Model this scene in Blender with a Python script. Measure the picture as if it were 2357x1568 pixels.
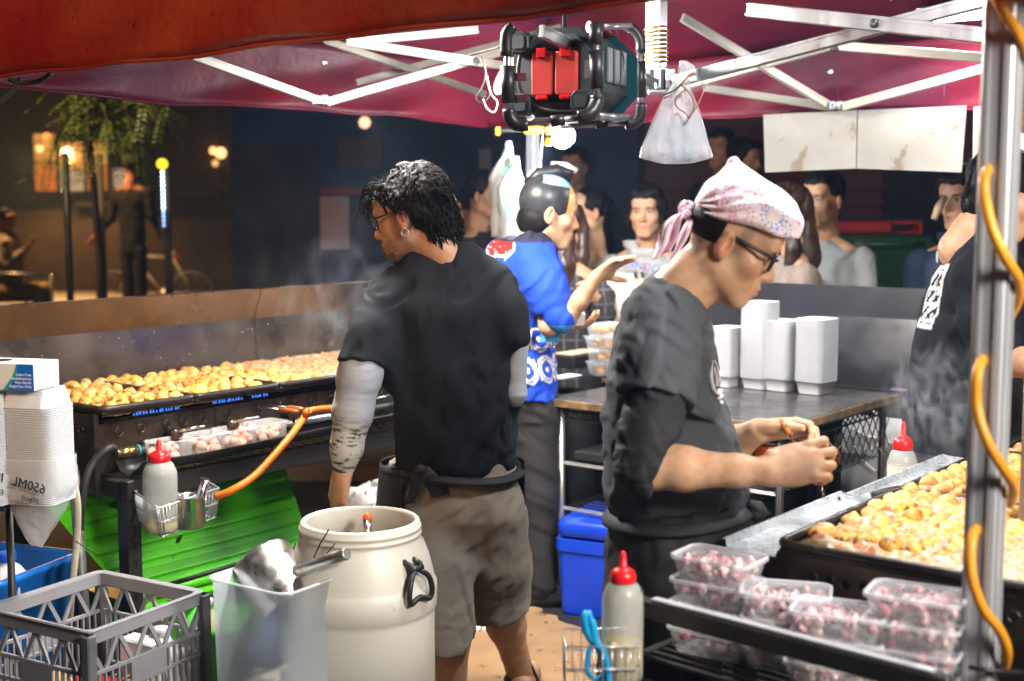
import bpy, math, random
import numpy as np
from mathutils import Vector, Matrix, Quaternion
random.seed(7); RNG = np.random.default_rng(11)
SC = bpy.context.scene; COL = SC.collection
for o in list(bpy.data.objects): bpy.data.objects.remove(o, do_unlink=True)

# ------------------------------------------------------------------ camera
FPX, CXP, CYP = 3000.0, 1178.5, 784.0            # focal length and centre, in pixels of a 2357 x 1568 view
TH = math.atan(314 / 3000); CAMZ = 1.6
CT, ST = math.cos(TH), math.sin(TH)
cam = bpy.data.cameras.new('camera'); camo = bpy.data.objects.new('camera', cam); COL.objects.link(camo)
cam.sensor_width = 36; cam.lens = FPX / 2357 * 36; cam.clip_start = .05; cam.clip_end = 300
camo.location = (0, 0, CAMZ); camo.rotation_euler = (math.pi / 2 - TH, 0, 0)
cam.dof.use_dof = True; cam.dof.focus_distance = 3.75; cam.dof.aperture_fstop = 2.3
SC.camera = camo
# ------------------------------------------------------------------ night sky, faint moon
wd = bpy.data.worlds.new('World'); SC.world = wd; wd.use_nodes = True
nt = wd.node_tree; bg = nt.nodes['Background']
sk = nt.nodes.new('ShaderNodeTexSky'); sk.sky_type = 'NISHITA'; sk.sun_disc = False
sk.sun_elevation = math.radians(-4); sk.sun_rotation = math.radians(200)
nt.links.new(sk.outputs[0], bg.inputs[0]); bg.inputs[1].default_value = .3
sun = bpy.data.lights.new('moon_sun', 'SUN'); sun.energy = .01; sun.angle = math.radians(.5)
suno = bpy.data.objects.new('moon_sun', sun); COL.objects.link(suno); suno.rotation_euler = (math.radians(50), 0, math.radians(30))
SC.view_settings.view_transform = 'Standard'; SC.view_settings.look = 'None'
SC.view_settings.exposure = .35; SC.view_settings.gamma = 1; SC.view_settings.use_curve_mapping = False
SC.cycles.use_denoising = True
try: SC.cycles.denoiser = 'OPENIMAGEDENOISE'
except Exception: pass
SC.cycles.max_bounces = 8; SC.cycles.diffuse_bounces = 3; SC.cycles.glossy_bounces = 3
SC.cycles.transmission_bounces = 6; SC.cycles.transparent_max_bounces = 10; SC.cycles.volume_bounces = 0
SC.cycles.sample_clamp_indirect = 4; SC.cycles.caustics_reflective = False; SC.cycles.caustics_refractive = False
SC.cycles.use_adaptive_sampling = False
SC.cycles.volume_step_rate = 3; SC.cycles.volume_max_steps = 48

# ------------------------------------------------------------------ placing: pixel ray -> point at a true distance / height
def ray(px, py):
    a = (px - CXP) / FPX; b = (CYP - py) / FPX
    return Vector((a, CT + b * ST, -ST + b * CT))
def at(px, py, d):
    r = ray(px, py); return Vector((0, 0, CAMZ)) + r * (d / r.y)
def onz(px, py, z):
    r = ray(px, py); return Vector((0, 0, CAMZ)) + r * ((z - CAMZ) / r.z)
PHI = math.radians(38.5)
U = Vector((math.sin(PHI), math.cos(PHI), 0)); W = Vector((math.cos(PHI), -math.sin(PHI), 0)); ORI = Vector((-1.788, 4.176, 0))
ZUP = Vector((0, 0, 1))
def S(s, t, z=0): return ORI + U * s + W * t + ZUP * z          # stall frame: s along the left side, t along the front
def st_of(p): q = Vector(p) - ORI; return q.dot(U), q.dot(W)
STALL = Matrix(((U.x, W.x, 0), (U.y, W.y, 0), (0, 0, 1)))       # columns u, v, z (left handed order is fine for boxes)
RZ = math.atan2(U.y, U.x)                                        # rotation whose local +X is u, local -Y is v
def mmpp(d): return d / FPX                                      # metres per pixel at distance d

# ------------------------------------------------------------------ objects
def tag(o, label=None, cat=None, group=None, kind=None):
    if label: o['label'] = label
    if cat: o['category'] = cat
    if group: o['group'] = group
    if kind: o['kind'] = kind
    return o
def thing(name, label, cat, loc=(0, 0, 0), rz=0, group=None):
    o = bpy.data.objects.new(name, None); COL.objects.link(o)
    o.location = loc; o.rotation_euler = (0, 0, rz); o.empty_display_size = .05
    return tag(o, label, cat, group)
def mw(o):
    m = Matrix.LocRotScale(o.location, o.rotation_euler, o.scale)
    return mw(o.parent) @ m if o.parent else m
def link(name, me, mat=None, parent=None):
    o = bpy.data.objects.new(name, me); COL.objects.link(o)
    if mat is not None and not me.materials:
        for m in (mat if isinstance(mat, (list, tuple)) else [mat]): me.materials.append(m)
    if parent: o.parent = parent
    return o
def copy_tree(o, parent=None):
    c = o.copy(); COL.objects.link(c); c.parent = parent
    for ch in list(o.children): copy_tree(ch, c)
    return c
def npmesh(name, v, f, mat=None, parent=None, smooth=True, col=None, world=False, mi=None):
    v = np.asarray(v, dtype=np.float64)
    if world and parent is not None:
        m = np.array(mw(parent).inverted()); v = v @ m[:3, :3].T + m[:3, 3]
    me = bpy.data.meshes.new(name)
    f = np.asarray(f, dtype=np.int32)
    me.vertices.add(len(v)); me.vertices.foreach_set('co', v.astype(np.float32).ravel())
    n, k = f.shape
    me.loops.add(n * k); me.loops.foreach_set('vertex_index', f.ravel())
    me.polygons.add(n); me.polygons.foreach_set('loop_start', np.arange(0, n * k, k, dtype=np.int32))
    me.polygons.foreach_set('use_smooth', np.full(n, smooth, dtype=bool))
    me.update(calc_edges=True); me.validate()
    if col is not None:
        a = me.attributes.new('Col', 'FLOAT_COLOR', 'POINT')
        c4 = np.ones((len(v), 4), np.float32); c4[:, :3] = col; a.data.foreach_set('color', c4.ravel())
    return link(name, me, mat, parent)

class MB:
    """collects boxes, bars, tubes, lathes and sheets for ONE part"""
    def __init__(s): s.v = []; s.f = []; s.sm = []
    def add(s, vs, fs, smooth=False):
        b = len(s.v); s.v += [tuple(p) for p in vs]
        for q in fs: s.f.append(tuple(b + i for i in q)); s.sm.append(smooth)
        return s
    def box(s, c, size, m=None, ch=0.0):
        """box centred on c; m 3x3 orients it; ch chamfers its edges"""
        hx, hy, hz = (q / 2 for q in size); c = Vector(c)
        if ch <= 0:
            vs = [Vector((x, y, z)) for x in (-hx, hx) for y in (-hy, hy) for z in (-hz, hz)]
            fs = [(0, 1, 3, 2), (4, 6, 7, 5), (0, 4, 5, 1), (2, 3, 7, 6), (0, 2, 6, 4), (1, 5, 7, 3)]
        else:
            ch = min(ch, hx * .9, hy * .9, hz * .9); vs = []; ix = {}
            for i in (-1, 1):
                for j in (-1, 1):
                    for k in (-1, 1):
                        for ax in range(3):
                            p = [i * hx, j * hy, k * hz]
                            for q in range(3):
                                if q != ax: p[q] -= (i, j, k)[q] * ch
                            ix[(i, j, k, ax)] = len(vs); vs.append(Vector(p))
            fs = []
            for ax in range(3):
                o1, o2 = (ax + 1) % 3, (ax + 2) % 3
                for sg in (-1, 1):
                    q = []
                    for a, b in ((-1, -1), (1, -1), (1, 1), (-1, 1)):
                        k = [0, 0, 0]; k[ax] = sg; k[o1] = a; k[o2] = b; q.append(ix[(*k, ax)])
                    fs.append(q if sg > 0 else q[::-1])
            for ax in range(3):
                o1, o2 = (ax + 1) % 3, (ax + 2) % 3
                for a in (-1, 1):
                    for b in (-1, 1):
                        q = []
                        for e, w in ((-1, o1), (1, o1), (1, o2), (-1, o2)):
                            k = [0, 0, 0]; k[ax] = e; k[o1] = a; k[o2] = b; q.append(ix[(*k, w)])
                        fs.append(q if a * b < 0 else q[::-1])
            for i in (-1, 1):
                for j in (-1, 1):
                    for k in (-1, 1):
                        q = [ix[(i, j, k, a)] for a in range(3)]
                        fs.append(q if i * j * k > 0 else q[::-1])
        if m is not None: vs = [m @ p for p in vs]
        return s.add([p + c for p in vs], fs)
    def sbox(s, s0, s1, t0, t1, z0, z1, ch=0.0):
        """box in the stall frame"""
        c = S((s0 + s1) / 2, (t0 + t1) / 2, (z0 + z1) / 2)
        return s.box(c, (abs(s1 - s0), abs(t1 - t0), abs(z1 - z0)), Matrix.Rotation(RZ, 3, 'Z'), ch)
    def bar(s, a, b, w, h, up=ZUP, ch=0.0):
        a = Vector(a); b = Vector(b); d = (b - a); L = d.length; d.normalize()
        up = Vector(up); x = d.cross(up)
        if x.length < 1e-4: x = d.cross(Vector((1, 0, 0)))
        x.normalize(); y = x.cross(d)
        m = Matrix((x, d, y)).transposed()
        return s.box((a + b) / 2, (w, L, h), m, ch)
    def tube(s, pts, r, n=8, caps=True, closed=False, sx=1.0):
        pts = [Vector(p) for p in pts]; N = len(pts); rings = []
        rr = r if isinstance(r, (list, tuple)) else [r] * N
        prev = None; base = len(s.v)
        for i, p in enumerate(pts):
            if closed: t = pts[(i + 1) % N] - pts[i - 1]
            else: t = pts[min(i + 1, N - 1)] - pts[max(i - 1, 0)]
            if t.length < 1e-9: t = Vector((0, 0, 1))
            t.normalize()
            if prev is None:
                x = t.orthogonal().normalized()
            else:
                x = prev - t * prev.dot(t)
                x = x.normalized() if x.length > 1e-6 else t.orthogonal().normalized()
            prev = x; y = t.cross(x)
            for k in range(n):
                a = 2 * math.pi * k / n
                s.v.append(tuple(p + x * (math.cos(a) * rr[i] * sx) + y * (math.sin(a) * rr[i])))
        M = N if closed else N - 1
        for i in range(M):
            j = (i + 1) % N
            for k in range(n):
                s.f.append((base + i * n + k, base + i * n + (k + 1) % n, base + j * n + (k + 1) % n, base + j * n + k)); s.sm.append(True)
        if caps and not closed:
            s.f.append(tuple(base + k for k in range(n))[::-1]); s.sm.append(False)
            s.f.append(tuple(base + (N - 1) * n + k for k in range(n))); s.sm.append(False)
        return s
    def lathe(s, prof, c=(0, 0, 0), n=32, axis=None, close=False, smooth=True):
        """prof: (radius, height) pairs from the bottom up; axis: 3x3 that turns local z"""
        c = Vector(c); base = len(s.v)
        for r, z in prof:
            for k in range(n):
                a = 2 * math.pi * k / n
                p = Vector((r * math.cos(a), r * math.sin(a), z))
                if axis is not None: p = axis @ p
                s.v.append(tuple(p + c))
        for i in range(len(prof) - 1):
            for k in range(n):
                s.f.append((base + i * n + k, base + i * n + (k + 1) % n, base + (i + 1) * n + (k + 1) % n, base + (i + 1) * n + k)); s.sm.append(smooth)
        if prof[0][0] > 1e-5: s.f.append(tuple(base + k for k in range(n))[::-1]); s.sm.append(False)
        if prof[-1][0] > 1e-5 and close: s.f.append(tuple(base + (len(prof) - 1) * n + k for k in range(n))); s.sm.append(False)
        return s
    def sheet(s, fn, nu, nv, smooth=True):
        b = len(s.v)
        for j in range(nv + 1):
            for i in range(nu + 1): s.v.append(tuple(fn(i / nu, j / nv)))
        for j in range(nv):
            for i in range(nu):
                q = b + j * (nu + 1) + i
                s.f.append((q, q + 1, q + nu + 2, q + nu + 1)); s.sm.append(smooth)
        return s
    def loop(s, rings, smooth=True, cap0=False, cap1=False):
        """rings: lists of points of equal length"""
        n = len(rings[0]); b = len(s.v)
        for r in rings: s.v += [tuple(p) for p in r]
        for i in range(len(rings) - 1):
            for k in range(n):
                s.f.append((b + i * n + k, b + i * n + (k + 1) % n, b + (i + 1) * n + (k + 1) % n, b + (i + 1) * n + k)); s.sm.append(smooth)
        if cap0: s.f.append(tuple(b + k for k in range(n))[::-1]); s.sm.append(False)
        if cap1: s.f.append(tuple(b + (len(rings) - 1) * n + k for k in range(n))); s.sm.append(False)
        return s
    def build(s, name, mat, parent=None, world=True, solid=0):
        v = [Vector(p) for p in s.v]
        if world and parent is not None:
            m = mw(parent).inverted(); v = [m @ p for p in v]
        me = bpy.data.meshes.new(name); me.from_pydata([tuple(p) for p in v], [], s.f)
        me.polygons.foreach_set('use_smooth', s.sm); me.update()
        o = link(name, me, mat, parent)
        if solid:
            md = o.modifiers.new('solid', 'SOLIDIFY'); md.thickness = solid; md.offset = 0
        return o

def rrect(w, h, r, n=4):
    """rounded rectangle outline, counter clockwise, in 2D"""
    pts = []
    for cx, cy, a0 in ((w / 2 - r, h / 2 - r, 0), (-w / 2 + r, h / 2 - r, 90), (-w / 2 + r, -h / 2 + r, 180), (w / 2 - r, -h / 2 + r, 270)):
        for k in range(n + 1):
            a = math.radians(a0 + 90 * k / n); pts.append((cx + r * math.cos(a), cy + r * math.sin(a)))
    return pts
def bez(pts, n=24):
    """smooth curve through points (Catmull-Rom)"""
    P = [Vector(p) for p in pts]; P = [P[0] * 2 - P[1]] + P + [P[-1] * 2 - P[-2]]; out = []
    m = max(2, n // (len(P) - 3))
    for i in range(1, len(P) - 2):
        for k in range(m):
            t = k / m; a, b, c, d = P[i - 1:i + 3]
            out.append(.5 * ((2 * b) + (c - a) * t + (2 * a - 5 * b + 4 * c - d) * t * t + (3 * b - a - 3 * c + d) * t ** 3))
    out.append(P[-2]); return out
def lettering(name, txt, mat, parent, m, size, extrude=.0004, align='LEFT'):
    """flat printed lettering as mesh; m: 4x4 world matrix of its baseline (x along the text, y up)"""
    cu = bpy.data.curves.new(name, 'FONT'); cu.body = txt; cu.size = size; cu.extrude = extrude; cu.align_x = align; cu.resolution_u = 3
    t = bpy.data.objects.new(name + '_c', cu); COL.objects.link(t)
    dg = bpy.context.evaluated_depsgraph_get(); me = bpy.data.meshes.new_from_object(t.evaluated_get(dg))
    bpy.data.objects.remove(t); me.name = name
    if parent is not None: m = mw(parent).inverted() @ m
    me.transform(m); me.materials.clear()
    return link(name, me, mat, parent)
def frame_m(o, x, y):
    x = Vector(x).normalized(); y = Vector(y); y = (y - x * y.dot(x)).normalized(); z = x.cross(y)
    m = Matrix((x, y, z)).transposed().to_4x4(); m.translation = Vector(o); return m

# ------------------------------------------------------------------ materials
MATS = {}
def mat(name, c, c2=None, sc=6, rough=.5, metal=0, bump=0, bsc=80, stretch=(1, 1, 1), spots=None, ssc=20, sth=.62, trans=0, alpha=1,
        emit=None, es=0, sub=0, subc=(1, .3, .15), spec=.5, sheen=0, rvar=0, vcol=False, rnd=0, ior=1.45, coat=0, bdist=.002, weave=0, thin=False, det=4, aniso=0):
    if name in MATS: return MATS[name]
    m = bpy.data.materials.new(name); m.use_nodes = True; n = m.node_tree.nodes; L = m.node_tree.links
    b = n['Principled BSDF']; I = b.inputs
    I['Roughness'].default_value = rough; I['Metallic'].default_value = metal; I['Alpha'].default_value = alpha
    I['Transmission Weight'].default_value = trans; I['IOR'].default_value = ior; I['Specular IOR Level'].default_value = spec
    I['Coat Weight'].default_value = coat
    if sub: I['Subsurface Weight'].default_value = sub; I['Subsurface Radius'].default_value = subc; I['Subsurface Scale'].default_value = .006
    if sheen: I['Sheen Weight'].default_value = sheen; I['Sheen Roughness'].default_value = .3
    if emit: I['Emission Color'].default_value = (*emit, 1); I['Emission Strength'].default_value = es
    tc = n.new('ShaderNodeTexCoord'); mp = n.new('ShaderNodeMapping'); mp.inputs['Scale'].default_value = stretch
    L.new(tc.outputs['Object'], mp.inputs[0])
    def noise(s, d=det, r=.55):
        q = n.new('ShaderNodeTexNoise'); q.inputs['Scale'].default_value = s; q.inputs['Detail'].default_value = d; q.inputs['Roughness'].default_value = r
        L.new(mp.outputs[0], q.inputs[0]); return q
    def mix(f, a, bb, mode='MIX'):
        q = n.new('ShaderNodeMix'); q.data_type = 'RGBA'; q.blend_type = mode
        for i, val in ((0, f), (6, a), (7, bb)):
            if hasattr(val, 'is_output'): L.new(val, q.inputs[i])
            elif i == 0: q.inputs[0].default_value = val
            else: q.inputs[i].default_value = (*val[:3], 1)
        return q.outputs[2]
    def ramp(src, a, bb):
        q = n.new('ShaderNodeMapRange'); q.inputs[1].default_value = a; q.inputs[2].default_value = bb; L.new(src, q.inputs[0]); return q.outputs[0]
    cur = None
    if vcol:
        q = n.new('ShaderNodeAttribute'); q.attribute_name = 'Col'; cur = q.outputs['Color']
        if c2 is not None: cur = mix(ramp(noise(sc).outputs[0], .35, .65), cur, mix(1.0, cur, c2, 'MULTIPLY'))
    else:
        cur = c if c2 is None else mix(ramp(noise(sc).outputs[0], .35, .65), c, c2)
    if spots: cur = mix(ramp(noise(ssc, 6, .65).outputs[0], sth, sth + .06), cur, spots)
    if rnd:
        oi = n.new('ShaderNodeObjectInfo'); h = n.new('ShaderNodeHueSaturation')
        q = n.new('ShaderNodeMapRange'); q.inputs[3].default_value = 1 - rnd; q.inputs[4].default_value = 1 + rnd
        L.new(oi.outputs['Random'], q.inputs[0]); L.new(q.outputs[0], h.inputs['Value'])
        if hasattr(cur, 'is_output'): L.new(cur, h.inputs['Color'])
        else: h.inputs['Color'].default_value = (*cur, 1)
        cur = h.outputs[0]
    if hasattr(cur, 'is_output'): L.new(cur, I['Base Color'])
    else: I['Base Color'].default_value = (*cur[:3], 1)
    if rvar:
        q = n.new('ShaderNodeMapRange'); q.inputs[1].default_value = .3; q.inputs[2].default_value = .7
        q.inputs[3].default_value = max(0.02, rough - rvar); q.inputs[4].default_value = min(1, rough + rvar)
        L.new(noise(sc * 2.3).outputs[0], q.inputs[0]); L.new(q.outputs[0], I['Roughness'])
    if bump or weave:
        bp = n.new('ShaderNodeBump'); bp.inputs['Strength'].default_value = max(bump, weave); bp.inputs['Distance'].default_value = bdist
        if weave:
            wv = n.new('ShaderNodeTexWave'); wv.inputs['Scale'].default_value = 400; wv.inputs['Distortion'].default_value = 2
            L.new(mp.outputs[0], wv.inputs[0]); ad = n.new('ShaderNodeMath'); ad.operation = 'ADD'
            L.new(wv.outputs['Fac'], ad.inputs[0]); L.new(noise(bsc, 5).outputs[0], ad.inputs[1]); L.new(ad.outputs[0], bp.inputs['Height'])
        else: L.new(noise(bsc, 5).outputs[0], bp.inputs['Height'])
        L.new(bp.outputs[0], I['Normal'])
    MATS[name] = m; return m
def emission(name, c, s):
    m = bpy.data.materials.new(name); m.use_nodes = True; n = m.node_tree.nodes; b = n['Principled BSDF']
    b.inputs['Base Color'].default_value = (0, 0, 0, 1); b.inputs['Emission Color'].default_value = (*c, 1); b.inputs['Emission Strength'].default_value = s
    return m
def lamp(name, kind, loc, power, color=(1, 1, 1), size=.1, size_y=None, target=None, spot=None, blend=.5):
    l = bpy.data.lights.new(name, kind); l.energy = power; l.color = color
    if kind == 'AREA':
        l.size = size
        if size_y: l.shape = 'RECTANGLE'; l.size_y = size_y
    elif kind in ('POINT', 'SPOT'): l.shadow_soft_size = size
    if kind == 'SPOT': l.spot_size = math.radians(spot or 90); l.spot_blend = blend
    o = bpy.data.objects.new(name, l); COL.objects.link(o); o.location = loc
    if target is not None: o.rotation_euler = (Vector(target) - Vector(loc)).to_track_quat('-Z', 'Y').to_euler()
    return o

# ------------------------------------------------------------------ smooth solid modelling on a grid (bodies, cloth)
def _rot(R, X, Y, Z):
    if R is None: return X, Y, Z
    return (R[0][0] * X + R[1][0] * Y + R[2][0] * Z, R[0][1] * X + R[1][1] * Y + R[2][1] * Z, R[0][2] * X + R[1][2] * Y + R[2][2] * Z)
_HN = {}
def hnoise(X, Y, Z, seed=0):
    """cheap smooth noise: sum of warped sines, about -1..1"""
    if seed not in _HN:
        r = np.random.default_rng(seed + 5); _HN[seed] = (r.normal(size=(5, 3)), r.uniform(0, 6.28, 5))
    D, ph = _HN[seed]; out = 0
    for i in range(5):
        d = D[i] / np.linalg.norm(D[i]) * (.7 + .22 * i)
        out = out + np.sin(6.283 * (d[0] * X + d[1] * Y + d[2] * Z) + ph[i] + (1.3 * out if i else 0))
    return out / 3.2
class Field:
    def __init__(s, lo, hi, h):
        s.lo = np.array(lo, float); s.h = h
        s.n = np.ceil((np.array(hi) - s.lo) / h).astype(int) + 1
        s.v = np.full(s.n, .5, np.float32)
    def _blk(s, lo, hi):
        a = np.clip(np.floor((np.array(lo) - s.lo) / s.h).astype(int), 0, s.n); b = np.clip(np.ceil((np.array(hi) - s.lo) / s.h).astype(int) + 1, 0, s.n)
        if np.any(b <= a): return None
        g = [(s.lo[i] + s.h * np.arange(a[i], b[i])).astype(np.float32) for i in range(3)]
        return (slice(a[0], b[0]), slice(a[1], b[1]), slice(a[2], b[2])), g[0][:, None, None], g[1][None, :, None], g[2][None, None, :]
    def op(s, fn, lo, hi, k=.01, mode='u'):
        r = s._blk(lo, hi)
        if r is None: return s
        sl, X, Y, Z = r; d = fn(X, Y, Z).astype(np.float32); a = s.v[sl]
        if mode == 'u':
            h = np.clip(.5 + .5 * (a - d) / k, 0, 1); s.v[sl] = a * (1 - h) + d * h - k * h * (1 - h)
        elif mode == 's':
            h = np.clip(.5 - .5 * (a + d) / k, 0, 1); s.v[sl] = a * (1 - h) - d * h + k * h * (1 - h)
        elif mode == 'i':
            h = np.clip(.5 - .5 * (d - a) / k, 0, 1); s.v[sl] = d * (1 - h) + a * h + k * h * (1 - h)
        elif mode == 'd': s.v[sl] = a + d
        return s
    def ell(s, c, r, R=None, k=.01, mode='u'):
        c = tuple(c); r = (r, r, r) if isinstance(r, (int, float)) else r; m = max(r) + k + 3 * s.h
        def fn(X, Y, Z):
            x, y, z = _rot(R, X - c[0], Y - c[1], Z - c[2])
            k0 = np.sqrt((x / r[0]) ** 2 + (y / r[1]) ** 2 + (z / r[2]) ** 2); k1 = np.sqrt((x / r[0] ** 2) ** 2 + (y / r[1] ** 2) ** 2 + (z / r[2] ** 2) ** 2) + 1e-6
            return k0 * (k0 - 1) / k1
        return s.op(fn, [q - m for q in c], [q + m for q in c], k, mode)
    def cap(s, a, b, ra, rb=None, k=.01, mode='u', flat=None):
        """capsule with tapering radius; flat=(axis vector, factor) squeezes it along an axis"""
        a = np.array(a, float); b = np.array(b, float); rb = ra if rb is None else rb; m = max(ra, rb) + k + 3 * s.h
        ab = b - a; L2 = float(ab @ ab) + 1e-9
        if flat is not None: fa = np.array(flat[0], float); fa /= np.linalg.norm(fa); ff = flat[1]
        def fn(X, Y, Z):
            x, y, z = X - a[0], Y - a[1], Z - a[2]
            t = np.clip((x * ab[0] + y * ab[1] + z * ab[2]) / L2, 0, 1)
            x = x - t * ab[0]; y = y - t * ab[1]; z = z - t * ab[2]
            if flat is not None:
                q = (x * fa[0] + y * fa[1] + z * fa[2]) * (ff - 1)
                x = x + q * fa[0]; y = y + q * fa[1]; z = z + q * fa[2]
            return np.sqrt(x * x + y * y + z * z) - (ra + (rb - ra) * t)
        return s.op(fn, np.minimum(a, b) - m, np.maximum(a, b) + m, k, mode)
    def chain(s, pts, rs, k=.01, mode='u', flat=None):
        for i in range(len(pts) - 1): s.cap(pts[i], pts[i + 1], rs[i], rs[i + 1], k, mode, flat)
        return s
    def loft(s, rows, k=.01, mode='u', disp=None, p=2.0):
        """rows: (z, cx, cy, half width, half depth, yaw) from the bottom up; elliptical slices"""
        R = np.array(rows, float); R = R[np.argsort(R[:, 0])]; zz = np.linspace(R[0, 0], R[-1, 0], 240)
        def sm(col):
            v = np.interp(zz, R[:, 0], R[:, col]); w = np.ones(13) / 13; vp = np.pad(v, 6, mode='edge'); return np.convolve(vp, w, 'valid')
        T = [sm(i) for i in range(1, 6)]
        mm = max(R[:, 3].max(), R[:, 4].max()) + k + .03 + 3 * s.h
        def fn(X, Y, Z):
            cx, cy, a, b, yw = (np.interp(Z, zz, t) for t in T)
            x = X - cx; y = Y - cy; c, sn = np.cos(yw), np.sin(yw); u = x * c + y * sn; v = -x * sn + y * c
            if p == 2.0: q = np.sqrt((u / a) ** 2 + (v / b) ** 2)
            else: q = (np.abs(u / a) ** p + np.abs(v / b) ** p) ** (1 / p)
            d = (q - 1) * np.minimum(a, b)
            if disp is not None: d = d + disp(X, Y, Z, u, v)
            return np.maximum(d, np.maximum(R[0, 0] - Z, Z - R[-1, 0]))
        return s.op(fn, [R[:, 1].min() - mm, R[:, 2].min() - mm, R[0, 0] - .03], [R[:, 1].max() + mm, R[:, 2].max() + mm, R[-1, 0] + .03], k, mode)
    def plane(s, p, n, mode='i', k=.004):
        p = Vector(p); n = Vector(n).normalized()
        return s.op(lambda X, Y, Z: (X - p.x) * n.x + (Y - p.y) * n.y + (Z - p.z) * n.z, s.lo, s.lo + s.h * s.n, k, mode)
    def noise(s, sc, amp, seed=0, warp=None):
        def fn(X, Y, Z):
            if warp is not None: X, Y, Z = warp(X, Y, Z)
            return amp * hnoise(X * sc[0], Y * sc[1], Z * sc[2], seed)
        return s.op(fn, s.lo, s.lo + s.h * s.n, 0, 'd')
    def surface(s):
        v = s.v; nx, ny, nz = v.shape; ins = v < 0
        cnt = np.zeros((nx - 1, ny - 1, nz - 1), np.uint8)
        for i in (0, 1):
            for j in (0, 1):
                for k in (0, 1): cnt += ins[i:nx - 1 + i, j:ny - 1 + j, k:nz - 1 + k]
        act = (cnt > 0) & (cnt < 8); I, J, K = np.nonzero(act)
        idx = np.full(act.shape, -1, np.int32); idx[I, J, K] = np.arange(len(I))
        co = [(i, j, k) for i in (0, 1) for j in (0, 1) for k in (0, 1)]
        val = np.stack([v[I + i, J + j, K + k] for i, j, k in co], 1); acc = np.zeros((len(I), 3)); w = np.zeros(len(I))
        for a in range(8):
            for b in range(a + 1, 8):
                pa, pb = np.array(co[a]), np.array(co[b])
                if np.abs(pa - pb).sum() != 1: continue
                va, vb = val[:, a], val[:, b]; m = (va < 0) != (vb < 0)
                t = np.where(m, va / np.where(va - vb == 0, 1, va - vb), 0)
                acc += m[:, None] * (pa + t[:, None] * (pb - pa)); w += m
        P = s.lo + s.h * (np.stack([I, J, K], 1) + acc / w[:, None]); F = []
        for ax in range(3):
            sl0 = [slice(None)] * 3; sl1 = [slice(None)] * 3; sl0[ax] = slice(0, -1); sl1[ax] = slice(1, None)
            A, B = ins[tuple(sl0)], ins[tuple(sl1)]; e = np.argwhere(A != B)
            o1, o2 = (ax + 1) % 3, (ax + 2) % 3
            ok = (e[:, o1] > 0) & (e[:, o2] > 0) & (e[:, o1] < v.shape[o1] - 1) & (e[:, o2] < v.shape[o2] - 1); e = e[ok]
            flip = A[e[:, 0], e[:, 1], e[:, 2]]; q = []
            for d1, d2 in ((-1, -1), (0, -1), (0, 0), (-1, 0)):
                c = e.copy(); c[:, o1] += d1; c[:, o2] += d2; q.append(idx[c[:, 0], c[:, 1], c[:, 2]])
            q = np.stack(q, 1); q[~flip] = q[~flip][:, ::-1]; F.append(q)
        F = np.concatenate(F); F = F[(F >= 0).all(1)]
        return P, F
def join(parts):
    """limbs and head into one body; each piece is tied to the ones before it where they overlap under the clothes"""
    V, F, C, b = [], [], [], 0
    for q in parts:
        if b:
            A = np.concatenate(V); ia = np.arange(0, len(A), max(1, len(A) // 1500)); ib = np.arange(0, len(q[0]), max(1, len(q[0]) // 1500))
            D = ((A[ia][:, None] - q[0][ib][None]) ** 2).sum(-1); i, j = np.unravel_index(D.argmin(), D.shape); FA = np.concatenate(F)
            fa = FA[(FA == ia[i]).any(1)][0]; fb = q[1][(q[1] == ib[j]).any(1)][0] + b; F.append(np.array([[fa[0], fa[1], fb[1], fb[0]]]))
        V.append(q[0]); F.append(q[1] + b); b += len(q[0]); C.append(q[2])
    return np.concatenate(V), np.concatenate(F), np.concatenate(C)
# ================================================================== common materials
M_ALU = mat('aluminium', (.5, .51, .53), (.38, .39, .4), sc=9, rough=.34, metal=.85, bump=.06, bsc=40, stretch=(1, 1, .25), rvar=.08, spots=(.3, .28, .25), ssc=26, sth=.7)
M_ALUW = mat('painted_aluminium', (.31, .295, .25), (.25, .235, .2), sc=7, rough=.4, metal=.2, spots=(.35, .3, .24), ssc=22, sth=.68)
M_STEEL = mat('stainless', (.56, .55, .53), (.42, .40, .37), sc=5, rough=.3, metal=1, bump=.05, bsc=30, rvar=.12, spots=(.16, .12, .08), ssc=18, sth=.64)
M_CHROME = mat('chrome_wire', (.6, .6, .6), rough=.25, metal=.55)
M_BLACK = mat('black_steel', (.018, .018, .018), (.03, .027, .024), sc=12, rough=.42, bump=.15, bsc=60, spots=(.12, .09, .06), ssc=30, sth=.68)
M_IRON = mat('cast_iron', (.012, .011, .01), (.03, .022, .016), sc=20, rough=.38, bump=.5, bsc=90, spots=(.10, .055, .02), ssc=28, sth=.6)
M_BPLAST = mat('black_plastic', (.016, .017, .019), rough=.4, bump=.1, bsc=200)
M_RUBBER = mat('black_rubber', (.014, .014, .014), rough=.55)
M_BRASS = mat('brass', (.75, .5, .18), (.55, .35, .12), rough=.28, metal=1)
M_ORANGE = mat('orange_hose', (.85, .2, .015), (.75, .15, .01), sc=10, rough=.38, spots=(.3, .12, .05), ssc=40, sth=.7)
M_AMBER = mat('amber_cable', (.72, .3, .015), (.6, .22, .01), rough=.4)
M_WOOD = mat('handle_wood', (.38, .13, .035), (.2, .06, .015), sc=20, stretch=(1, 1, .2), rough=.4)
M_REDP = mat('red_plastic', (.72, .012, .015), (.6, .01, .012), rough=.3)
M_CLEAR = mat('clear_plastic', (.86, .87, .88), rough=.25, alpha=.16, spec=.6)
M_FROST = mat('frosted_plastic', (.82, .84, .86), (.74, .77, .8), sc=5, rough=.42, alpha=.75)
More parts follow.
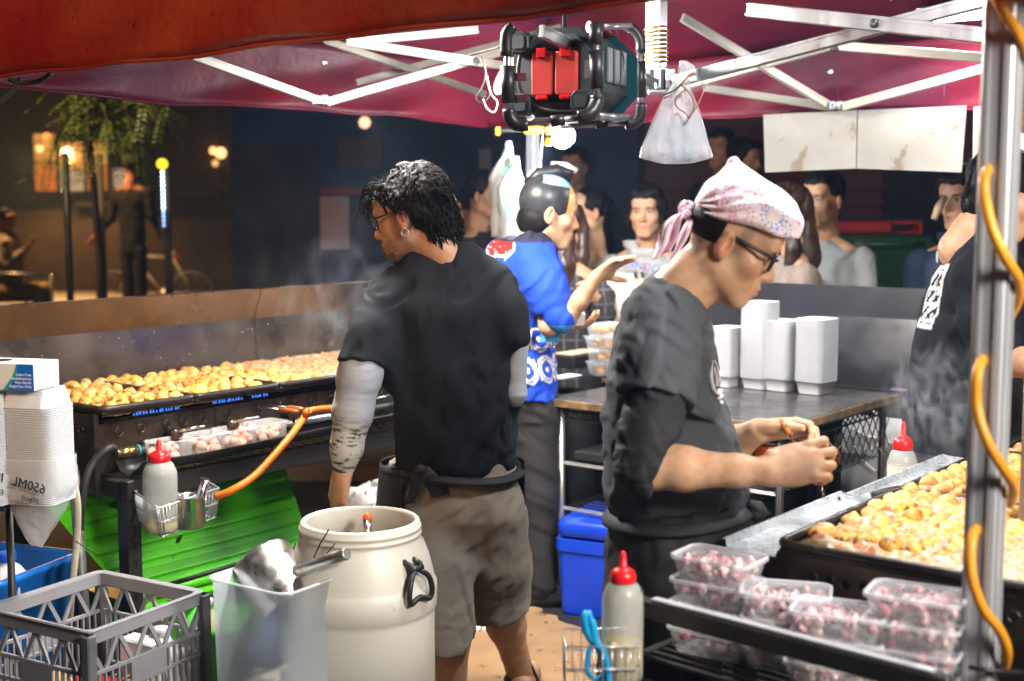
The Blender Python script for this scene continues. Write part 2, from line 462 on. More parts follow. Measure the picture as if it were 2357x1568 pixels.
M_WHITEP = mat('white_plastic', (.70, .71, .74), (.64, .65, .67), rough=.36, sub=.2, subc=(.6, .6, .6))
M_CARD = mat('cardboard', (.36, .22, .11), (.28, .165, .08), sc=5, rough=.85, bump=.2, bsc=50, spots=(.09, .055, .03), ssc=13, sth=.6)
M_PAPER = mat('white_paper', (.8, .79, .76), rough=.7)
M_PRINT = mat('black_print', (.02, .02, .025), rough=.5)
M_LED = emission('led_white', (.92, .96, 1), 60)

# ================================================================== lights of seen, implied and added lamps (lamps themselves are built below)
def aim(a, b): return (Vector(b) - Vector(a)).normalized()
LP_FRONT = S(.7, 1.05, 2.30); LP_RIGHT = S(.75, 2.75, 2.42); LP_CLAMP = at(1150, 165, 4.75); LP_BULB = at(1285, 300, 5.7)
lamp('work_light_front', 'AREA', LP_FRONT, 95, (1, .93, .83), .5, .12, target=LP_FRONT - ZUP + U * .45 + W * .4)
lamp('work_light_right', 'AREA', LP_RIGHT, 20, (1, .97, .93), .5, .12, target=LP_RIGHT - ZUP - W * .12)
lamp('clamp_light', 'SPOT', LP_CLAMP, 16, (.93, .96, 1), .05, target=LP_CLAMP + Vector((-.45, -.1, .25)), spot=150, blend=.6)
lamp('bulb_light', 'POINT', LP_BULB + Vector((0, -.02, -.09)), 75, (.93, .96, 1), .05)
LP_COUNTER = S(2.75, 2.35, 2.28)
lamp('work_light_back', 'AREA', LP_COUNTER, 26, (1, .96, .9), .5, .12, target=LP_COUNTER - ZUP)
STREET = Vector((-4.2, -1.6, 4.6))
lamp('street_light', 'SPOT', STREET, 750, (1, .5, .13), .12, target=(-1.6, 3.3, 2.6), spot=34, blend=.8)
FRONTL = Vector((2.1, .35, 2.55))
lamp('added_stand_light', 'AREA', FRONTL, 125, (1, .94, .85), .8, .8, target=(-.2, 3.4, 1.0))  # added unseen lamp, brightens the stall front, tent leg and crates
TREE_FILL = Vector((-3.9, 7.6, 4.3))
lamp('tree_fill_light', 'SPOT', TREE_FILL, 420, (1, .8, .45), .12, target=(-2.6, 8.7, 2.2), spot=52, blend=.8)  # added unseen lamp that brightens the tree leaves

CYCLIST_FILL = Vector((-6.6, 15.2, 4.6))
lamp('cyclist_fill_light', 'SPOT', CYCLIST_FILL, 1300, (1, .55, .2), .15, target=(-5.2, 16.8, .3), spot=95, blend=.8)  # added unseen lamp so the cyclist and bicycle show in the dark
# ================================================================== ground
m = mat('asphalt', (.045, .042, .04), (.028, .027, .027), sc=1.5, rough=.75, bump=.4, bsc=120, spots=(.09, .08, .07), ssc=60, sth=.66)
tag(MB().box((0, 12, -.05), (60, 60, .1)).build('ground', m), kind='structure')
m = mat('paving', (.16, .12, .09), (.1, .08, .065), sc=2, rough=.7, bump=.2, bsc=30, spots=(.05, .04, .035), ssc=9)
pv = tag(MB().box((2, 10.0, .045), (24, 5.2, .09), ch=.01).build('pavement', m), kind='structure')
mm = mat('rubber_mat', (.016, .016, .018), rough=.6, bump=.4, bsc=150)
o = MB().sbox(.1, 2.9, .5, 3.2, .004, .014).build('floor_mat', mm); tag(o, 'black rubber mat covering the floor inside the stall', 'floor mat')
# cardboard laid on the mat, ragged edge
def ragged(c0, c1, c2, c3, z, n=14, amp=.03, th=.005):
    cs = [Vector(c) for c in (c0, c1, c2, c3)]; out = []
    for i in range(4):
        a, b = cs[i], cs[(i + 1) % 4]; nn = (b - a).cross(ZUP).normalized()
        for k in range(n): out.append(a.lerp(b, k / n) + nn * random.uniform(-amp, amp) * (1 if k else .2))
    lo = [Vector((p.x, p.y, z)) for p in out]; hi = [Vector((p.x, p.y, z + th)) for p in out]
    return MB().loop([lo, hi], False, True, True)
o = ragged(S(1.82, .93), S(1.55, 1.62), S(.4, 1.95), S(.55, 1.0), .0145).build('cardboard_sheet', M_CARD); tag(o, 'torn brown cardboard sheet lying on the floor behind the barrel', 'cardboard')

# ================================================================== tent
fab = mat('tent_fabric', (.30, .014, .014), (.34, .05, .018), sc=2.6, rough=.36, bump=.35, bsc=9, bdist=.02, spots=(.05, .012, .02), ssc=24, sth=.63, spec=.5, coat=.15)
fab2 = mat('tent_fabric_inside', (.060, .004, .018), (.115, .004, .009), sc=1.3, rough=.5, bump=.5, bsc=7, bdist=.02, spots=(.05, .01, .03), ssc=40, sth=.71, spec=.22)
ZV, ZE, ZP = 1.98, 2.25, 3.0; TS, TT = 3.0, 3.42
tent = thing('tent', 'red pop-up tent with a dropped valance and aluminium scissor frame over the stall', 'tent', S(1.5, 1.65, 0))
def wob(x, y, sd): return math.sin(x * 3.1 + sd) * .5 + math.sin(x * 7.3 + 2 * sd + y * 3) * .3 + math.sin(x * 13.7 + sd * 5 - y * 6) * .2
def valance(p0, p1, out, sd, name, m, ext=.0, amp=.028, drop=0):
    L = (p1 - p0).length; dirv = (p1 - p0).normalized()
    def fn(a, b):
        q = p0 + dirv * (-ext + a * (L + 2 * ext))
        z = ZE + (ZV - ZE - drop) * b + .012 * wob(a * L, 0, sd) * b
        off = out * (amp * wob(a * L * 1.1 + b * .8, b, sd) * (.35 + b) + .035 * math.sin(b * 2.6))
        return q + ZUP * z + off
    o = MB().sheet(fn, 70, 10).build(name, m, tent, solid=.004)
    MB().tube([fn(i / 60, 1.0) for i in range(61)], .006, 6).build('hem', m, o)
    return o
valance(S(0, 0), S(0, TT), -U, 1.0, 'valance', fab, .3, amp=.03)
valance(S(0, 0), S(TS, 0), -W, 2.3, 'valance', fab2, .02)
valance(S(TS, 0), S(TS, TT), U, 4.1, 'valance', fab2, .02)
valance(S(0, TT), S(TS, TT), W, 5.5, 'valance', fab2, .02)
pk = S(TS / 2, TT / 2, ZP)
cs = [S(-.02, -.02, ZE), S(TS + .02, -.02, ZE), S(TS + .02, TT + .02, ZE), S(-.02, TT + .02, ZE)]
for i in range(4):
    a, b = cs[i], cs[(i + 1) % 4]
    def fn(u, w):
        p = a.lerp(b, u).lerp(pk, w); return p - ZUP * (.10 * math.sin(math.pi * w) * math.sin(math.pi * u) + .015 * wob(u * 3, w * 3, i))
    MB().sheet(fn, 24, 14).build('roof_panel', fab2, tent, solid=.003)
# legs
def leg(p, w, name='leg', top=2.2, m=M_ALU):
    l = MB()
    R = Matrix.Rotation(RZ, 3, 'Z')
    l.box(p + ZUP * (top / 2), (w, w, top), R, .004)
    for sgn in (-1, 1):                                     # raised ribs of the extrusion
        for k in (-1, 1):
            l.box(p + R @ Vector((sgn * (w / 2 + .0015), k * w * .28, top / 2)), (.003, w * .14, top - .02), R)
            l.box(p + R @ Vector((k * w * .28, sgn * (w / 2 + .0015), top / 2)), (w * .14, .003, top - .02), R)
    o = l.build(name, m, tent)
    return o
PD = at(2283, 784, 2.33); PD.z = 0
M_LEG = mat('leg_aluminium', (.46, .47, .49), (.36, .37, .39), sc=5, rough=.4, metal=.35, stretch=(1, 1, .12), spots=(.2, .19, .18), ssc=20, sth=.66)
leg(PD, .056, m=M_LEG); leg(S(2.96, .06), .05, m=M_LEG); leg(S(.04, .04), .045); leg(S(2.96, 3.36), .05)
def truss(a, b, m=M_ALU, w=.016, h=.032, bolts=()):
    up = ZUP
    o = MB().bar(a, b, w, h, up, .003)
    d = (Vector(b) - Vector(a)).normalized(); x = d.cross(up).normalized(); y = x.cross(d)
    for sg in (-1, 1):
        for e in (-1, 1): o.bar(Vector(a) + x * (sg * (w / 2 + .001)) + y * e * h * .33, Vector(b) + x * (sg * (w / 2 + .001)) + y * e * h * .33, .002, h * .14, up)
    q = o.build('truss_bar', m, tent)
    for t in bolts:
        c = Vector(a).lerp(Vector(b), t); s = -1 if x.y > 0 else 1
        MB().lathe([(.013, 0), (.013, .006), (.009, .009), (.004, .009), (.0, .006)], c + x * s * (w / 2), 16, (x * s).to_track_quat('Z', 'Y').to_matrix()).build('bolt', M_BPLAST, q)
    return q
# side A-B scissors
DJ = 4.75
truss(at(440, 128, 4.3), at(722, 228, DJ), M_ALUW); truss(at(752, 236, DJ), at(1300, 78, 5.15), M_ALUW, bolts=())
truss(at(798, 96, 4.7), at(1200, 158, 5.0), M_ALUW, bolts=(.72,)); truss(at(745, 92, 5.0), at(1118, 218, 5.35), M_ALUW, h=.028)
truss(at(820, 190, 5.2), at(1290, 62, 5.5), M_ALUW, h=.026); truss(at(800, 98, 4.72), at(1100, 68, 4.95), M_ALUW, h=.03)
# centre to sides
MC = at(1512, 178, 4.15)
truss(at(1246, 72, 3.62), at(1500, 190, 4.1), M_ALU, h=.038); truss(at(1548, 188, 4.1), at(2300, -8, 3.45), M_ALU, h=.04)
truss(at(1720, 22, 3.9), at(2300, 86, 3.4), M_ALU, h=.042, bolts=(.545,))
# back right side
truss(at(1570, 40, 5.0), at(1912, 246, 5.35), M_ALUW, h=.036); truss(at(1622, 202, 5.4), at(1905, 245, 5.36), M_ALUW, h=.032)
truss(at(1940, 246, 5.3), at(2300, 150, 4.85), M_ALUW, h=.036); truss(at(1560, 205, 5.3), at(1925, 108, 5.1), M_ALUW, h=.02)
truss(at(1935, 106, 5.05), at(2300, 136, 4.7), M_ALUW, h=.036)
for p, w_ in ((at(737, 230, DJ), .05), (at(1925, 243, 5.33), .05), (at(1925, 106, 5.07), .045)):
    j = MB()
    for e in (-1, 1): j.box(p + Vector((e * .018, 0, 0)), (.022, .028, .034), None, .003)
    j.box(p, (.012, .02, .026)); o = j.build('truss_joint', M_ALU, tent)
    for e in (-1, 1): MB().lathe([(.005, 0), (.005, .004), (0, .005)], p + Vector((e * .018, -.014, 0)), 8, Vector((0, -1, 0)).to_track_quat('Z', 'Y').to_matrix()).build('rivet', M_STEEL, o)
# centre mast with spring and bracket
MB().box(at(1510, 100, 4.15) + ZUP * .12, (.052, .052, .5), Matrix.Rotation(RZ, 3, 'Z'), .004).build('mast', M_ALU, tent)
sp = [at(1510, 146 - 8 * (i / 12) * 1.0 + 5, 4.15) + Vector((.036 * math.cos(i * 2 * math.pi / 12), .036 * math.sin(i * 2 * math.pi / 12), 0)) for i in range(12 * 9)]
sp = [Vector((p.x, p.y, sp[0].z + i * .0011)) for i, p in enumerate(sp)]
MB().tube(sp, .0032, 6).build('spring', M_BRASS, tent)
br = MB(); br.box(MC + Vector((.0, .0, -.005)), (.075, .07, .07), Matrix.Rotation(RZ, 3, 'Z'), .004)
for e in (-1, 1): br.box(MC + Vector((e * .038, -.028, -.008)), (.03, .035, .062), None, .003)
br.box(MC + Vector((0, -.01, -.045)), (.06, .05, .012), None, .003)
o = br.build('bracket', M_ALU, tent)
for e in (-1, 1): MB().lathe([(.006, 0), (.006, .005), (0, .006)], MC + Vector((e * .038, -.046, -.012)), 8, Vector((0, -1, 0)).to_track_quat('Z', 'Y').to_matrix()).build('rivet', M_STEEL, o)
# press studs on the far valance
for px, py, d in ((747, 145, 5.0), (1911, 166, 5.45)):
    MB().lathe([(.011, 0), (.011, .004), (.005, .005), (0, .003)], at(px, py, d), 12, Vector((0, -1, 0)).to_track_quat('Z', 'Y').to_matrix()).build('press_stud', M_STEEL, tent)

# ------------------------------------------------------------------ stall lamps; the tripod and two of the street lamps are added
def work_lamp(p, axis, label, group='long work lamps under the tent roof'):
    t = thing('work_lamp', label, 'lamp', p, 0, group)
    R = Matrix((axis, axis.cross(ZUP) * -1, ZUP)).transposed()
    MB().box(p + ZUP * .035, (.54, .15, .03), R, .006).build('housing', M_ALU, t)
    MB().box(p + ZUP * .012, (.5, .12, .012), R, .003).build('diffuser', M_LED, t)
    for e in (-1, 1): MB().tube([p + axis * e * .2 + ZUP * .05, p + axis * e * .2 + ZUP * .25], .003, 6).build('hanger', M_CHROME, t)
work_lamp(LP_FRONT, W, 'long white work lamp hung under the tent roof behind the front valance'); work_lamp(LP_RIGHT, W, 'long white work lamp hung above the galvanised drip tray'); work_lamp(LP_COUNTER, W, 'long white work lamp hung above the black packing counter')
t = thing('added_lamp_stand', 'added tall tripod lamp, out of view, lighting the stall from outside', 'lamp', (FRONTL.x, FRONTL.y, 0))
fdir = (Vector((-.2, 3.4, 1.0)) - FRONTL).normalized(); fm = fdir.to_track_quat('-Z', 'Y').to_matrix()
MB().tube([(FRONTL.x, FRONTL.y - .1, 0.3), FRONTL - fdir * .12], .018, 8).build('pole', M_BLACK, t); MB().box(FRONTL - fdir * .05, (.86, .86, .06), fm, .01).build('head', M_BLACK, t)
for k in range(3): a_ = k * 2.09; MB().tube([(FRONTL.x, FRONTL.y - .1, .6), (FRONTL.x + .5 * math.cos(a_), FRONTL.y - .1 + .5 * math.sin(a_), 0)], .012, 6).build('leg', M_BLACK, t)
MB().box(FRONTL - fdir * .017, (.8, .8, .004), fm).build('diffuser', emission('stand_led', (1, .95, .88), 20), t)
for q, lb in ((CYCLIST_FILL, 'added amber lamp lighting the cyclist and bicycle far down the street'), (STREET, 'tall street lamp with an amber head across the road from the stall'), (TREE_FILL, 'added amber lamp on the pavement lighting the tree crown')):
    t = thing('street_lamp', lb, 'street lamp', (q.x - .9, q.y, 0))
    MB().tube([(q.x - .9, q.y, 0), (q.x - .9, q.y, q.z + .1)], [.07, .045], 10).build('pole', M_BLACK, t)
    MB().tube([(q.x - .9, q.y, q.z + .1), (q.x - .4, q.y, q.z + .25), (q.x, q.y, q.z + .18)], .03, 8).build('arm', M_BLACK, t)
    MB().box((q.x, q.y, q.z + .14), (.5, .2, .1), None, .02).build('lamp_head', M_BLACK, t)
    MB().box((q.x, q.y, q.z + .075), (.3, .14, .02), None, .005).build('lens', emission('amber_lens', (1, .5, .13), 20), t)
# ================================================================== left cooking station
def part(mb, name, m, parent): return mb.build(name, m, parent)
def disc(c, n, r, h, seg=14): return MB().lathe([(r, 0), (r, h), (0, h)], c, seg, Vector(n).to_track_quat('Z', 'Y').to_matrix())
def ring(c, n, R, r, seg=18, k=6):
    q = Vector(n).to_track_quat('Z', 'Y').to_matrix()
    return MB().tube([Vector(c) + q @ Vector((R * math.cos(a), R * math.sin(a), 0)) for a in (2 * math.pi * i / seg for i in range(seg))], r, k, closed=True)
M_SOOT = mat('sooty_steel', (.13, .105, .08), (.05, .04, .033), sc=7, rough=.33, metal=.85, bump=.12, bsc=50, rvar=.1, spots=(.2, .11, .03), ssc=22, sth=.66)
M_SPLASH = mat('splash_steel', (.26, .23, .2), (.18, .155, .125), sc=2.2, rough=.3, metal=1, bump=.06, bsc=14, rvar=.1, spots=(.62, .6, .55), ssc=60, sth=.73)
M_DARK = mat('dark_hole', (.004, .004, .004), rough=.8)
M_BFLAME = emission('blue_flame', (.05, .22, 1), 1.2)
# table frame
tb = thing('cooking_table', 'black steel table frame with a wire mesh shelf under the long griddle', 'table', S(.28, .5, 0))
MB().sbox(.26, 2.7, .48, .52, .66, .725, .003).build('front_beam', M_BLACK, tb)
MB().sbox(.26, .30, -.15, .48, .66, .72, .003).build('side_beam', M_BLACK, tb)
MB().sbox(.26, 2.7, -.17, -.13, .66, .72, .003).build('rear_beam', M_BLACK, tb)
def slotted_leg(s, t, parent):
    l = MB().sbox(s - .025, s + .025, t - .003, t + .003, 0, .66).sbox(s - .025, s - .019, t - .05, t - .003, 0, .66).build('leg', M_BLACK, parent)
    for k in range(11): MB().sbox(s - .006, s + .006, t + .003, t + .0045, .06 + k * .055, .085 + k * .055).build('slot', M_DARK, l)
slotted_leg(.285, .515, tb); slotted_leg(2.6, .515, tb); slotted_leg(.285, -.13, tb); slotted_leg(2.6, -.13, tb)
MB().bar(S(.3, .5, .12), S(.8, .2, .62), .012, .03).build('brace', M_BLACK, tb)
w = MB()
for k in range(60):
    a = .3 + k * .05
    for sg in (-1, 1):
        p = S(a, -.12, .722); q = S(a + sg * .34, .48, .722)
        if .28 < a + sg * .34 < 2.7 and a < 2.7: w.bar(p, q, .004, .004)
w.build('mesh_shelf', M_BLACK, tb)
# burner
bn = thing('gas_burner', 'soot-blackened steel gas burner box with round vent holes under the long griddle', 'burner', S(.24, .1, .73))
MB().sbox(.24, .246, -.14, .385, .73, .925).build('end_panel', M_SOOT, bn)
x0 = .246
for x1 in (.72, 1.2, 1.7, 2.3):
    MB().sbox(x0 + .002, x1 - .002, .379, .385, .73, .895).build('front_panel', M_SOOT, bn); x0 = x1
MB().sbox(.25, 2.3, -.14, -.134, .73, .925).build('rear_panel', M_SOOT, bn)
MB().sbox(.25, 2.3, -.13, .37, .735, .75).build('floor_plate', M_SOOT, bn)
for k in range(3): part(ring(S(.2385, .20 + k * .055, .872 - .0 * k), -U, .0135, .003), 'vent_rim', M_SOOT, bn); part(disc(S(.24, .20 + k * .055, .872), -U, .0135, .0015), 'vent_hole', M_DARK, bn)
for k in range(19):
    s = .33 + k * .085 + (.02 if k % 3 == 2 else 0)
    if k % 7 == 6: continue
    part(ring(S(s, .3865, .862), W, .014, .0028), 'vent_rim', M_SOOT, bn); part(disc(S(s, .385, .862), W, .014, .0015), 'vent_hole', M_DARK, bn)
fl = MB()
for s0, s1 in ((.42, .62), (.75, .9), (.93, 1.02), (1.45, 1.6)):
    n = int((s1 - s0) / .013)
    for k in range(n):
        h = random.uniform(.008, .016); fl.lathe([(.0035, 0), (.0028, h * .4), (0, h)], S(s0 + k * .013, .34 + random.uniform(-.004, .004), .9), 6)
tag(fl.build('burner_flames', M_BFLAME, bn), kind='stuff')
MB().sbox(.3, 2.2, .335, .348, .885, .9).build('burner_tube', M_SOOT, bn)
# corner posts
for t in (-.138, .383): MB().sbox(.232, .25, t - .01, t + .01, .66, .93).build('corner_post', M_SOOT, bn)
# gas pipe, valves
gp = thing('gas_pipe', 'greasy steel gas pipe with lever valves along the burner front', 'gas pipe', S(.4, .43, .8))
MB().tube([S(.36, .425, .80), S(1.9, .425, .80)], .014, 12).build('pipe', M_STEEL, gp)
for s in (.52, .76, 1.04, 1.45):
    v = MB().tube([S(s, .425, .80), S(s, .425, .835)], .014, 10).tube([S(s, .385, .83), S(s, .455, .835)], [.016, .012], 10).lathe([(.02, 0), (.021, .012), (.014, .02), (0, .022)], S(s, .425, .83), 12).build('valve', M_SOOT, gp)
    MB().tube([S(s, .45, .845), S(s + .05, .47, .852), S(s + .085, .475, .853)], [.006, .006, .005], 8).build('lever', M_STEEL, v)
MB().tube([S(.30, .425, .80), S(.36, .425, .80)], .017, 6).build('brass_fitting', M_BRASS, gp)
MB().tube([S(.285, .425, .80), S(.305, .425, .80)], .013, 10).build('hose_tail', M_STEEL, gp)
MB().tube([S(.368, .425, .80), S(.374, .425, .80)], .0185, 12).build('tape', mat('teal_tape', (.02, .3, .35), rough=.4), gp)
o = MB().tube(bez([S(.287, .425, .8), at(255, 1030, 4.02), at(215, 1065, 3.98), at(194, 1120, 3.95), at(184, 1220, 3.95), at(182, 1400, 4.0), at(180, 1560, 4.1)], 40), .0125, 10).build('black_hose', M_RUBBER); tag(o, 'black rubber gas hose dropping from the brass fitting of the pipe', 'hose')
o = MB().tube(bez([S(1.40, .43, .82), at(722, 944, 4.35), at(700, 962, 4.3), at(660, 1015, 4.2), at(590, 1092, 4.1), at(535, 1128, 4.05), at(496, 1144, 4.05)], 40), .012, 10).build('orange_hose', M_ORANGE); tag(o, 'bright orange rubber hose arching from the gas pipe to the basket', 'hose')
MB().tube([S(1.38, .43, .82), S(1.46, .43, .825)], .016, 6).build('brass_fitting', M_BRASS, gp)
# picks with wooden handles
for k, (a, b) in enumerate((((612, 938), (690, 949)), ((632, 934), (700, 943)))):
    A, B = at(*a, 4.42), at(*b, 4.36)
    t = thing('takoyaki_pick', ('steel pick with a wooden handle lying on the gas pipe', 'second wooden-handled pick resting against the other on the gas pipe')[k], 'pick', A)
    MB().tube([A.lerp(B, .42), A.lerp(B, .55), A.lerp(B, .8), B], [.006, .009, .0095, .007], 10).build('handle', M_WOOD, t)
    MB().tube([A - (B - A) * .25, A.lerp(B, .43)], [.001, .003], 6).build('spike', M_STEEL, t)
# griddle plates
def pan(s0, s1, t0, t1, z, label, group):
    t = thing('griddle_plate', label, 'griddle', S((s0 + s1) / 2, (t0 + t1) / 2, z), 0, group)
    MB().sbox(s0, s1, t0, t1, z, z + .012, .003).build('plate', M_IRON, t)
    r = MB(); pts = [S((s0 + s1) / 2 + x, (t0 + t1) / 2 + y, z + .02) for x, y in rrect(s1 - s0, t1 - t0, .03, 4)]
    r.tube(pts, .011, 8, closed=True); r.build('rim', M_IRON, t)
    return t
GL = 'cast iron plates of the long griddle'
ps = [.25, .62, 1.0, 1.38, 1.78, 2.2]
PLN = ['cast iron plate of golden balls at the open end of the long griddle', 'cast iron plate of golden balls, second from the open end of the long griddle', 'cast iron plate of paler balls in the middle of the long griddle', 'cast iron plate covered in pink batter, next after the paler balls', 'cast iron plate of pink batter at the far end beside the splashguard']
for i in range(5): pan(ps[i] + .004, ps[i + 1] - .004, -.19, .41, .925, PLN[i], GL)
# takoyaki balls
def ball_mesh(seed, r=.0232):
    rg = np.random.default_rng(seed); nu, nv = 12, 8; vs = []; fs = []
    off = rg.uniform(0, 9, 3)
    for j in range(nv + 1):
        for i in range(nu):
            th = math.pi * j / nv; ph = 2 * math.pi * i / nu
            d = np.array([math.sin(th) * math.cos(ph), math.sin(th) * math.sin(ph), math.cos(th)])
            k = 1 + .15 * float(hnoise(*(d * .55 + off), seed=seed % 5)) + .07 * float(hnoise(*(d * 1.7 + off), seed=3))
            vs.append(d * r * k * np.array([1, 1, .92]))
    for j in range(nv):
        for i in range(nu): a = j * nu + i; b = j * nu + (i + 1) % nu; fs.append((a, b, b + nu, a + nu))
    return vs, fs
M_TAKO = mat('takoyaki_crust', (.70, .40, .075), (.50, .20, .025), sc=34, rough=.42, bump=.8, bsc=90, bdist=.004, spots=(.13, .035, .006), ssc=46, sth=.56, rnd=.3, coat=.12)
M_TAKOP = mat('takoyaki_pale', (.68, .45, .17), (.56, .28, .05), sc=38, rough=.36, bump=.5, bsc=120, bdist=.003, spots=(.6, .16, .12), ssc=60, sth=.62, rnd=.2, coat=.12)
def small(name, vs, fs, m, smooth=True):
    me = bpy.data.meshes.new(name); me.from_pydata([tuple(v) for v in vs], [], fs); me.polygons.foreach_set('use_smooth', [smooth] * len(fs)); me.update(); me.materials.append(m); return me
BM = [small('takoyaki_ball', *ball_mesh(i), M_TAKO) for i in range(5)] + [small('takoyaki_ball', *ball_mesh(i + 9), M_TAKOP) for i in range(4)]
def ball(p, pale, label, group):
    me = BM[5 + random.randrange(4)] if random.random() < pale else BM[random.randrange(5)]
    o = bpy.data.objects.new('takoyaki_ball', me); COL.objects.link(o); o.location = p
    o.rotation_euler = (random.uniform(-.5, .5), random.uniform(-.5, .5), random.uniform(0, 6.3)); k = random.uniform(.84, 1.16); o.scale = (k, k * random.uniform(.92, 1.08), k * random.uniform(.9, 1.05))
    return tag(o, label, 'takoyaki', group)
for i in range(18):
    for j in range(9):
        s = .295 + i * .0535 + random.uniform(-.010, .010); t = .375 - j * .0635 + random.uniform(-.011, .011)
        if any(abs(s - q) < .016 for q in ps): s += .018
        if i > 14 and j > 4 and random.random() < .5: continue
        ball(S(s, t, .945 + random.uniform(-.003, .006)), .25 + .04 * i, 'golden takoyaki ball sizzling in the long griddle before the steel splashguard', 'takoyaki balls in the long griddle')
# unfinished batter with toppings
def lumps(s0, s1, t0, t1, z, nu, nv, seed, name, label, amp=.012):
    u = np.linspace(s0, s1, nu); v = np.linspace(t0, t1, nv); A, B = np.meshgrid(u, v, indexing='ij')
    h = .5 * hnoise(A * 14, B * 14, A * 0, seed) + .35 * hnoise(A * 33, B * 33, A * 0 + 2, seed + 1) + .15 * hnoise(A * 80, B * 80, A * 0, seed + 2)
    edge = np.minimum(np.minimum(A - s0, s1 - A), np.minimum(B - t0, t1 - B)); H = z + amp * h + .008 * np.clip(edge / .03, 0, 1) - .014 * np.clip(1 - edge / .015, 0, 1)
    P = np.stack([ORI.x + U.x * A + W.x * B, ORI.y + U.y * A + W.y * B, H], -1).reshape(-1, 3)
    q = (np.arange(nu - 1)[:, None] * nv + np.arange(nv - 1)[None]).ravel(); F = np.stack([q, q + nv, q + nv + 1, q + 1], 1)
    c = np.empty((nu, nv, 3)); c[:] = (.50, .33, .14)
    def paint(n, th, col, k=.1): w = np.clip((n - th) / k, 0, 1)[..., None]; c[:] = c * (1 - w) + np.array(col) * w
    paint(hnoise(A * 20, B * 20, A * 0 + 5, seed + 3), .25, (.46, .22, .05), .3); paint(hnoise(A * 60, B * 60, A * 0 + 1, seed + 4), .35, (.6, .2, .15), .15)
    paint(hnoise(A * 90, B * 85, A * 0 + 7, seed + 6), .55, (.75, .05, .06), .12); paint(hnoise(A * 75, B * 80, A * 0 + 9, seed + 7), .68, (.12, .3, .03), .1); paint(hnoise(A * 45, B * 45, A * 0 + 3, seed + 8), .5, (.7, .6, .45), .2)
    o = npmesh(name, P, F, M_BATTER, None, True, c.reshape(-1, 3)); return tag(o, label, 'batter', kind='stuff')
M_BATTER = mat('batter', (1, 1, 1), vcol=True, rough=.4, bump=.5, bsc=120, bdist=.003, coat=.08)
lumps(1.16, 2.17, -.16, .38, .95, 150, 90, 3, 'takoyaki_batter', 'pale wet batter with pink ginger spread over the far griddle plates')
lumps(.27, 1.2, -.16, .39, .932, 110, 70, 13, 'batter_scraps', 'browned batter scraps between the balls on the near griddle plates', .006)
# splashguard
sg = thing('splashguard', 'greasy folded stainless steel splashguard behind the long griddle', 'splashguard', S(1, -.2, .93))
def splash(s0, s1, name):
    prof = [(-.205, .72), (-.212, .95), (-.225, 1.125), (-.175, 1.25), (-.178, 1.254)]
    return MB().sheet(lambda a, b: S(s0 + (s1 - s0) * a, *[prof[min(3, int(b * 4))][q] + (prof[min(4, int(b * 4) + 1)][q] - prof[min(3, int(b * 4))][q]) * (b * 4 - min(3, int(b * 4))) for q in (0, 1)]), 8, 4, False).build(name, M_SPLASH, sg, solid=.002)
splash(-.6, 1.42, 'panel'); splash(1.424, 1.86, 'panel'); splash(1.864, 3.2, 'panel')
rg = random.Random(4); cr = MB()
for k in range(70):
    s, z = rg.uniform(.1, 2.1), rg.uniform(.97, 1.11); cr.lathe([(rg.uniform(.0015, .004), 0), (.001, .002), (0, .0025)], S(s, -.211 - (z - .95) * .074, z), 5, W.to_track_quat('Z', 'Y').to_matrix())
tag(cr.build('splatter', mat('splatter', (.7, .62, .5), (.5, .4, .2), rough=.5), sg), kind='stuff')
# bent tray and its clear boxes of meat
ty = thing('bent_tray', 'curved black sheet metal tray hooked below the gas pipe', 'tray', S(.8, .5, .75))
prof = [(.40, .795), (.43, .752), (.47, .742), (.52, .758), (.555, .79)]
def tr(a, b):
    i = min(3, int(b * 4)); f = b * 4 - i; p, q = prof[i], prof[i + 1]; z = p[1] + (q[1] - p[1]) * f
    return S(.30 + 1.25 * a, p[0] + (q[0] - p[0]) * f, z - .012 + .02 * a + (.012 * (1 - min(1, a * 6)) if b > .6 else 0))
MB().sheet(tr, 20, 12).build('sheet', M_BLACK, ty, solid=.003)
M_MEAT = mat('pink_meat', (.72, .36, .28), (.8, .52, .42), sc=30, rough=.3, bump=.4, bsc=60, coat=.4, rnd=.15)
def blob(c, r, seed): 
    vs, fs = ball_mesh(seed, r); return [tuple(Vector(v) + Vector(c)) for v in vs], fs
def clear_box(o, w, l, h, m=M_CLEAR, parent=None, taper=.88, rim=.006, R=Matrix.Identity(3), name='tub', th=.0012):
    """open rounded tub standing on o; local x width, y length"""
    rings = []
    for k, zz in ((taper, 0), (taper + .03, .006), (1, h)): rings.append([Vector(o) + R @ Vector((x * k, y * k, zz)) for x, y in rrect(w, l, .14 * min(w, l), 3)])
    for k, zz in ((1 + rim / w * 2, h), (1 + rim / w * 2, h - .004)): rings.append([Vector(o) + R @ Vector((x * k, y * k, zz)) for x, y in rrect(w, l, .14 * min(w, l), 3)])
    b = MB().loop(rings, True, True, False)
    return b.build(name, m, parent, solid=th)
RS = Matrix.Rotation(RZ, 3, 'Z')
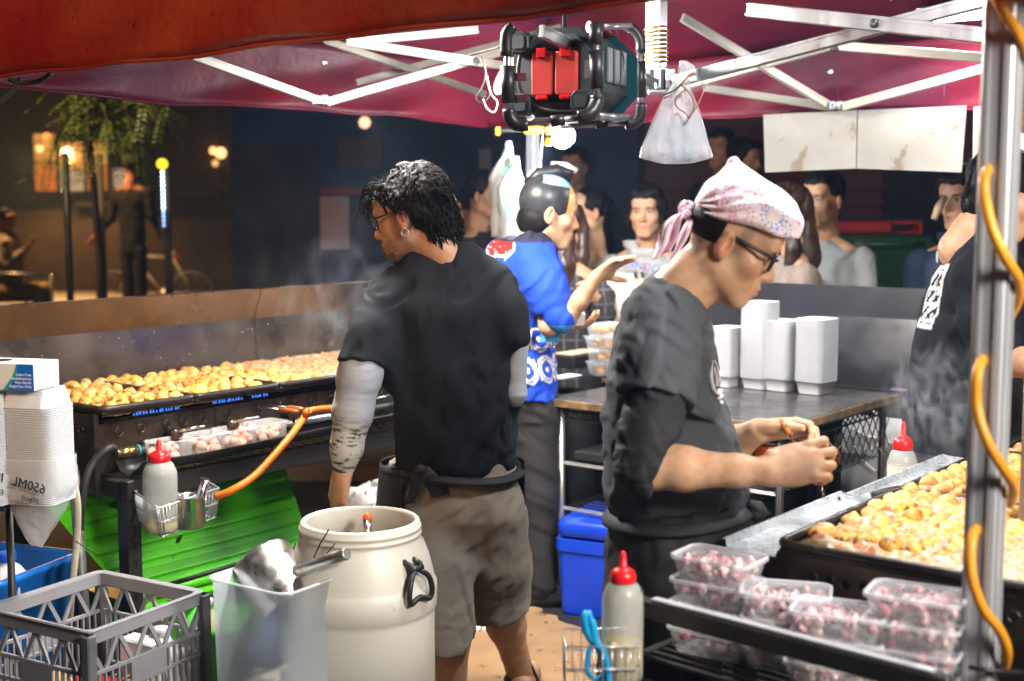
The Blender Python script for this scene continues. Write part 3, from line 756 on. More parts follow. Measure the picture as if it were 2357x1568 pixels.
for k in range(4):
    s = .46 + k * .138; o_ = S(s, .472, .755 + .02 * (s - .3) / 1.25)
    t = thing('meat_tub', ['small clear tub of raw meat beside the brass fitting in the bent tray', 'clear tub of pale meat, second from the brass fitting in the bent tray', 'clear tub of pink meat, third from the brass fitting in the bent tray', 'clear tub of orange-pink meat next to the picks in the bent tray'][k], 'tub', o_, 0, 'meat tubs in the bent tray')
    clear_box(o_, .132, .095, .07, M_CLEAR, t, .93, .004, RS)
    for q in range(11):
        v, f = blob(o_ + RS @ Vector((random.uniform(-.045, .045), random.uniform(-.03, .03), random.uniform(.012, .05))), random.uniform(.014, .022), q + k); 
        MB().add(v, f, True).build('meat_piece', M_MEAT, t)
# ------------------------------------------------------------------ hanging basket, bottle, cup
def squeeze_bottle(p, r, h, label, group, fill=.25, cap=M_REDP, liq=(.6, .42, .08), liqm=None, n=28):
    t = thing('squeeze_bottle', label, 'bottle', p, 0, group)
    b = [(r * .9, 0), (r, .012), (r, h * .6), (r * .97, h * .66), (r * .78, h * .735), (r * .55, h * .77), (r * .5, h * .78)]
    MB().lathe(b, p, n).build('body', mat('bottle_plastic', (.62, .62, .58), (.54, .54, .5), sc=9, rough=.28, alpha=.34), t, solid=.0012)
    MB().lathe([(r * .93, .004), (r * .95, .014), (r * .95, h * fill), (0, h * fill)], p, n).build('liquid', liqm or mat('oil', liq, rough=.2), t)
    c = MB().lathe([(r * .62, h * .765), (r * .64, h * .78), (r * .64, h * .815), (r * .56, h * .85), (r * .36, h * .87), (r * .2, h * .885), (r * .15, h * .97), (r * .09, h), (0, h)], p, n).build('cap', cap, t)
    return t
bk = thing('wire_basket', 'square chrome wire basket hung on the table beam with bottle and cup', 'basket', S(.35, .6, .6))
rc = [onz(308, 1132, .69), onz(366, 1170, .69), onz(504, 1124, .69), onz(444, 1090, .69)]
bc = [Vector((p.x, p.y, .595)) for p in rc]; cen = sum(rc, Vector()) / 4
bc = [cen.lerp(p, .9) - ZUP * (cen.z - .595) + ZUP * (cen.z - p.z) * 0 for p in rc]
for p in bc: p.z = .595
for lv, nm in ((0, 'rim_wire'), (.5, 'side_wire'), (1, 'base_wire')):
    MB().tube([rc[i].lerp(bc[i], lv) for i in range(4)], .004 if lv == 0 else .0028, 6, closed=True).build(nm, M_CHROME, bk)
for i in range(4):
    a, b, c, d = rc[i], rc[(i + 1) % 4], bc[i], bc[(i + 1) % 4]; n = int((b - a).length / .016)
    wv = MB()
    for k in range(n + 1): wv.tube([a.lerp(b, k / n), c.lerp(d, k / n)], .0022, 5)
    wv.build('side_grid', M_CHROME, bk)
wv = MB()
for k in range(13):
    f = k / 12; wv.tube([bc[0].lerp(bc[1], f), bc[3].lerp(bc[2], f)], .002, 5); wv.tube([bc[0].lerp(bc[3], f), bc[1].lerp(bc[2], f)], .002, 5)
wv.build('floor_grid', M_CHROME, bk)
zb = .599
bp = at(368, 1100, 3.93); bp.z = zb
squeeze_bottle(bp, .052, .285, 'clear squeeze bottle with red nozzle standing in the chrome basket', None, .1)
cp = at(438, 1170, 3.98); cp.z = zb
t = thing('steel_cup', 'stainless steel cup standing in the chrome basket beside the bottle', 'cup', cp)
MB().lathe([(.042, 0), (.046, .004), (.046, .098), (.049, .1), (.047, .1), (.044, .096), (.043, .01), (0, .008)], cp, 24).build('wall', M_STEEL, t)
foil = mat('foil', (.8, .8, .82), (.6, .6, .62), sc=40, rough=.22, metal=1, bump=.8, bsc=70)
o = MB().tube([cp + Vector((.0, 0, .03)), cp + Vector((.03, -.005, .085)), cp + Vector((.052, -.01, .155))], .0135, 10).build('foil_tube', foil); tag(o, 'tube of crumpled foil standing in the steel cup', 'foil tube')
# ------------------------------------------------------------------ glove box, container stacks, bag at the left edge
GB = at(26, 868, 3.42)
gx = Vector((math.cos(math.radians(-14)), math.sin(math.radians(-14)), 0)); gy = Vector((-gx.y, gx.x, 0)); GR = Matrix((gx, gy, ZUP)).transposed()
g = thing('glove_box', 'white and blue cardboard box of disposable gloves on the takeaway boxes', 'box', GB - ZUP * .04)
fw, fh, fd = .24, .072, .115; fc = GB + gx * (.068 - fw / 2)
M_GBOX = mat('glove_card', (.83, .84, .86), rough=.45)
MB().box(fc + gy * fd / 2, (fw, fd, fh), GR, .002).build('carton', M_GBOX, g)
fo = fc - gy * .0012
def onface(x, z): return fo + gx * x + ZUP * z
arcp = [(-.03 + .045 * math.sin(math.radians(a)), -.035 + .07 * (a / 90)) for a in range(0, 91, 9)]
arc = [(.0385 + .034 * math.sin(k / 10 * math.pi / 2), -.035 + .07 * k / 10) for k in range(11)]
b = MB(); b.add([onface(x, z) for x, z in arc] + [onface(.1195, z) for x, z in arc], [(k, 11 + k, 12 + k, k + 1) for k in range(10)]); b.build('blue_print', mat('print_blue', (.01, .16, .66), rough=.4), g)
b = MB(); b.add([onface(x - .013 * (1 - k / 14), z) - gy * .0003 for k, (x, z) in enumerate(arc)] + [onface(x, z) - gy * .0003 for x, z in arc], [(k, 11 + k, 12 + k, k + 1) for k in range(10)]); b.build('green_print', mat('print_green', (.01, .42, .28), rough=.4), g)
MB().lathe([(.03, 0), (.03, .0008), (0, .0008)], fc + gy * fd * .5 + ZUP * .036 + gx * (-.02), 20).build('opening', M_DARK, g)
M_PW = mat('print_white', (.9, .9, .92), rough=.5); M_PG = MATS['print_green']; M_PD = mat('print_grey', (.12, .13, .16), rough=.5)
for k, tx in enumerate(('Latex Free', 'Ambidextrous', 'Non-Sterile', 'Single Use Only')):
    lettering('lettering', tx, M_PW, g, frame_m(onface(.113, .004 - k * .0105) - gy * .0006, gx, ZUP), .0105, align='RIGHT')
lettering('lettering', 're+', M_PG, g, frame_m(onface(-.012, .004) - gy * .0006, gx, ZUP), .024, align='CENTER')
lettering('lettering', 'ee Gloves', M_PD, g, frame_m(onface(-.016, -.010) - gy * .0006, gx, ZUP), .0105, align='CENTER'); lettering('lettering', '100 Pieces', M_PD, g, frame_m(onface(-.006, -.029) - gy * .0006, gx, ZUP), .008, align='CENTER')
def stack(p, w, l, n, hh, label, group, R, dz=.0062, m=M_WHITEP, flare=.82, parent=None, upside=False, name='container_stack'):
    """nested takeaway tubs: each tub is a ring with its own lip"""
    t = thing(name, label, 'takeaway boxes', p, 0, group)
    rr = []
    for k, zz in ((flare, 0), (flare + .02, .004), (1, hh)): rr.append([Vector((x * k, y * k, zz)) for x, y in rrect(w, l, .16 * w, 3)])
    for k, zz in ((1.025, hh), (1.028, hh - .003), (1.01, hh - .003)): rr.append([Vector((x * k, y * k, zz)) for x, y in rrect(w, l, .16 * w, 3)])
    b = MB().loop(rr, True, True, False); me = None
    for i in range(n):
        if me is None:
            o = b.build('nested_box', m, t, world=False); me = o.data
        else: o = link('nested_box', me, None, t)
        z = i * dz
        o.location = (0, 0, z)
        if upside: o.rotation_euler = (math.pi, 0, 0); o.location = (0, 0, z + hh)
    t.rotation_euler = R.to_euler(); return t
p = at(92, 1100, 3.5); p.z = .80
SH = at(90, 1130, 3.55); 
stack(Vector((p.x, p.y, .795)), .15, .13, 46, .05, 'tall stack of white takeaway boxes in a torn bag under the glove box', None, GR, .0058, upside=True)
stack(Vector((p.x - .135, p.y + .0, .795)), .15, .13, 44, .05, 'stack of white takeaway boxes cut by the edge of the stall beside the bagged stack', None, GR, .0058, upside=True)
M_BAG = mat('thin_poly', (.85, .86, .88), rough=.2, alpha=.42, bump=.6, bsc=22, bdist=.01)
def crumple(fn, nu, nv, amp, seed):
    def g2(a, b):
        p = Vector(fn(a, b)); k = amp * (.3 + .7 * b); q = p * 24
        return p + Vector((float(hnoise(q.x, q.y, q.z, seed)), float(hnoise(q.y, q.z, q.x, seed + 1)), float(hnoise(q.z, q.x, q.y, seed + 2)))) * k
    return MB().sheet(g2, nu, nv)
def bagfn(c, w, l, ztop, zbot, tip):
    def fn(a, b):
        ang = 2 * math.pi * a; k = 1.06 if b < .35 else 1.06 - .94 * ((b - .35) / .65) ** 1.2
        z = ztop + (zbot - ztop) * b; sx = abs(math.cos(ang)) ** .5 * math.copysign(1, math.cos(ang)); sy = abs(math.sin(ang)) ** .5 * math.copysign(1, math.sin(ang))
        return Vector(c) + GR @ Vector((sx * w / 2 * k + tip * max(0, b - .35), sy * l / 2 * k, 0)) + ZUP * (z - c[2])
    return fn
t = thing('torn_bag', 'torn clear bag printed 650ML gathered below the white takeaway boxes', 'plastic bag', Vector((p.x, p.y, .67)))
crumple(bagfn(Vector((p.x, p.y, .8)), .163, .145, .92, .665, -.02), 36, 18, .007, 2).build('film', M_BAG, t)
fr = Vector((p.x, p.y, 0)) - gy * .079
lettering('lettering', '650ML', M_PRINT, t, frame_m(fr + ZUP * .835 + gx * .075 - gy * .012, -gx + ZUP * .2, ZUP), .037, .0008); lettering('lettering', '(50pcs)', M_PRINT, t, frame_m(fr + ZUP * .808 + gx * .055 - gy * .012, -gx + ZUP * .2, ZUP), .018, .0008)
t = thing('printed_bag', 'clear bag printed 1050ML around the neighbouring takeaway boxes', 'plastic bag', Vector((p.x - .135, p.y, .74)))
crumple(bagfn(Vector((p.x - .135, p.y, .8)), .163, .145, .88, .74, 0), 30, 10, .005, 5).build('film', M_BAG, t)
fr2 = fr - gx * .10
lettering('lettering', '1050', M_PRINT, t, frame_m(fr2 + ZUP * .86 + gx * .055 - gy * .012, -gx + ZUP * .15, ZUP), .036, .0008)
lettering('lettering', '(50pcs)', M_PRINT, t, frame_m(fr2 + ZUP * .83 + gx * .05 - gy * .012, -gx + ZUP * .1, ZUP), .016, .0008)
# small shelf that carries the stacks
sf = thing('side_shelf', 'low black wire shelf carrying the takeaway boxes beside the cooking table', 'shelf', Vector((p.x - .1, p.y, 0)))
for k in range(5): MB().box(Vector((p.x - .2, p.y - .07 + k * .035, .785)), (.26, .008, .012), GR).build('slat', M_BLACK, sf)
MB().box(Vector((p.x - .12, p.y - .02, .774)), (.02, .2, .01), GR).build('crossbar', M_BLACK, sf)
for e in (-1, 1): MB().tube([Vector((p.x - .12 + .0, p.y + .08 * e, 0)), Vector((p.x - .12, p.y + .08 * e, .775))], .011, 8).build('leg', M_BLACK, sf)
# grey pole with white hose
gp_ = thing('grey_pole', 'scuffed grey steel pole with a pale hose tied to it beside the blue tub', 'pole', onz(176, 1560, 0))
a = at(170, 1085, 3.95); b_ = Vector((a.x + .03, a.y, 0))
MB().tube([b_, a], .017, 12).build('pole', mat('grey_pole', (.2, .2, .2), (.1, .1, .1), sc=20, rough=.5, metal=.6, spots=(.05, .04, .03)), gp_)
MB().tube(bez([at(150, 1035, 3.85), at(166, 1100, 3.85), at(178, 1160, 3.86), at(176, 1250, 3.88), at(168, 1330, 3.88), at(160, 1420, 3.9), at(150, 1540, 3.9)], 30), .011, 9).build('pale_hose', mat('pale_hose', (.62, .55, .42), (.5, .43, .32), rough=.45), gp_)
MB().tube([at(173, 1245, 3.82), at(200, 1262, 3.85), at(228, 1281, 3.85)], .0022, 5).build('cable_tie', M_BPLAST, gp_)
# ================================================================== barrel, tubs, crates on the floor
# white barrel
bc_ = onz(829, 1197, .75); BX = Vector((bc_.x, bc_.y, 0))
M_HDPE = mat('hdpe', (.66, .63, .55), (.58, .545, .46), sc=3, rough=.4, bump=.08, bsc=25, spots=(.36, .29, .2), ssc=9, sth=.64, sub=.15, subc=(.6, .5, .35))
br_ = thing('plastic_barrel', 'cream white plastic barrel with black handles and open threaded neck', 'barrel', BX)
prof = [(.19, 0), (.2, .01), (.2, .5), (.203, .515), (.207, .52), (.207, .58), (.202, .588), (.2, .595), (.197, .61), (.186, .655), (.172, .69), (.163, .703), (.163, .712), (.166, .714), (.166, .719), (.162, .721), (.162, .729), (.165, .731), (.165, .736), (.161, .738), (.161, .748), (.157, .753), (.150, .753), (.148, .745), (.148, .70), (.17, .67), (.185, .6), (.185, .2), (0, .2)]
MB().lathe(prof, BX, 56).build('body', M_HDPE, br_)
def dhandle(ang, name='handle'):
    R = Matrix.Rotation(ang, 3, 'Z'); o = BX
    f = lambda r, y, z: o + R @ Vector((r, y, z))
    h = MB()
    for y in (-.018, .018): h.tube([f(.17, y, .668), f(.2, y, .66), f(.205, y, .645)], [.009, .009, .008], 8)
    h.tube([f(.203, -.024, .65), f(.203, .024, .65)], .008, 8)
    pts = [f(.206, -.012, .645), f(.216, -.034, .625), f(.219, -.044, .59), f(.217, -.036, .566), f(.216, 0, .576), f(.217, .036, .566), f(.219, .044, .59), f(.216, .034, .625), f(.206, .012, .645)]
    h.tube(bez(pts, 40), .0078, 8); return h.build(name, M_BPLAST, br_)
dhandle(math.radians(-38)); dhandle(math.radians(152))
MB().tube([at(722, 1285, 3.28), at(738, 1250, 3.28), at(757, 1219, 3.28)], .0022, 5).build('cable_tie', M_BPLAST, br_); MB().tube([at(752, 1274, 3.28), at(765, 1260, 3.28), at(772, 1250, 3.28)], .002, 5).build('cable_tie', M_BPLAST, br_)
a = at(845, 1225, 3.5); b_ = at(846, 1200, 3.52)
t = thing('dough_paddle', 'steel rod with a rounded orange tip standing inside the white barrel', 'paddle', Vector((a.x, a.y, .22)))
MB().tube([Vector((a.x, a.y + .06, .22)), a, b_ + ZUP * .006], .0125, 12).build('rod', M_STEEL, t)
MB().lathe([(.0135, 0), (.0135, .012), (.010, .02), (.004, .024), (0, .0245)], b_ + ZUP * .0, 14).build('tip', mat('orange_tip', (.75, .1, .01), rough=.4), t)
# batter inside
MB().lathe([(.184, .45), (0, .45)], BX, 40).build('batter', mat('batter_liquid', (.78, .7, .5), rough=.25), br_)
# ---- frosted tub with saucepan
ct_ = [onz(511, 1337, .64), onz(698, 1378, .64), onz(803, 1295, .64)]; ct_.append(ct_[0] + ct_[2] - ct_[1])
cc = sum(ct_, Vector()) / 4
ax = (ct_[1] - ct_[0]); az = ax.normalized(); ay = Vector((-az.y, az.x, 0)); wl = ax.length; ll = (ct_[2] - ct_[1]).dot(ay)
TR = Matrix((az, ay, ZUP)).transposed()
t = thing('frosted_tub', 'milky translucent plastic tub holding a dented saucepan beside the white barrel', 'tub', Vector((cc.x, cc.y, .38)), 0)
clear_box(Vector((cc.x, cc.y, .32)), wl, ll, .32, mat('milky_tub', (.78, .83, .88), (.7, .76, .82), sc=7, rough=.35, alpha=.38, spots=(.9, .9, .9), ssc=22, sth=.68), t, .93, .006, TR, 'wall', .0025)
MB().box(Vector((cc.x, cc.y, .327)), (wl * .8, ll * .8, .006), TR).build('residue', mat('residue', (.7, .62, .55), rough=.5), t)
o = MB().box(Vector((cc.x, cc.y, .158)), (.26, .26, .315), TR, .004).build('cardboard_carton', M_CARD); tag(o, 'brown cardboard carton standing under the milky tub', 'carton')
# saucepan upside down in the tub
pa, pb = at(598, 1282, 3.42), at(664, 1389, 3.35); dirp = (pb - pa).normalized()
q = dirp.to_track_quat('Z', 'Y').to_matrix()
t = thing('saucepan', 'scratched aluminium saucepan lying mouth down in the milky tub', 'saucepan', pa)
M_PANAL = mat('scratched_aluminium', (.72, .71, .69), (.58, .57, .55), sc=12, rough=.33, metal=1, bump=.08, bsc=60, rvar=.12, spots=(.4, .37, .33), ssc=30)
L_ = .17; R_ = .084
MB().lathe([(0, 0), (R_ * .94, 0), (R_, .008), (R_, L_), (R_ + .003, L_ + .002), (R_ - .003, L_), (R_ - .003, .01), (0, .006)], pa, 44, q).build('pot', M_PANAL, t)
ha = at(690, 1312, 3.32); hb = at(799, 1275, 3.24)
MB().tube([ha - (hb - ha) * .08, ha, hb - (hb - ha) * .02, hb], [.015, .0165, .0165, .0145], 14).build('handle', M_PANAL, t)
# dark tool lying in the tub
t = thing('batter_ladle', 'dark ladle seen dimly through the milky tub wall', 'ladle', Vector((cc.x, cc.y, .42)))
MB().tube([Vector((cc.x - .06, cc.y - .03, .415)), Vector((cc.x - .04, cc.y - .04, .48)), Vector((cc.x - .03, cc.y - .03, .56))], [.05, .04, .025], 12).build('bowl', mat('blue_grey', (.12, .17, .26), rough=.5), t)
# ---- grey milk crate
M_CRATE = mat('crate_plastic', (.32, .32, .34), (.25, .25, .27), sc=6, rough=.5, bump=.15, bsc=80, spots=(.42, .35, .3), ssc=24, sth=.63)
c3 = [onz(232, 1315, .53), onz(468, 1362, .53), onz(196, 1456, .53)]
ex = (c3[1] - c3[0]).normalized(); ey = Vector((ex.y, -ex.x, 0)); wx = (c3[1] - c3[0]).length; wy = abs((c3[2] - c3[1]).dot(ey))
CR = Matrix((ex, -ey, ZUP)).transposed(); cco = (c3[0] + ex * wx / 2 + ey * wy / 2); cco.z = .23
def crate(base, wx, wy, h, R, label, m=M_CRATE):
    t = thing('milk_crate', label, 'crate', base)
    P = lambda x, y, z: base + R @ Vector((x, y, 0)) + ZUP * z
    def sides(fn):
        for i, (L, D) in enumerate(((wx, wy), (wy, wx), (wx, wy), (wy, wx))):
            Ri = Matrix.Rotation(math.pi / 2 * i, 3, 'Z'); fn(i, L, lambda a, o, z: base + R @ (Ri @ Vector((a, -D / 2 + o, 0))) + ZUP * z, R @ Ri)
    def rail(z, hh, th, nm):
        def f(i, L, p, RR): MB().box(p(0, th / 2, z), (L, th, hh), RR, .002).build(nm, m, t)
        sides(f)
    rail(h - .018, .036, .014, 'rim'); rail(h * .62, .012, .008, 'rail'); rail(h * .42, .01, .008, 'rail'); rail(.02, .04, .01, 'base_band')
    MB().loop([[P(x, y, h + .001) for x, y in rrect(wx + .012, wy + .012, .025, 4)], [P(x, y, h + .005) for x, y in rrect(wx + .006, wy + .006, .025, 4)], [P(x, y, h + .001) for x, y in rrect(wx - .026, wy - .026, .02, 4)]], False).build('lip', m, t)
    def struts(i, L, p, RR):
        n = 4
        for k in range(n):
            x0 = -L / 2 + L * (k + .5) / n
            for e in (-1, 1):
                A, B = p(x0 + e * .005, .006, h * .62), p(x0 + e * L / n * .46, .006, h - .035); MB().bar(A, B, .012, .006, RR @ Vector((0, 1, 0))).build('strut', m, t)
        for k in range(int(L / .022)):
            x0 = -L / 2 + .011 + k * .022; MB().box(p(x0, .005, h * .32), (.005, .008, h * .6), RR).build('bar', m, t)
        MB().box(p(0, .003, h * .5), (L * .3, .005, h * .22), RR, .001).build('plate', m, t)
        for e in (-1, 1): MB().box(p(e * L / 2, .0, h / 2), (.03, .03, h - .01), RR, .004).build('corner_post', m, t)
    sides(struts)
    for k in range(7): MB().box(P(-wx / 2 + (k + .5) * wx / 7, 0, .008), (.012, wy, .012), R).build('floor_slat', m, t)
    return t
crate(cco, wx, wy, .30, CR, 'scuffed grey milk crate with open slatted sides, topmost of its pair')
cr2 = crate(Vector((cco.x, cco.y, .0)), wx * .97, wy * .97, .225, CR, 'grey milk crate under the topmost scuffed crate')
# things in the crate
o = MB().box(cco + CR @ Vector((.02, -.03, 0)) + ZUP * .05, (.16, .1, .07), CR @ Matrix.Rotation(.4, 3, 'Z'), .006).build('red_packet', mat('red_packet', (.5, .015, .03), rough=.3, bump=.6, bsc=30)); tag(o, 'crumpled red packet lying inside the grey milk crate', 'packet')
o = MB().box(cco + CR @ Vector((-.08, -.08, 0)) + ZUP * .055, (.1, .08, .08), CR @ Matrix.Rotation(-.3, 3, 'Z'), .006).build('paper_parcel', mat('kraft', (.6, .4, .22), (.45, .28, .14), rough=.7)); tag(o, 'small brown paper parcel inside the grey milk crate', 'parcel')
rp = []
for k in range(60):
    a = k * .42; rp.append(cco + CR @ Vector((.13 + .035 * math.cos(a), .02 + .035 * math.sin(a), .05 + .0009 * k)))
o = MB().tube(rp, .005, 6).build('rope_coil', mat('rope', (.5, .34, .16), rough=.8)); tag(o, 'coil of brown rope inside the grey milk crate', 'rope')
o = MB().box(cco + CR @ Vector((.09, .08, 0)) + ZUP * .1, (.12, .06, .17), CR, .006).build('white_carton', mat('carton_w', (.75, .75, .72), rough=.5)); tag(o, 'white carton standing upright in the grey milk crate', 'carton')
# ---- blue tub with jugs
M_BLUET = mat('blue_tub', (.012, .17, .62), (.008, .12, .5), sc=6, rough=.3, bump=.1, bsc=30, spots=(.1, .3, .6), ssc=18, sth=.7)
bt = Vector((-1.72, 4.05, 0)); BR = Matrix.Rotation(math.radians(-20), 3, 'Z')
t = thing('blue_tub', 'bright blue plastic tub full of capped jugs beside the grey pole', 'tub', bt)
rings = []
for k, z in ((.84, .0), (.86, .02), (.97, .44), (1.06, .46), (1.06, .475), (1.0, .478), (.95, .46), (.84, .03), (.3, .025)): rings.append([bt + BR @ Vector((x * k, y * k, z)) for x, y in rrect(.52, .40, .05, 5)])
MB().loop(rings, True, True, True).build('wall', M_BLUET, t)
for k, (x, y) in enumerate(((.02, -.06), (.17, -.03), (-.15, -.05))):
    jb = bt + BR @ Vector((x, y, .19)); j = thing('jug', ('milky jug with a blue screw cap in the middle of the blue tub', 'milky jug with a blue cap against the tub rim by the pole', 'milky jug with blue cap at the outer end of the blue tub')[k], 'jug', jb, 0, 'jugs in the blue tub')
    MB().lathe([(.066, 0), (.07, .01), (.07, .22), (.062, .255), (.04, .285), (.022, .3), (.022, .315)], jb, 24).build('body', mat('jug_plastic', (.72, .7, .72), (.62, .6, .64), sc=10, rough=.35, sub=.2, subc=(.6,.6,.6)), j)
    MB().lathe([(.026, .305), (.027, .309), (.027, .331), (.024, .335), (0, .335)], jb, 20).build('cap', mat('blue_cap', (.01, .1, .6), rough=.35), j)
    MB().tube(bez([jb + Vector((.03, -.045, .29)), jb + Vector((.05, -.065, .26)), jb + Vector((.055, -.07, .2)), jb + Vector((.045, -.055, .16))], 14), .009, 8).build('handle', MATS['jug_plastic'], j)
# ---- lime green tote: leaning ribbed lid and bin below
M_LIME = mat('lime_plastic', (.11, .70, .012), (.085, .58, .01), sc=5, rough=.32, bump=.06, bsc=30, spots=(.05, .3, .01), ssc=20, sth=.7)
t = thing('leaning_green_cover', 'large ribbed lime green plastic cover leaning under the cooking table', 'cover', S(.75, .45, .3))
A0, A1 = S(.32, .42, .30), S(1.12, .42, .30); B0, B1 = S(.16, .16, .64), S(1.20, .16, .64)
nrm = (A1 - A0).cross(B0 - A0).normalized(); nrm = nrm if nrm.y < 0 else -nrm
def lid(a, b):
    p = A0.lerp(A1, a).lerp(B0.lerp(B1, a), b); k = (b * 7) % 1
    rib = .012 if k < .55 else 0.0
    if b < .03 or b > .97 or a < .02 or a > .98: rib = .016
    return p + nrm * rib
MB().sheet(lid, 30, 84, False).build('ribbed_panel', M_LIME, t, solid=.003)
MB().tube([A0 + nrm * .008, A1 + nrm * .008], .014, 8).build('edge', M_LIME, t)
t = thing('green_bin', 'lime green storage bin standing under the leaning ribbed cover', 'bin', S(.75, .3, 0))
MB().sbox(.36, 1.1, .05, .46, 0, .262, .01).build('body', M_LIME, t); MB().sbox(.34, 1.12, .03, .475, .262, .285, .006).build('rim', M_LIME, t)
for k in range(4): MB().sbox(.45 + k * .16, .465 + k * .16, .46, .472, .02, .26).build('rib', M_LIME, t)
o = MB().tube([at(395, 1344, 4.22), at(620, 1277, 4.5)], .008, 6).build('black_strap', M_RUBBER, t)
# green crate with milk bottle and jerrycan
gc = at(500, 1440, 3.75); gc.z = 0
t = thing('green_crate', 'green open crate wedged between grey milk crate and milky tub', 'crate', gc)
rings = []
for k, z in ((.9, 0), (.92, .02), (1, .36), (1.05, .365), (1.05, .385), (.97, .385), (.9, .03), (.2, .03)): rings.append([gc + Vector((x * k, y * k, z)) for x, y in rrect(.17, .26, .03, 4)])
MB().loop(rings, True, True, True).build('wall', mat('green_plastic', (.06, .42, .02), (.04, .3, .015), sc=8, rough=.35, spots=(.3, .4, .2), ssc=30, sth=.7), t)
jb = gc + Vector((-.025, -.02, .2))
j = thing('milk_bottle', 'cream filled bottle with a white cap standing in the green crate', 'bottle', jb)
MB().lathe([(.036, 0), (.038, .01), (.038, .15), (.034, .185), (.018, .215), (.017, .23)], jb, 20).build('body', mat('cream_bottle', (.78, .66, .42), (.7, .58, .36), rough=.3), j)
MB().lathe([(.02, .222), (.02, .244), (.017, .247), (0, .247)], jb, 16).build('cap', M_WHITEP, j)
jb = Vector((gc.x - .1, gc.y - .25, 0)); j = thing('jerrycan', 'white plastic jerrycan standing behind the grey milk crate', 'jerrycan', jb)
MB().lathe([(.08, 0), (.085, .01), (.085, .30), (.07, .36), (.03, .4), (.024, .42)], jb, 24).build('body', MATS['jug_plastic'], j); MB().lathe([(.027, .41), (.027, .435), (0, .437)], jb, 16).build('cap', M_WHITEP, j)
# white cloth rags and clear plastic bag beside the man's hand
for px, py, d, sz, lb in ((850, 1150, 4.7, .1, 'crumpled clear plastic bag lying under the table behind the man'), (1110, 1445, 4.75, .07, 'white crumpled cloth lying on the floor beside his foot')):
    p0 = at(px, py, d); F_ = Field(p0 - Vector((sz * 1.5,) * 3), p0 + Vector((sz * 1.5,) * 3), .008)
    F_.ell(p0, (sz, sz * .7, sz * .55)); F_.noise((14, 14, 14), .02, 3); P, Fc = F_.surface()
    o = npmesh('crumpled_' + ('bag' if sz > .08 else 'cloth'), P - np.array(p0), Fc, mat('rag_white' if sz < .08 else 'bag_clear', (.7, .7, .7), rough=.5 if sz < .08 else .2, alpha=1 if sz < .08 else .45)); o.location = p0; tag(o, lb, 'bag' if sz > .08 else 'cloth')
# ================================================================== right griddle, drip tray, cart with octopus boxes
ZR = .88
M_GALV = mat('galvanised', (.6, .64, .68), (.42, .46, .5), sc=16, rough=.3, metal=.3, bump=.12, bsc=70, rvar=.12, spots=(.85, .87, .9), ssc=24, sth=.62)
rt = thing('griddle_table', 'black steel table carrying the wide griddle beside the man in the bandana', 'table', S(1.2, 3.1, 0))
MB().sbox(.33, 2.4, 2.62, 3.75, .62, .66, .003).build('top', M_BLACK, rt)
for s_, t_ in ((.36, 2.66), (2.36, 2.66), (.36, 3.7), (2.36, 3.7)): MB().sbox(s_ - .02, s_ + .02, t_ - .02, t_ + .02, 0, .62).build('leg', M_BLACK, rt)
MB().sbox(.34, 2.4, 2.50, 2.62, .60, .63, .003).build('ledge', M_BLACK, rt)
bn = thing('side_burner', 'dark steel burner box with a row of round holes under the wide griddle', 'burner', S(.31, 3.1, .66))
MB().sbox(.318, .325, 2.78, 3.62, .66, ZR - .012).build('front_panel', M_SOOT, bn); MB().sbox(.325, 2.3, 2.775, 2.782, .66, ZR - .012).build('side_panel', M_SOOT, bn)
MB().sbox(.33, 2.3, 2.79, 3.62, .665, .67).build('floor_plate', M_SOOT, bn); MB().sbox(.325, 2.3, 3.62, 3.627, .66, ZR - .012).build('side_panel', M_SOOT, bn)
for k in range(15):
    t_ = 2.835 + k * .0375
    part(ring(S(.3165, t_, .822), -U, .0115, .0028), 'vent_rim', M_SOOT, bn); part(disc(S(.318, t_, .822), -U, .0115, .0015), 'vent_hole', M_DARK, bn)
RPL = ['cast iron plate with raw batter roll along its edge in the wide griddle', 'cast iron plate of takoyaki in the wide griddle beside the tall squeeze bottle', 'cast iron plate of takoyaki at the steaming end of the wide griddle']
for i, (a, b) in enumerate(((.30, .95), (.955, 1.6), (1.605, 2.25))): pan(a, b, 2.765, 3.6, ZR - .012, RPL[i], 'cast iron plates of the wide griddle')
PB = 0
for i in range(24):
    for j in range(9):
        s_ = .36 + i * .0535 + random.uniform(-.007, .007); t_ = 2.80 + j * .0535 + random.uniform(-.007, .007)
        if i == 0 or (random.random() < .1): continue
        if t_ > 2.80 + .0535 * (5.6 + i * .15): continue                       # hidden by the leg of the tent
        ball(S(s_, t_, ZR + .002 + random.uniform(-.003, .009)), .45 if i < 8 else .65, 'plump takoyaki ball turning in the wide griddle beside the drip tray', 'takoyaki balls in the wide griddle'); PB += 1
lumps(.325, 2.2, 2.785, 3.58, ZR + .004, 260, 120, 21, 'griddle_batter', 'wet batter with ginger and scallion between the balls of the wide griddle', .011)
# roll of raw batter along the front
F_ = Field(S(.33, 2.78, ZR) - Vector((.1, .35, .05)), S(.33, 3.4, ZR) + Vector((.1, .1, .06)), .005)
F_.chain([S(.335 + .012 * math.sin(k * 1.7), 2.79 + k * .045, ZR + .008 + .004 * math.sin(k * 2.3)) for k in range(14)], [.017 + .005 * math.sin(k * 2.1) for k in range(14)], .012); F_.noise((40, 40, 40), .004, 2)
P, Fc = F_.surface(); o = npmesh('batter_roll', P, Fc, mat('batter_roll', (.80, .62, .38), (.62, .36, .12), sc=26, rough=.35, bump=.4, bsc=90, spots=(.6, .2, .15), ssc=60, sth=.68)); tag(o, 'pale roll of half-cooked batter along the front rim of the wide griddle', 'batter')
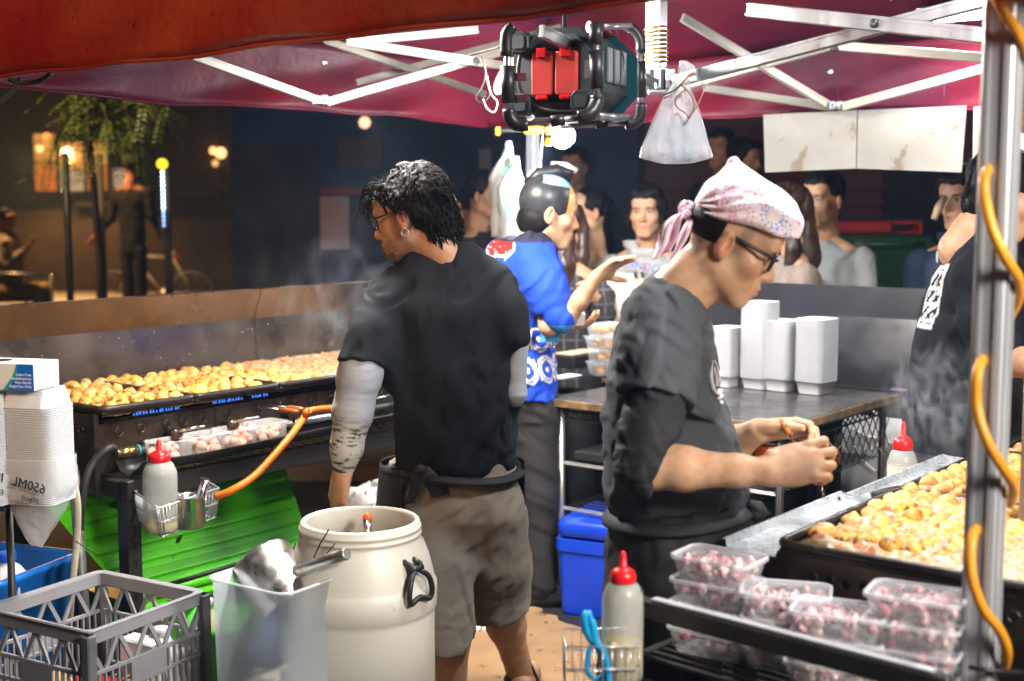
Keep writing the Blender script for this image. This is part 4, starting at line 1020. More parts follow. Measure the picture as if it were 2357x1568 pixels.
# drip tray (two lengths of bent galvanised sheet)
def drip(s0, s1, z, t0, label):
    t = thing('drip_tray', label, 'tray', S((s0 + s1) / 2, t0, z))
    pr = [(t0 - .012, z + .016), (t0 - .004, z + .018), (t0, z), (t0 + .118, z - .004), (t0 + .122, z + .012)]
    MB().sheet(lambda a, b: S(s0 + (s1 - s0) * a, *(pr[int(round(b * 4))])), 10, 4, False).build('channel', M_GALV, t, solid=.0016)
    MB().add([S(s1, *q) for q in pr], [(0, 1, 2, 3, 4)]).build('end_plate', M_GALV, t, solid=.0016)
    return t
drip(.33, .93, .852, 2.625, 'galvanised drip tray with white batter splashes beside the bandana man'); drip(.90, 1.62, .845, 2.635, 'galvanised drip tray beyond the first, in front of the squeeze bottle')
MB().sbox(.4, 1.6, 2.66, 2.74, .66, .842).build('tray_support', M_SOOT, rt)
o = MB().tube(bez([S(.93, 2.70, .872), S(.96, 2.735, .884), S(1.0, 2.76, .886), S(1.05, 2.77, .88)], 16), .008, 8).build('plate_handle', M_BPLAST); tag(o, 'short curved black plate handle sticking up between the drip trays', 'handle')
bq = at(2078, 1040, 3.72); bq.z = .63
squeeze_bottle(bq, .044, .345, 'pale oil squeeze bottle with red nozzle standing behind the far drip tray', None, .62, liqm=mat('pale_oil', (.62, .62, .42), rough=.25))
# ---- cart
ck = thing('serving_cart', 'black framed cart with a grey topped front rail holding octopus boxes', 'cart', S(.15, 2.9, 0))
RL, RRt = onz(1478, 1372, .80), onz(2190, 1556, .80)
ru = (RRt - RL).normalized()
MB().bar(RL - ru * .03 - ZUP * .022, RRt - ZUP * .022, .026, .04, ZUP, .004).build('front_rail', M_BLACK, ck); MB().bar(RL + ru * .03 + ZUP * .001, RRt - ru * .03 + ZUP * .001, .02, .004, ZUP).build('rail_strip', mat('grey_strip', (.42, .43, .47), (.34, .35, .38), rough=.3, metal=.1), ck)
MB().box(RL - ru * .035 + Vector((0, 0, -.39)), (.05, .05, .80), RS, .006).build('post', M_BLACK, ck); MB().box(RRt + ru * .02 + Vector((0, 0, -.42)), (.045, .045, .80), RS, .006).build('post', M_BLACK, ck)
ro = ru.cross(ZUP); ro = ro if ro.y < 0 else -ro; bk_ = -ro
for k in range(9): MB().bar(RL + bk_ * (.012 + k * .03) - ZUP * .13, RRt + bk_ * (.012 + k * .03) - ZUP * .13, .012, .006).build('shelf_slat', M_BLACK, ck)
MB().bar(RL - ZUP * .135 - ru * .01, RL + bk_ * .27 - ZUP * .135 - ru * .01, .02, .02).build('shelf_side', M_BLACK, ck); MB().bar(RRt - ZUP * .135, RRt + bk_ * .27 - ZUP * .135, .02, .02).build('shelf_side', M_BLACK, ck)
MB().bar(RL - ZUP * .18, RRt - ZUP * .18, .012, .012).build('lower_rail', M_BLACK, ck)
for e in (RL - ru * .02 + bk_ * .29, RRt + bk_ * .29): MB().box(Vector((e.x, e.y, .33)), (.03, .03, .66), RS, .004).build('post', M_BLACK, ck)
M_OCT = mat('octopus', (.56, .24, .25), (.36, .07, .09), sc=22, rough=.28, bump=.3, bsc=60, coat=.5, rnd=.3); M_OCTW = mat('octopus_white', (.84, .72, .71), (.64, .36, .37), sc=30, rough=.28, coat=.5, rnd=.12); M_OCTD = mat('octopus_dark', (.11, .04, .06), (.36, .04, .05), sc=25, rough=.28, coat=.5)
def slice_mesh(seed, m0, m1, r, h):
    rg_ = random.Random(seed); vs = []; n = 11
    for k, z in ((.72, -h), (1, -h * .6), (1, h * .6), (.72, h)): vs += [(r * k * (1 + .14 * math.sin(3 * i + seed)) * math.cos(6.283 * i / n), r * k * .85 * math.sin(6.283 * i / n), z + h * .3 * math.sin(2 * i + seed)) for i in range(n)]
    fs = [(j * n + i, j * n + (i + 1) % n, (j + 1) * n + (i + 1) % n, (j + 1) * n + i) for j in range(3) for i in range(n)] + [tuple(range(n))[::-1], tuple(3 * n + i for i in range(n))]
    me = small('octopus_piece', vs, fs, m0); me.materials.append(m1); me.polygons.foreach_set('material_index', [1 if (q // n) == 1 and q < 3 * n else 0 for q in range(len(fs))]); return me
OM = [slice_mesh(i, M_OCTW, (M_OCT, M_OCT, M_OCTD)[i % 3], (.017, .02, .014, .018)[i % 4], (.009, .007, .013, .010)[i % 4]) for i in range(5)] + [small('octopus_piece', *ball_mesh(30 + i, .016), m_) for i, m_ in enumerate((M_OCT, M_OCTW))]
M_TUBP = mat('box_plastic', (.86, .86, .88), rough=.2, alpha=.16); M_LIDP = mat('lid_plastic', (.88, .88, .92), (.8, .8, .86), sc=20, rough=.2, alpha=.2)
M_RIMP = mat('lid_rim', (.74, .74, .8), rough=.3, alpha=.5)
bw, bl, bh = .175, .118, .052
def octo_box(p, ang, label, seed, npc=46):
    t = thing('octopus_box', label, 'food box', p, ang, 'clear boxes of chopped octopus on the cart'); rg = random.Random(seed)
    rings = [[Vector((x * k, y * k, z)) for x, y in rrect(bw, bl, .022, 4)] for k, z in ((.8, .0), (.83, .004), (.97, bh - .004))]
    MB().loop(rings, True, True, False).build('tub', M_TUBP, t, world=False, solid=.001)
    MB().loop([[Vector((x * k, y * k, z)) for x, y in rrect(bw, bl, .022, 4)] for k, z in ((.97, bh - .005), (1.03, bh - .005), (1.03, bh + .002), (1.0, bh + .003), (.95, bh + .001))], False).build('rim', M_RIMP, t, world=False)
    MB().loop([[Vector((x * k, y * k, z)) for x, y in rrect(bw, bl, .022, 4)] for k, z in ((.955, bh + .0005), (.93, bh - .001))], True, False, True).build('lid', M_LIDP, t, world=False)
    if npc > 60: MB().tube(bez([(-.03 + .012 * q, .012 * math.sin(q * 2.3 + seed), bh + .0025) for q in range(6)], 24), .0011, 5).build('marker_scrawl', M_PRINT, t, world=False)
    for q in range(npc):
        o = bpy.data.objects.new('octopus_piece', OM[rg.randrange(7)]); COL.objects.link(o); o.parent = t
        z = rg.uniform(.01, bh - .012) if q > npc * .45 else rg.uniform(.03, bh - .008); f = .34 + .10 * z / bh
        o.location = (rg.uniform(-f, f) * bw, rg.uniform(-f, f) * bl, z); o.rotation_euler = (rg.uniform(0, 6), rg.uniform(0, 6), rg.uniform(0, 6)); k = rg.uniform(.45, .8); o.scale = (k, k * rg.uniform(.75, 1), k * rg.uniform(.7, 1.3))
    return t
TH0 = math.atan2(ru.y, ru.x)
OB = [((1656, 1279), .88, 4, TH0 + .12, 'above the blue peg end of the rail'), ((1812, 1357), .835, 3, TH0 + .5, 'next to the taller corner stack'), ((1930, 1400), .835, 3, TH0 + .35, 'between the two squarer stacks'), ((2112, 1364), .88, 4, TH0 + .28, 'tall stack before the griddle corner')]
NM = ['topmost', 'second from the top', 'third from the top', 'lowest']
COLN = ['stack at the squeeze bottle end of the cart', 'shorter stack beside the bottle end one', 'shorter stack beside the tent leg stack', 'tall stack beside the tent leg']
for c, (pxy, zt, n, ang, _) in enumerate(OB):
    for k in range(n):
        p = onz(*pxy, zt); b0 = Vector((p.x, p.y, zt - bh - k * .0495)) + Vector((random.uniform(-.004, .004), random.uniform(-.004, .004), 0)) + bk_ * (-.004 * k)
        octo_box(b0, ang + random.uniform(-.04, .04), 'octopus box, %s of %s' % (NM[k] if k < n - 1 else 'lowest', COLN[c]), c * 10 + k, 72 if k < 1 else 44)
# ---- peg, bottle and basket at the cart end
bq = at(1433, 1420, 2.52); bq.z = .655
squeeze_bottle(bq, .041, .262, 'clear squeeze bottle with red nozzle in the basket at the cart end', None, .3)
t = thing('cart_basket', 'small wire basket hooked on the end of the black cart', 'basket', Vector((bq.x - .02, bq.y, .62)))
bb = Vector((bq.x - .03, bq.y, .65)); cs_ = [(-.085, -.05), (.06, -.05), (.06, .06), (-.085, .06)]
for z in (.0, .045, .09): MB().tube([bb + Vector((x, y, z)) for x, y in cs_], .0018, 5, closed=True).build('hoop_wire', M_CHROME, t)
for i in range(4):
    (x0, y0), (x1, y1) = cs_[i], cs_[(i + 1) % 4]
    for k in range(8): f = k / 8; MB().tube([bb + Vector((x0 + (x1 - x0) * f, y0 + (y1 - y0) * f, z)) for z in (0, .09)], .0012, 5).build('upright_wire', M_CHROME, t)
for k in range(6): MB().tube([bb + Vector((-.085 + .029 * k, -.05, 0)), bb + Vector((-.085 + .029 * k, .06, 0))], .0013, 5).build('floor_wire', M_CHROME, t)
M_SKY = mat('sky_blue_plastic', (.01, .36, .72), (.01, .30, .62), rough=.35)
t = thing('scissor_handles', 'sky blue scissors standing handles down in the cart basket', 'scissors', at(1372, 1500, 2.5))
a0, a1, a2 = at(1357, 1410, 2.5), at(1365, 1480, 2.5), at(1378, 1560, 2.49)
MB().tube(bez([at(1352, 1408, 2.5), at(1362, 1440, 2.5), at(1368, 1475, 2.5), at(1392, 1510, 2.5), at(1400, 1565, 2.49), at(1404, 1600, 2.49)], 24), [.009] * 3 + [.0125] * 4 + [.011] * 8 + [.010] * 6 + [.009] * 4, 10, sx=.7).build('handle', M_SKY, t)
MB().tube(bez([at(1366, 1478, 2.505), at(1352, 1510, 2.505), at(1352, 1545, 2.505), at(1368, 1562, 2.505), at(1388, 1556, 2.505), at(1391, 1525, 2.505), at(1376, 1496, 2.505)], 30), .0055, 8).build('finger_loop', M_SKY, t)
MB().tube([at(1352, 1408, 2.5), at(1345, 1420, 2.5), at(1350, 1450, 2.5), at(1362, 1476, 2.5)], [.007, .008, .009, .008], 8).build('second_handle', M_SKY, t)
# ---- tent leg details: amber cable wound round the leg
def cab(pts, n=40): return MB().tube(bez([at(x, y, d) for x, y, d in pts], n), .0095, 10)
t = thing('amber_cable', 'amber extension cable wound loosely round the aluminium tent leg', 'cable', Vector((PD.x, PD.y, .3)))
cab([(2290, -10, 2.27), (2310, 25, 2.26), (2345, 80, 2.28), (2368, 150, 2.33), (2355, 300, 2.42)], 30).build('strand', M_AMBER, t)
cab([(2285, 372, 2.36), (2268, 400, 2.30), (2266, 450, 2.28), (2285, 530, 2.26), (2318, 600, 2.26), (2345, 645, 2.30), (2343, 690, 2.36), (2315, 745, 2.42)], 40).build('strand', M_AMBER, t)
cab([(2275, 800, 2.36), (2252, 850, 2.29), (2248, 930, 2.28), (2270, 1010, 2.26), (2310, 1080, 2.26), (2333, 1120, 2.3), (2325, 1160, 2.37)], 40).build('strand', M_AMBER, t)
cab([(2275, 1190, 2.37), (2240, 1230, 2.30), (2236, 1320, 2.27), (2262, 1400, 2.26), (2300, 1450, 2.26), (2318, 1500, 2.28), (2310, 1545, 2.32)], 40).build('strand', M_AMBER, t)
MB().tube([at(2230, 1536, 2.29), at(2270, 1542, 2.27), at(2340, 1548, 2.3), at(2357, 1548, 2.36)], .005, 6).build('cable_tie', M_BPLAST, t)
# beige side screen beyond the leg
o = MB().sheet(lambda a, b: at(2296, 0, 2.75) * 0 + Vector((1.13 + .5 * a, 2.85 - .35 * a, .30 + .92 * b + .02 * math.sin(a * 9))), 10, 6).build('side_screen', mat('beige_screen', (.36, .30, .25), (.28, .23, .19), sc=3, rough=.35, metal=.3), solid=.004); tag(o, 'beige metal side screen beside the wide griddle behind the tent leg', 'screen')

# ================================================================== packing counter in the middle
ZC = .85
pc = thing('packing_counter', 'black topped packing counter on a wire rack with white box stacks', 'counter', S(2.35, 1.2, 0))
K0, K1, K2, K3 = onz(1200, 905, ZC), onz(1850, 985, ZC), onz(1952, 898, ZC), onz(1330, 838, ZC)
K0 = S(1.86, .55, ZC); K1 = S(1.86, 2.0, ZC); K2 = S(2.82, 2.0, ZC); K3 = S(2.82, .55, ZC)
M_TOP = mat('counter_top', (.035, .036, .04), (.06, .058, .058), sc=4, rough=.22, bump=.05, bsc=20, rvar=.1, spots=(.14, .1, .05), ssc=14, sth=.7)
MB().sbox(1.86, 2.82, .98, 2.0, ZC - .012, ZC, .003).build('top', M_TOP, pc); M_EDGE = mat('worn_edge', (.22, .13, .05), (.06, .04, .025), sc=24, rough=.5)
MB().sbox(1.852, 1.86, .98, 2.005, ZC - .03, ZC - .001, .002).build('edge', M_EDGE, pc); MB().sbox(1.86, 2.82, 2.0, 2.008, ZC - .03, ZC - .001, .002).build('edge', M_EDGE, pc)
for s_, t_ in ((1.9, 1.96), (2.78, 1.96), (1.9, 1.02), (2.78, 1.02)): MB().tube([S(s_, t_, 0), S(s_, t_, ZC - .012)], .014, 10).build('post', M_BLACK if t_ > 1.1 else M_ALU, pc)
for z in (.80, .77):
    MB().tube([S(1.9, 1.96, z), S(2.78, 1.96, z)], .005, 6).build('rack_rail', M_BLACK, pc); MB().tube([S(1.9, 1.02, z), S(1.9, 1.96, z)], .005, 6).build('rack_rail', M_BLACK, pc)
zz = [S(1.9 + .022 * k, 1.96, .80 if k % 2 else .77) for k in range(41)]; MB().tube(zz, .0035, 5).build('truss_wire', M_BLACK, pc)
zz = [S(1.9, 1.02 + .022 * k, .80 if k % 2 else .77) for k in range(69)]; MB().tube(zz, .0035, 5).build('truss_wire', M_BLACK, pc)
for z in (.42, .6):
    for k in range(22): MB().tube([S(1.9 + .04 * k, 1.02, z), S(1.9 + .04 * k, 1.96, z)], .003, 5).build('shelf_wire', M_BLACK if k else M_CHROME, pc)
    MB().tube([S(1.9, 1.02, z - .008), S(1.9, 1.96, z - .008)], .005, 6).build('rack_rail', M_CHROME, pc)
for k in range(14): MB().tube([S(1.95 + .06 * k, 1.965, .62), S(1.95 + .06 * k + .12, 1.965, .77)], .0025, 5).build('side_mesh', M_BLACK, pc); MB().tube([S(2.07 + .06 * k, 1.966, .62), S(1.95 + .06 * k, 1.966, .77)], .0025, 5).build('side_mesh', M_BLACK, pc)
# stacks
RSm = Matrix.Rotation(RZ - .1, 3, 'Z')
SD = [((1676, 893), .115, .105, 30, .05, 'shortest stack of white takeaway boxes at the sauce bottle end of the counter'), ((1752, 898), .115, .12, 46, .05, 'tallest stack of white takeaway boxes on the packing counter'), ((1806, 903), .12, .12, 35, .055, 'white takeaway box stack between the tallest and the counter end'), ((1884, 910), .135, .125, 37, .055, 'white takeaway box stack at the open end of the packing counter')]
for (pxy, w_, l_, n_, hh, lb) in SD:
    p = onz(*pxy, ZC); p.z = ZC + .001; stack(p + Vector((0, .05, 0)), w_, l_, n_, hh, lb, 'white takeaway boxes on the packing counter', RSm, .0068, flare=.8)
# sauce bottles behind the man
p = onz(1636, 860, ZC); p.z = ZC
t = thing('sauce_bottle', 'orange sauce bottle with a red cap beside the shortest box stack', 'bottle', p)
MB().lathe([(.03, 0), (.032, .01), (.032, .13), (.026, .155), (.014, .17)], p, 20).build('body', mat('orange_sauce', (.62, .16, .015), rough=.3), t); MB().lathe([(.016, .168), (.016, .19), (.006, .2), (.004, .22), (0, .22)], p, 16).build('cap', M_REDP, t)
# food boxes at the blue coat end
def food_tub(p, ang, label, w_=.16, l_=.12, h_=.055):
    t = thing('food_tub', label, 'food box', p, ang, 'clear tubs of food on the packing counter'); R = Matrix.Rotation(0, 3, 'Z')
    clear_box(Vector((0, 0, 0)), w_, l_, h_, M_TUBP, None, .85, .006, R)
    o = bpy.context.scene.objects[-1] if False else COL.objects[-1]; o.parent = t; o.name = 'tub'
    for q in range(9):
        v, f = blob(Vector((random.uniform(-.05, .05), random.uniform(-.035, .035), random.uniform(.014, .04))), random.uniform(.012, .02), q); MB().add(v, f, True).build('food_piece', M_TAKOP, t, world=False)
ft = onz(1395, 862, ZC)
for k in range(4): food_tub(Vector((ft.x + random.uniform(-.012, .012), ft.y, ZC + .001 + k * .057)), .3 + .15 * k, 'clear tub of sliced food on the counter, %s of its stack' % ['lowest', 'second', 'third', 'topmost'][k])
M_KRAFT = mat('kraft_board', (.62, .48, .3), (.5, .37, .2), sc=6, rough=.6)
p = onz(1330, 812, ZC + .06); o = MB().box(Vector((p.x, p.y, ZC + .062)), (.22, .1, .008), RS, .002).build('wooden_board', M_KRAFT); tag(o, 'thin pale wooden board lying on the black crate by the food tubs', 'board')
o = MB().box(Vector((p.x, p.y, ZC + .029)), (.26, .14, .056), RS, .004).build('black_case', M_BPLAST); tag(o, 'flat black case under the pale board on the packing counter', 'case')
p = onz(1300, 868, ZC); o = MB().box(Vector((p.x, p.y, ZC + .003)), (.16, .07, .004), RS).build('paper_slips', M_PAPER); tag(o, 'white paper slips lying on the counter beside the blue coat', 'paper')
# things on the rack shelves
for (s0, s1, t0, t1, z0, z1, c, lb, nm) in ((1.95, 2.25, 1.2, 1.55, .425, .56, M_CARD, 'brown carton on the lower rack shelf of the packing counter', 'carton'), (2.4, 2.7, 1.1, 1.5, .425, .60, M_CARD, 'brown carton on the lower rack shelf behind the other carton', 'carton'), (1.93, 2.2, 1.06, 1.24, .605, .64, M_BPLAST, 'flat black tray on the upper rack shelf', 'tray')):
    o = MB().sbox(s0, s1, t0, t1, z0, z1, .004).build(nm, c); tag(o, lb, nm)
t = thing('rack_tub', 'tall grey plastic tub on the upper rack shelf beside the bandana man', 'tub', S(1.97, 1.32, .605)); clear_box(S(2.0, 1.34, .605), .14, .18, .17, M_FROST, t, .88, .006, RS)
M_ORB = mat('orange_carton', (.75, .13, .015), (.65, .1, .01), rough=.4); M_BLB = mat('black_carton', (.02, .02, .024), rough=.35)
for k, (s0, t0, a_) in enumerate(((1.93, 1.72, .0), (2.02, 1.84, .25), (2.2, 1.86, .2), (2.38, 1.88, .1))):
    t = thing('printed_carton', ('orange and grey carton on the rack shelf below the counter', 'orange carton tilted on the rack shelf next to the corner post', 'black carton with white lettering on the rack shelf', 'black carton at the far end of the rack shelf')[k], 'carton', S(s0, t0, .605))
    R = RS @ Matrix.Rotation(a_, 3, 'Z'); c_ = S(s0 + .05, t0, .605)
    MB().box(c_ + ZUP * .065, (.1, .1, .13), R, .003).build('carton', M_ORB if k < 2 else M_BLB, t)
    MB().box(c_ + ZUP * .03, (.102, .102, .05), R, .001).build('band', mat('grey_band', (.5, .5, .5), rough=.4) if k < 2 else M_ORB, t)
    lettering('lettering', 'ALL', M_PW, t, frame_m(c_ + R @ Vector((-.0525, .035, .015)), R @ Vector((0, -1, 0)), ZUP), .03)
# ---- splashguard and dark board at the far side
M_SPL2 = mat('splash_dark', (.04, .04, .045), (.025, .025, .028), sc=2, rough=.22, metal=.1, spec=.22, bump=.05, bsc=12, rvar=.08)
sg2 = thing('counter_splashguard', 'dark stainless splashguard behind the white box stacks on the counter', 'splashguard', S(3.1, 1.9, .8))
def sp2(t0, t1, prof, nm, m): MB().sheet(lambda a, b: S(*[prof[min(len(prof) - 2, int(b * (len(prof) - 1)))][0] + 0 if False else (lambda i, f: prof[i][0] + (prof[i + 1][0] - prof[i][0]) * f)(min(len(prof) - 2, int(b * (len(prof) - 1))), b * (len(prof) - 1) - min(len(prof) - 2, int(b * (len(prof) - 1))))], t0 + (t1 - t0) * a, (lambda i, f: prof[i][1] + (prof[i + 1][1] - prof[i][1]) * f)(min(len(prof) - 2, int(b * (len(prof) - 1))), b * (len(prof) - 1) - min(len(prof) - 2, int(b * (len(prof) - 1))))), 6, len(prof) - 1, False).build(nm, m, sg2, solid=.002)
sp2(.95, 3.6, [(3.05, .83), (3.12, 1.12), (3.14, 1.25)], 'panel', M_SPL2)
MB().sbox(3.02, 3.06, .95, 3.6, .72, .83, .003).build('beam', M_BLACK, sg2); MB().sbox(3.0, 3.02, 1.9, 3.4, .835, .842).build('violet_strip', mat('violet_strip', (.25, .18, .3), rough=.3), sg2)
for t_ in (1.0, 2.2, 3.5): MB().sbox(3.04, 3.08, t_, t_ + .04, 0, .72).build('leg', M_BLACK, sg2)
# grey plastic sheet with sprayed drawing hung behind the rack
m = mat('grey_sheet', (.42, .42, .42), (.36, .36, .36), sc=2, rough=.5, bump=.3, bsc=5, bdist=.02)
t = thing('painted_sheet', 'grey plastic sheet with a faint sprayed drawing hung behind the rack', 'sheet', S(2.98, 2.4, 0))
MB().sheet(lambda a, b: S(2.985 + .01 * math.sin(a * 14), 1.7 + 1.5 * a, .02 + .7 * b), 24, 6).build('sheet', m, t, solid=.002)
M_SPR = mat('spray', (.66, .64, .6), rough=.6)
def spr(pts, w): 
    q = [at(x, y, 5.0) for x, y in pts]; q = [S(2.968, st_of(p)[1], p.z) for p in q]; MB().tube(bez(q, 24), w, 6, sx=1).build('sprayed_line', M_SPR, t)
def sprz(pts, w):
    q = []
    for x, y in pts:
        r = ray(x, y); base = Vector((0, 0, CAMZ)); k = (2.968 - (base - ORI).dot(U)) / r.dot(U); q.append(base + r * k)
    MB().tube(bez(q, 24), w, 6).build('sprayed_line', M_SPR, t)
sprz([(1960, 950), (2005, 945), (2035, 975), (2030, 1015), (2000, 1040), (1990, 1065)], .006); sprz([(1960, 985), (2000, 1005), (2040, 1010)], .005); sprz([(2035, 1000), (2050, 1020), (2060, 990)], .004); sprz([(1985, 1060), (2015, 1085)], .004)
# ---- blue cool box on the floor
M_COOL = mat('cooler_blue', (.006, .05, .55), (.005, .04, .42), sc=5, rough=.35, bump=.06, bsc=40, spots=(.05, .12, .5), ssc=20, sth=.7)
pb_ = Vector((.44, 5.0, .015)); CRt = Matrix.Rotation(math.radians(-26), 3, 'Z')
t = thing('cool_box', 'royal blue plastic cool box with closed lid on the floor', 'cool box', pb_)
P_ = lambda x, y, z: pb_ + CRt @ Vector((x, y, z))
MB().loop([[P_(x * k, y * k, z) for x, y in rrect(.42, .36, .03, 4)] for k, z in ((.93, 0), (.95, .01), (1, .25), (1.04, .255), (1.04, .30), (1.0, .302))], False, True, True).build('body', M_COOL, t)
MB().loop([[P_(x * k, y * k, z) for x, y in rrect(.43, .37, .04, 4)] for k, z in ((.97, .312), (1.0, .318), (1.0, .36), (.95, .375), (.3, .382))], True, True, True).build('lid', M_COOL, t)
MB().lathe([(.018, 0), (.018, .003), (0, .003)], P_(.1, -.178, .05), 14, (CRt @ Vector((0, -1, 0))).to_track_quat('Z', 'Y').to_matrix()).build('drain_hole', M_DARK, t)
# ================================================================== things hung in the tent
# ---- floodlight unit in a tubular cage
fl_ = thing('floodlight', 'black battery floodlight in a tubular cage with red battery latches', 'floodlight', at(1320, 290, 3.75))
M_FB = mat('flood_body', (.02, .035, .04), (.014, .024, .03), sc=12, rough=.45, bump=.3, bsc=220, bdist=.001); M_FT = mat('flood_teal', (.008, .06, .075), rough=.4); M_FG = mat('flood_grey', (.07, .085, .095), (.05, .065, .075), sc=14, rough=.5, bump=.3, bsc=240, bdist=.001)
yw = math.radians(-24); fx = Vector((math.cos(yw), math.sin(yw), 0)); fy = Vector((-fx.y, fx.x, 0)); FR = Matrix((fx, fy, ZUP)).transposed(); fc0 = at(1300, 172, 3.82)
def FP(x, y, z): return fc0 + FR @ Vector((x, y, z))
def octo(w, h, c): return [(w / 2, h / 2 - c), (w / 2 - c, h / 2), (-w / 2 + c, h / 2), (-w / 2, h / 2 - c), (-w / 2, -h / 2 + c), (-w / 2 + c, -h / 2), (w / 2 - c, -h / 2), (w / 2, -h / 2 + c)]
def oprism(x0, y0, y1, w, h, c, k1=1.0, z0=0): return MB().loop([[FP(x0 + x, y0, z0 + z) for x, z in octo(w, h, c)], [FP(x0 + x * k1, y1, z0 + z * k1) for x, z in octo(w, h, c)]], False, True, True)
oprism(0, -.06, .16, .27, .25, .07).build('body', M_FB, fl_); oprism(.03, .161, .24, .27, .25, .07, .85).build('lamp_hood', M_FT, fl_)
oprism(-.005, -.075, -.061, .225, .21, .05).build('back_panel', M_FG, fl_); oprism(.005, -.082, -.0755, .15, .165, .02).build('battery_bay', M_DARK, fl_)
MB().box(FP(0, -.083, .078), (.07, .006, .03), FR, .002).build('badge_plate', M_FB, fl_)
for e in (-1, 1):
    l = MB().loop([[FP(.005 + e * .036 + x, y, -.005 + z) for x, z in rrect(.064, .122, .008, 3)] for y in (-.0825, -.0965)] + [[FP(.005 + e * .036 + x * .9, -.099, -.005 + z * .94) for x, z in rrect(.064, .122, .008, 3)]], False, False, True).build('battery_cover', mat('flood_red', (.72, .06, .05), (.62, .05, .045), sc=20, rough=.5, bump=.2, bsc=200, bdist=.001), fl_)
    MB().box(FP(.005 + e * .036, -.1, .052), (.03, .012, .028), FR, .003).build('latch', M_REDP, l); MB().box(FP(.005 + e * .036, -.098, -.072), (.036, .01, .014), FR, .004).build('catch', M_REDP, l)
for x, z in ((-.1, .085), (-.095, -.09), (.09, -.085)):
    pd = MB().loop([[FP(x + a * k, y, z + b * k) for a, b in octo(.062, .062, .014)] for k, y in ((1, -.07), (1, -.104), (.9, -.108))], False, False, True).build('bumper', M_FB, fl_)
    MB().loop([[FP(x + a, y, z + b) for a, b in octo(.036, .036, .006)] for y in (-.108, -.1105)], False, False, True).build('bumper_inset', M_FG, pd)
MB().tube(bez([FP(-.055, -.09, .1), FP(-.095, -.1, .05), FP(-.10, -.1, -.03), FP(-.07, -.09, -.085), FP(.0, -.1, -.11), FP(.07, -.09, -.115)], 30), .006, 8).build('cord', M_RUBBER, fl_)
for e in (-1, 0, 1): MB().box(FP(.138, .05 + e * .06, .02), (.012, .04, .1), FR, .003).build('side_rib', M_FG, fl_)
MB().lathe([(.05, 0), (.05, .006), (.03, .012), (0, .012)], FP(.05, .11, .125), 20, None).build('red_dial', M_REDP, fl_)
def cage(pts, nm='cage_tube', r=.0095): MB().tube(pts, r, 10).build(nm, M_ALU, fl_)
def sleeve(pts, r=.0165): MB().tube(pts, r, 10).build('cage_sleeve', M_BPLAST, fl_)
dA, dB = 3.62, 4.02
cage([at(1168, 72, dA), at(1168, 265, dA)]); sleeve(bez([at(1182, 60, dA), at(1166, 80, dA), at(1165, 130, dA)], 8)); sleeve([at(1168, 152, dA), at(1170, 238, dA)], .019); sleeve(bez([at(1171, 252, dA), at(1174, 272, dA), at(1190, 288, dA), at(1216, 288, dA)], 10), .018)
MB().bar(at(1178, 178, dA), at(1200, 178, 3.72), .03, .022).build('cage_arm', M_BPLAST, fl_); MB().bar(at(1178, 228, dA), at(1200, 226, 3.72), .03, .022).build('cage_arm', M_BPLAST, fl_)
cage([at(1205, 283, dA), at(1350, 270, dA + .02)]); sleeve([at(1268, 279, dA), at(1300, 276, dA)], .016); sleeve(bez([at(1330, 270, dA), at(1358, 262, dA), at(1374, 235, dA + .02), at(1374, 218, dA + .02)], 10), .019)
cage([at(1372, 70, dA), at(1374, 225, dA)]); sleeve([at(1372, 55, dA), at(1371, 100, dA)], .019); sleeve([at(1372, 116, dA), at(1374, 205, dA)], .0195)
MB().bar(at(1350, 160, dA + .03), at(1372, 160, dA + .01), .02, .05).build('cage_arm', M_BPLAST, fl_)
cage([at(1472, 70, dB), at(1474, 280, dB)]); sleeve(bez([at(1440, 58, dB), at(1462, 72, dB), at(1474, 95, dB), at(1474, 122, dB)], 10), .0165); sleeve([at(1473, 142, dB), at(1474, 225, dB)], .018); sleeve(bez([at(1475, 238, dB), at(1474, 265, dB), at(1462, 282, dB), at(1440, 284, dB)], 10), .018)
cage([at(1440, 282, dB), at(1290, 290, dB - .02)]); cage([at(1375, 268, 3.66), at(1445, 270, 4.0)], r=.011); sleeve([at(1372, 284, 3.9), at(1398, 283, 3.9)], .017); cage([at(1385, 62, 3.66), at(1450, 60, 4.0)]); sleeve([at(1355, 62, 3.64), at(1385, 64, 3.66)], .016)
MB().bar(at(1440, 195, 3.98), at(1470, 195, dB), .03, .05).build('cage_arm', M_BPLAST, fl_)
MB().tube(bez([at(1415, 50, 3.8), at(1424, 90, 3.8), at(1436, 135, 3.85), at(1434, 165, 3.85)], 12), .0016, 5).build('hanging_wire', M_BPLAST, fl_)
MB().tube([at(1300, 110, 3.8), at(1300, 60, 3.8) + ZUP * .2], .008, 6).build('hook', M_BPLAST, fl_)
MB().lathe([(.1, 0), (.1, .004), (0, .005)], FP(.025, .243, 0), 24, (fy).to_track_quat('Z', 'Y').to_matrix()).build('led_lens', emission('flood_lens', (.93, .97, 1), 14), fl_)
lamp('floodlight_beam', 'SPOT', FP(.025, .26, 0), 60, (.93, .96, 1), .08, target=FP(.0, 1.26, -.5), spot=130, blend=.7)
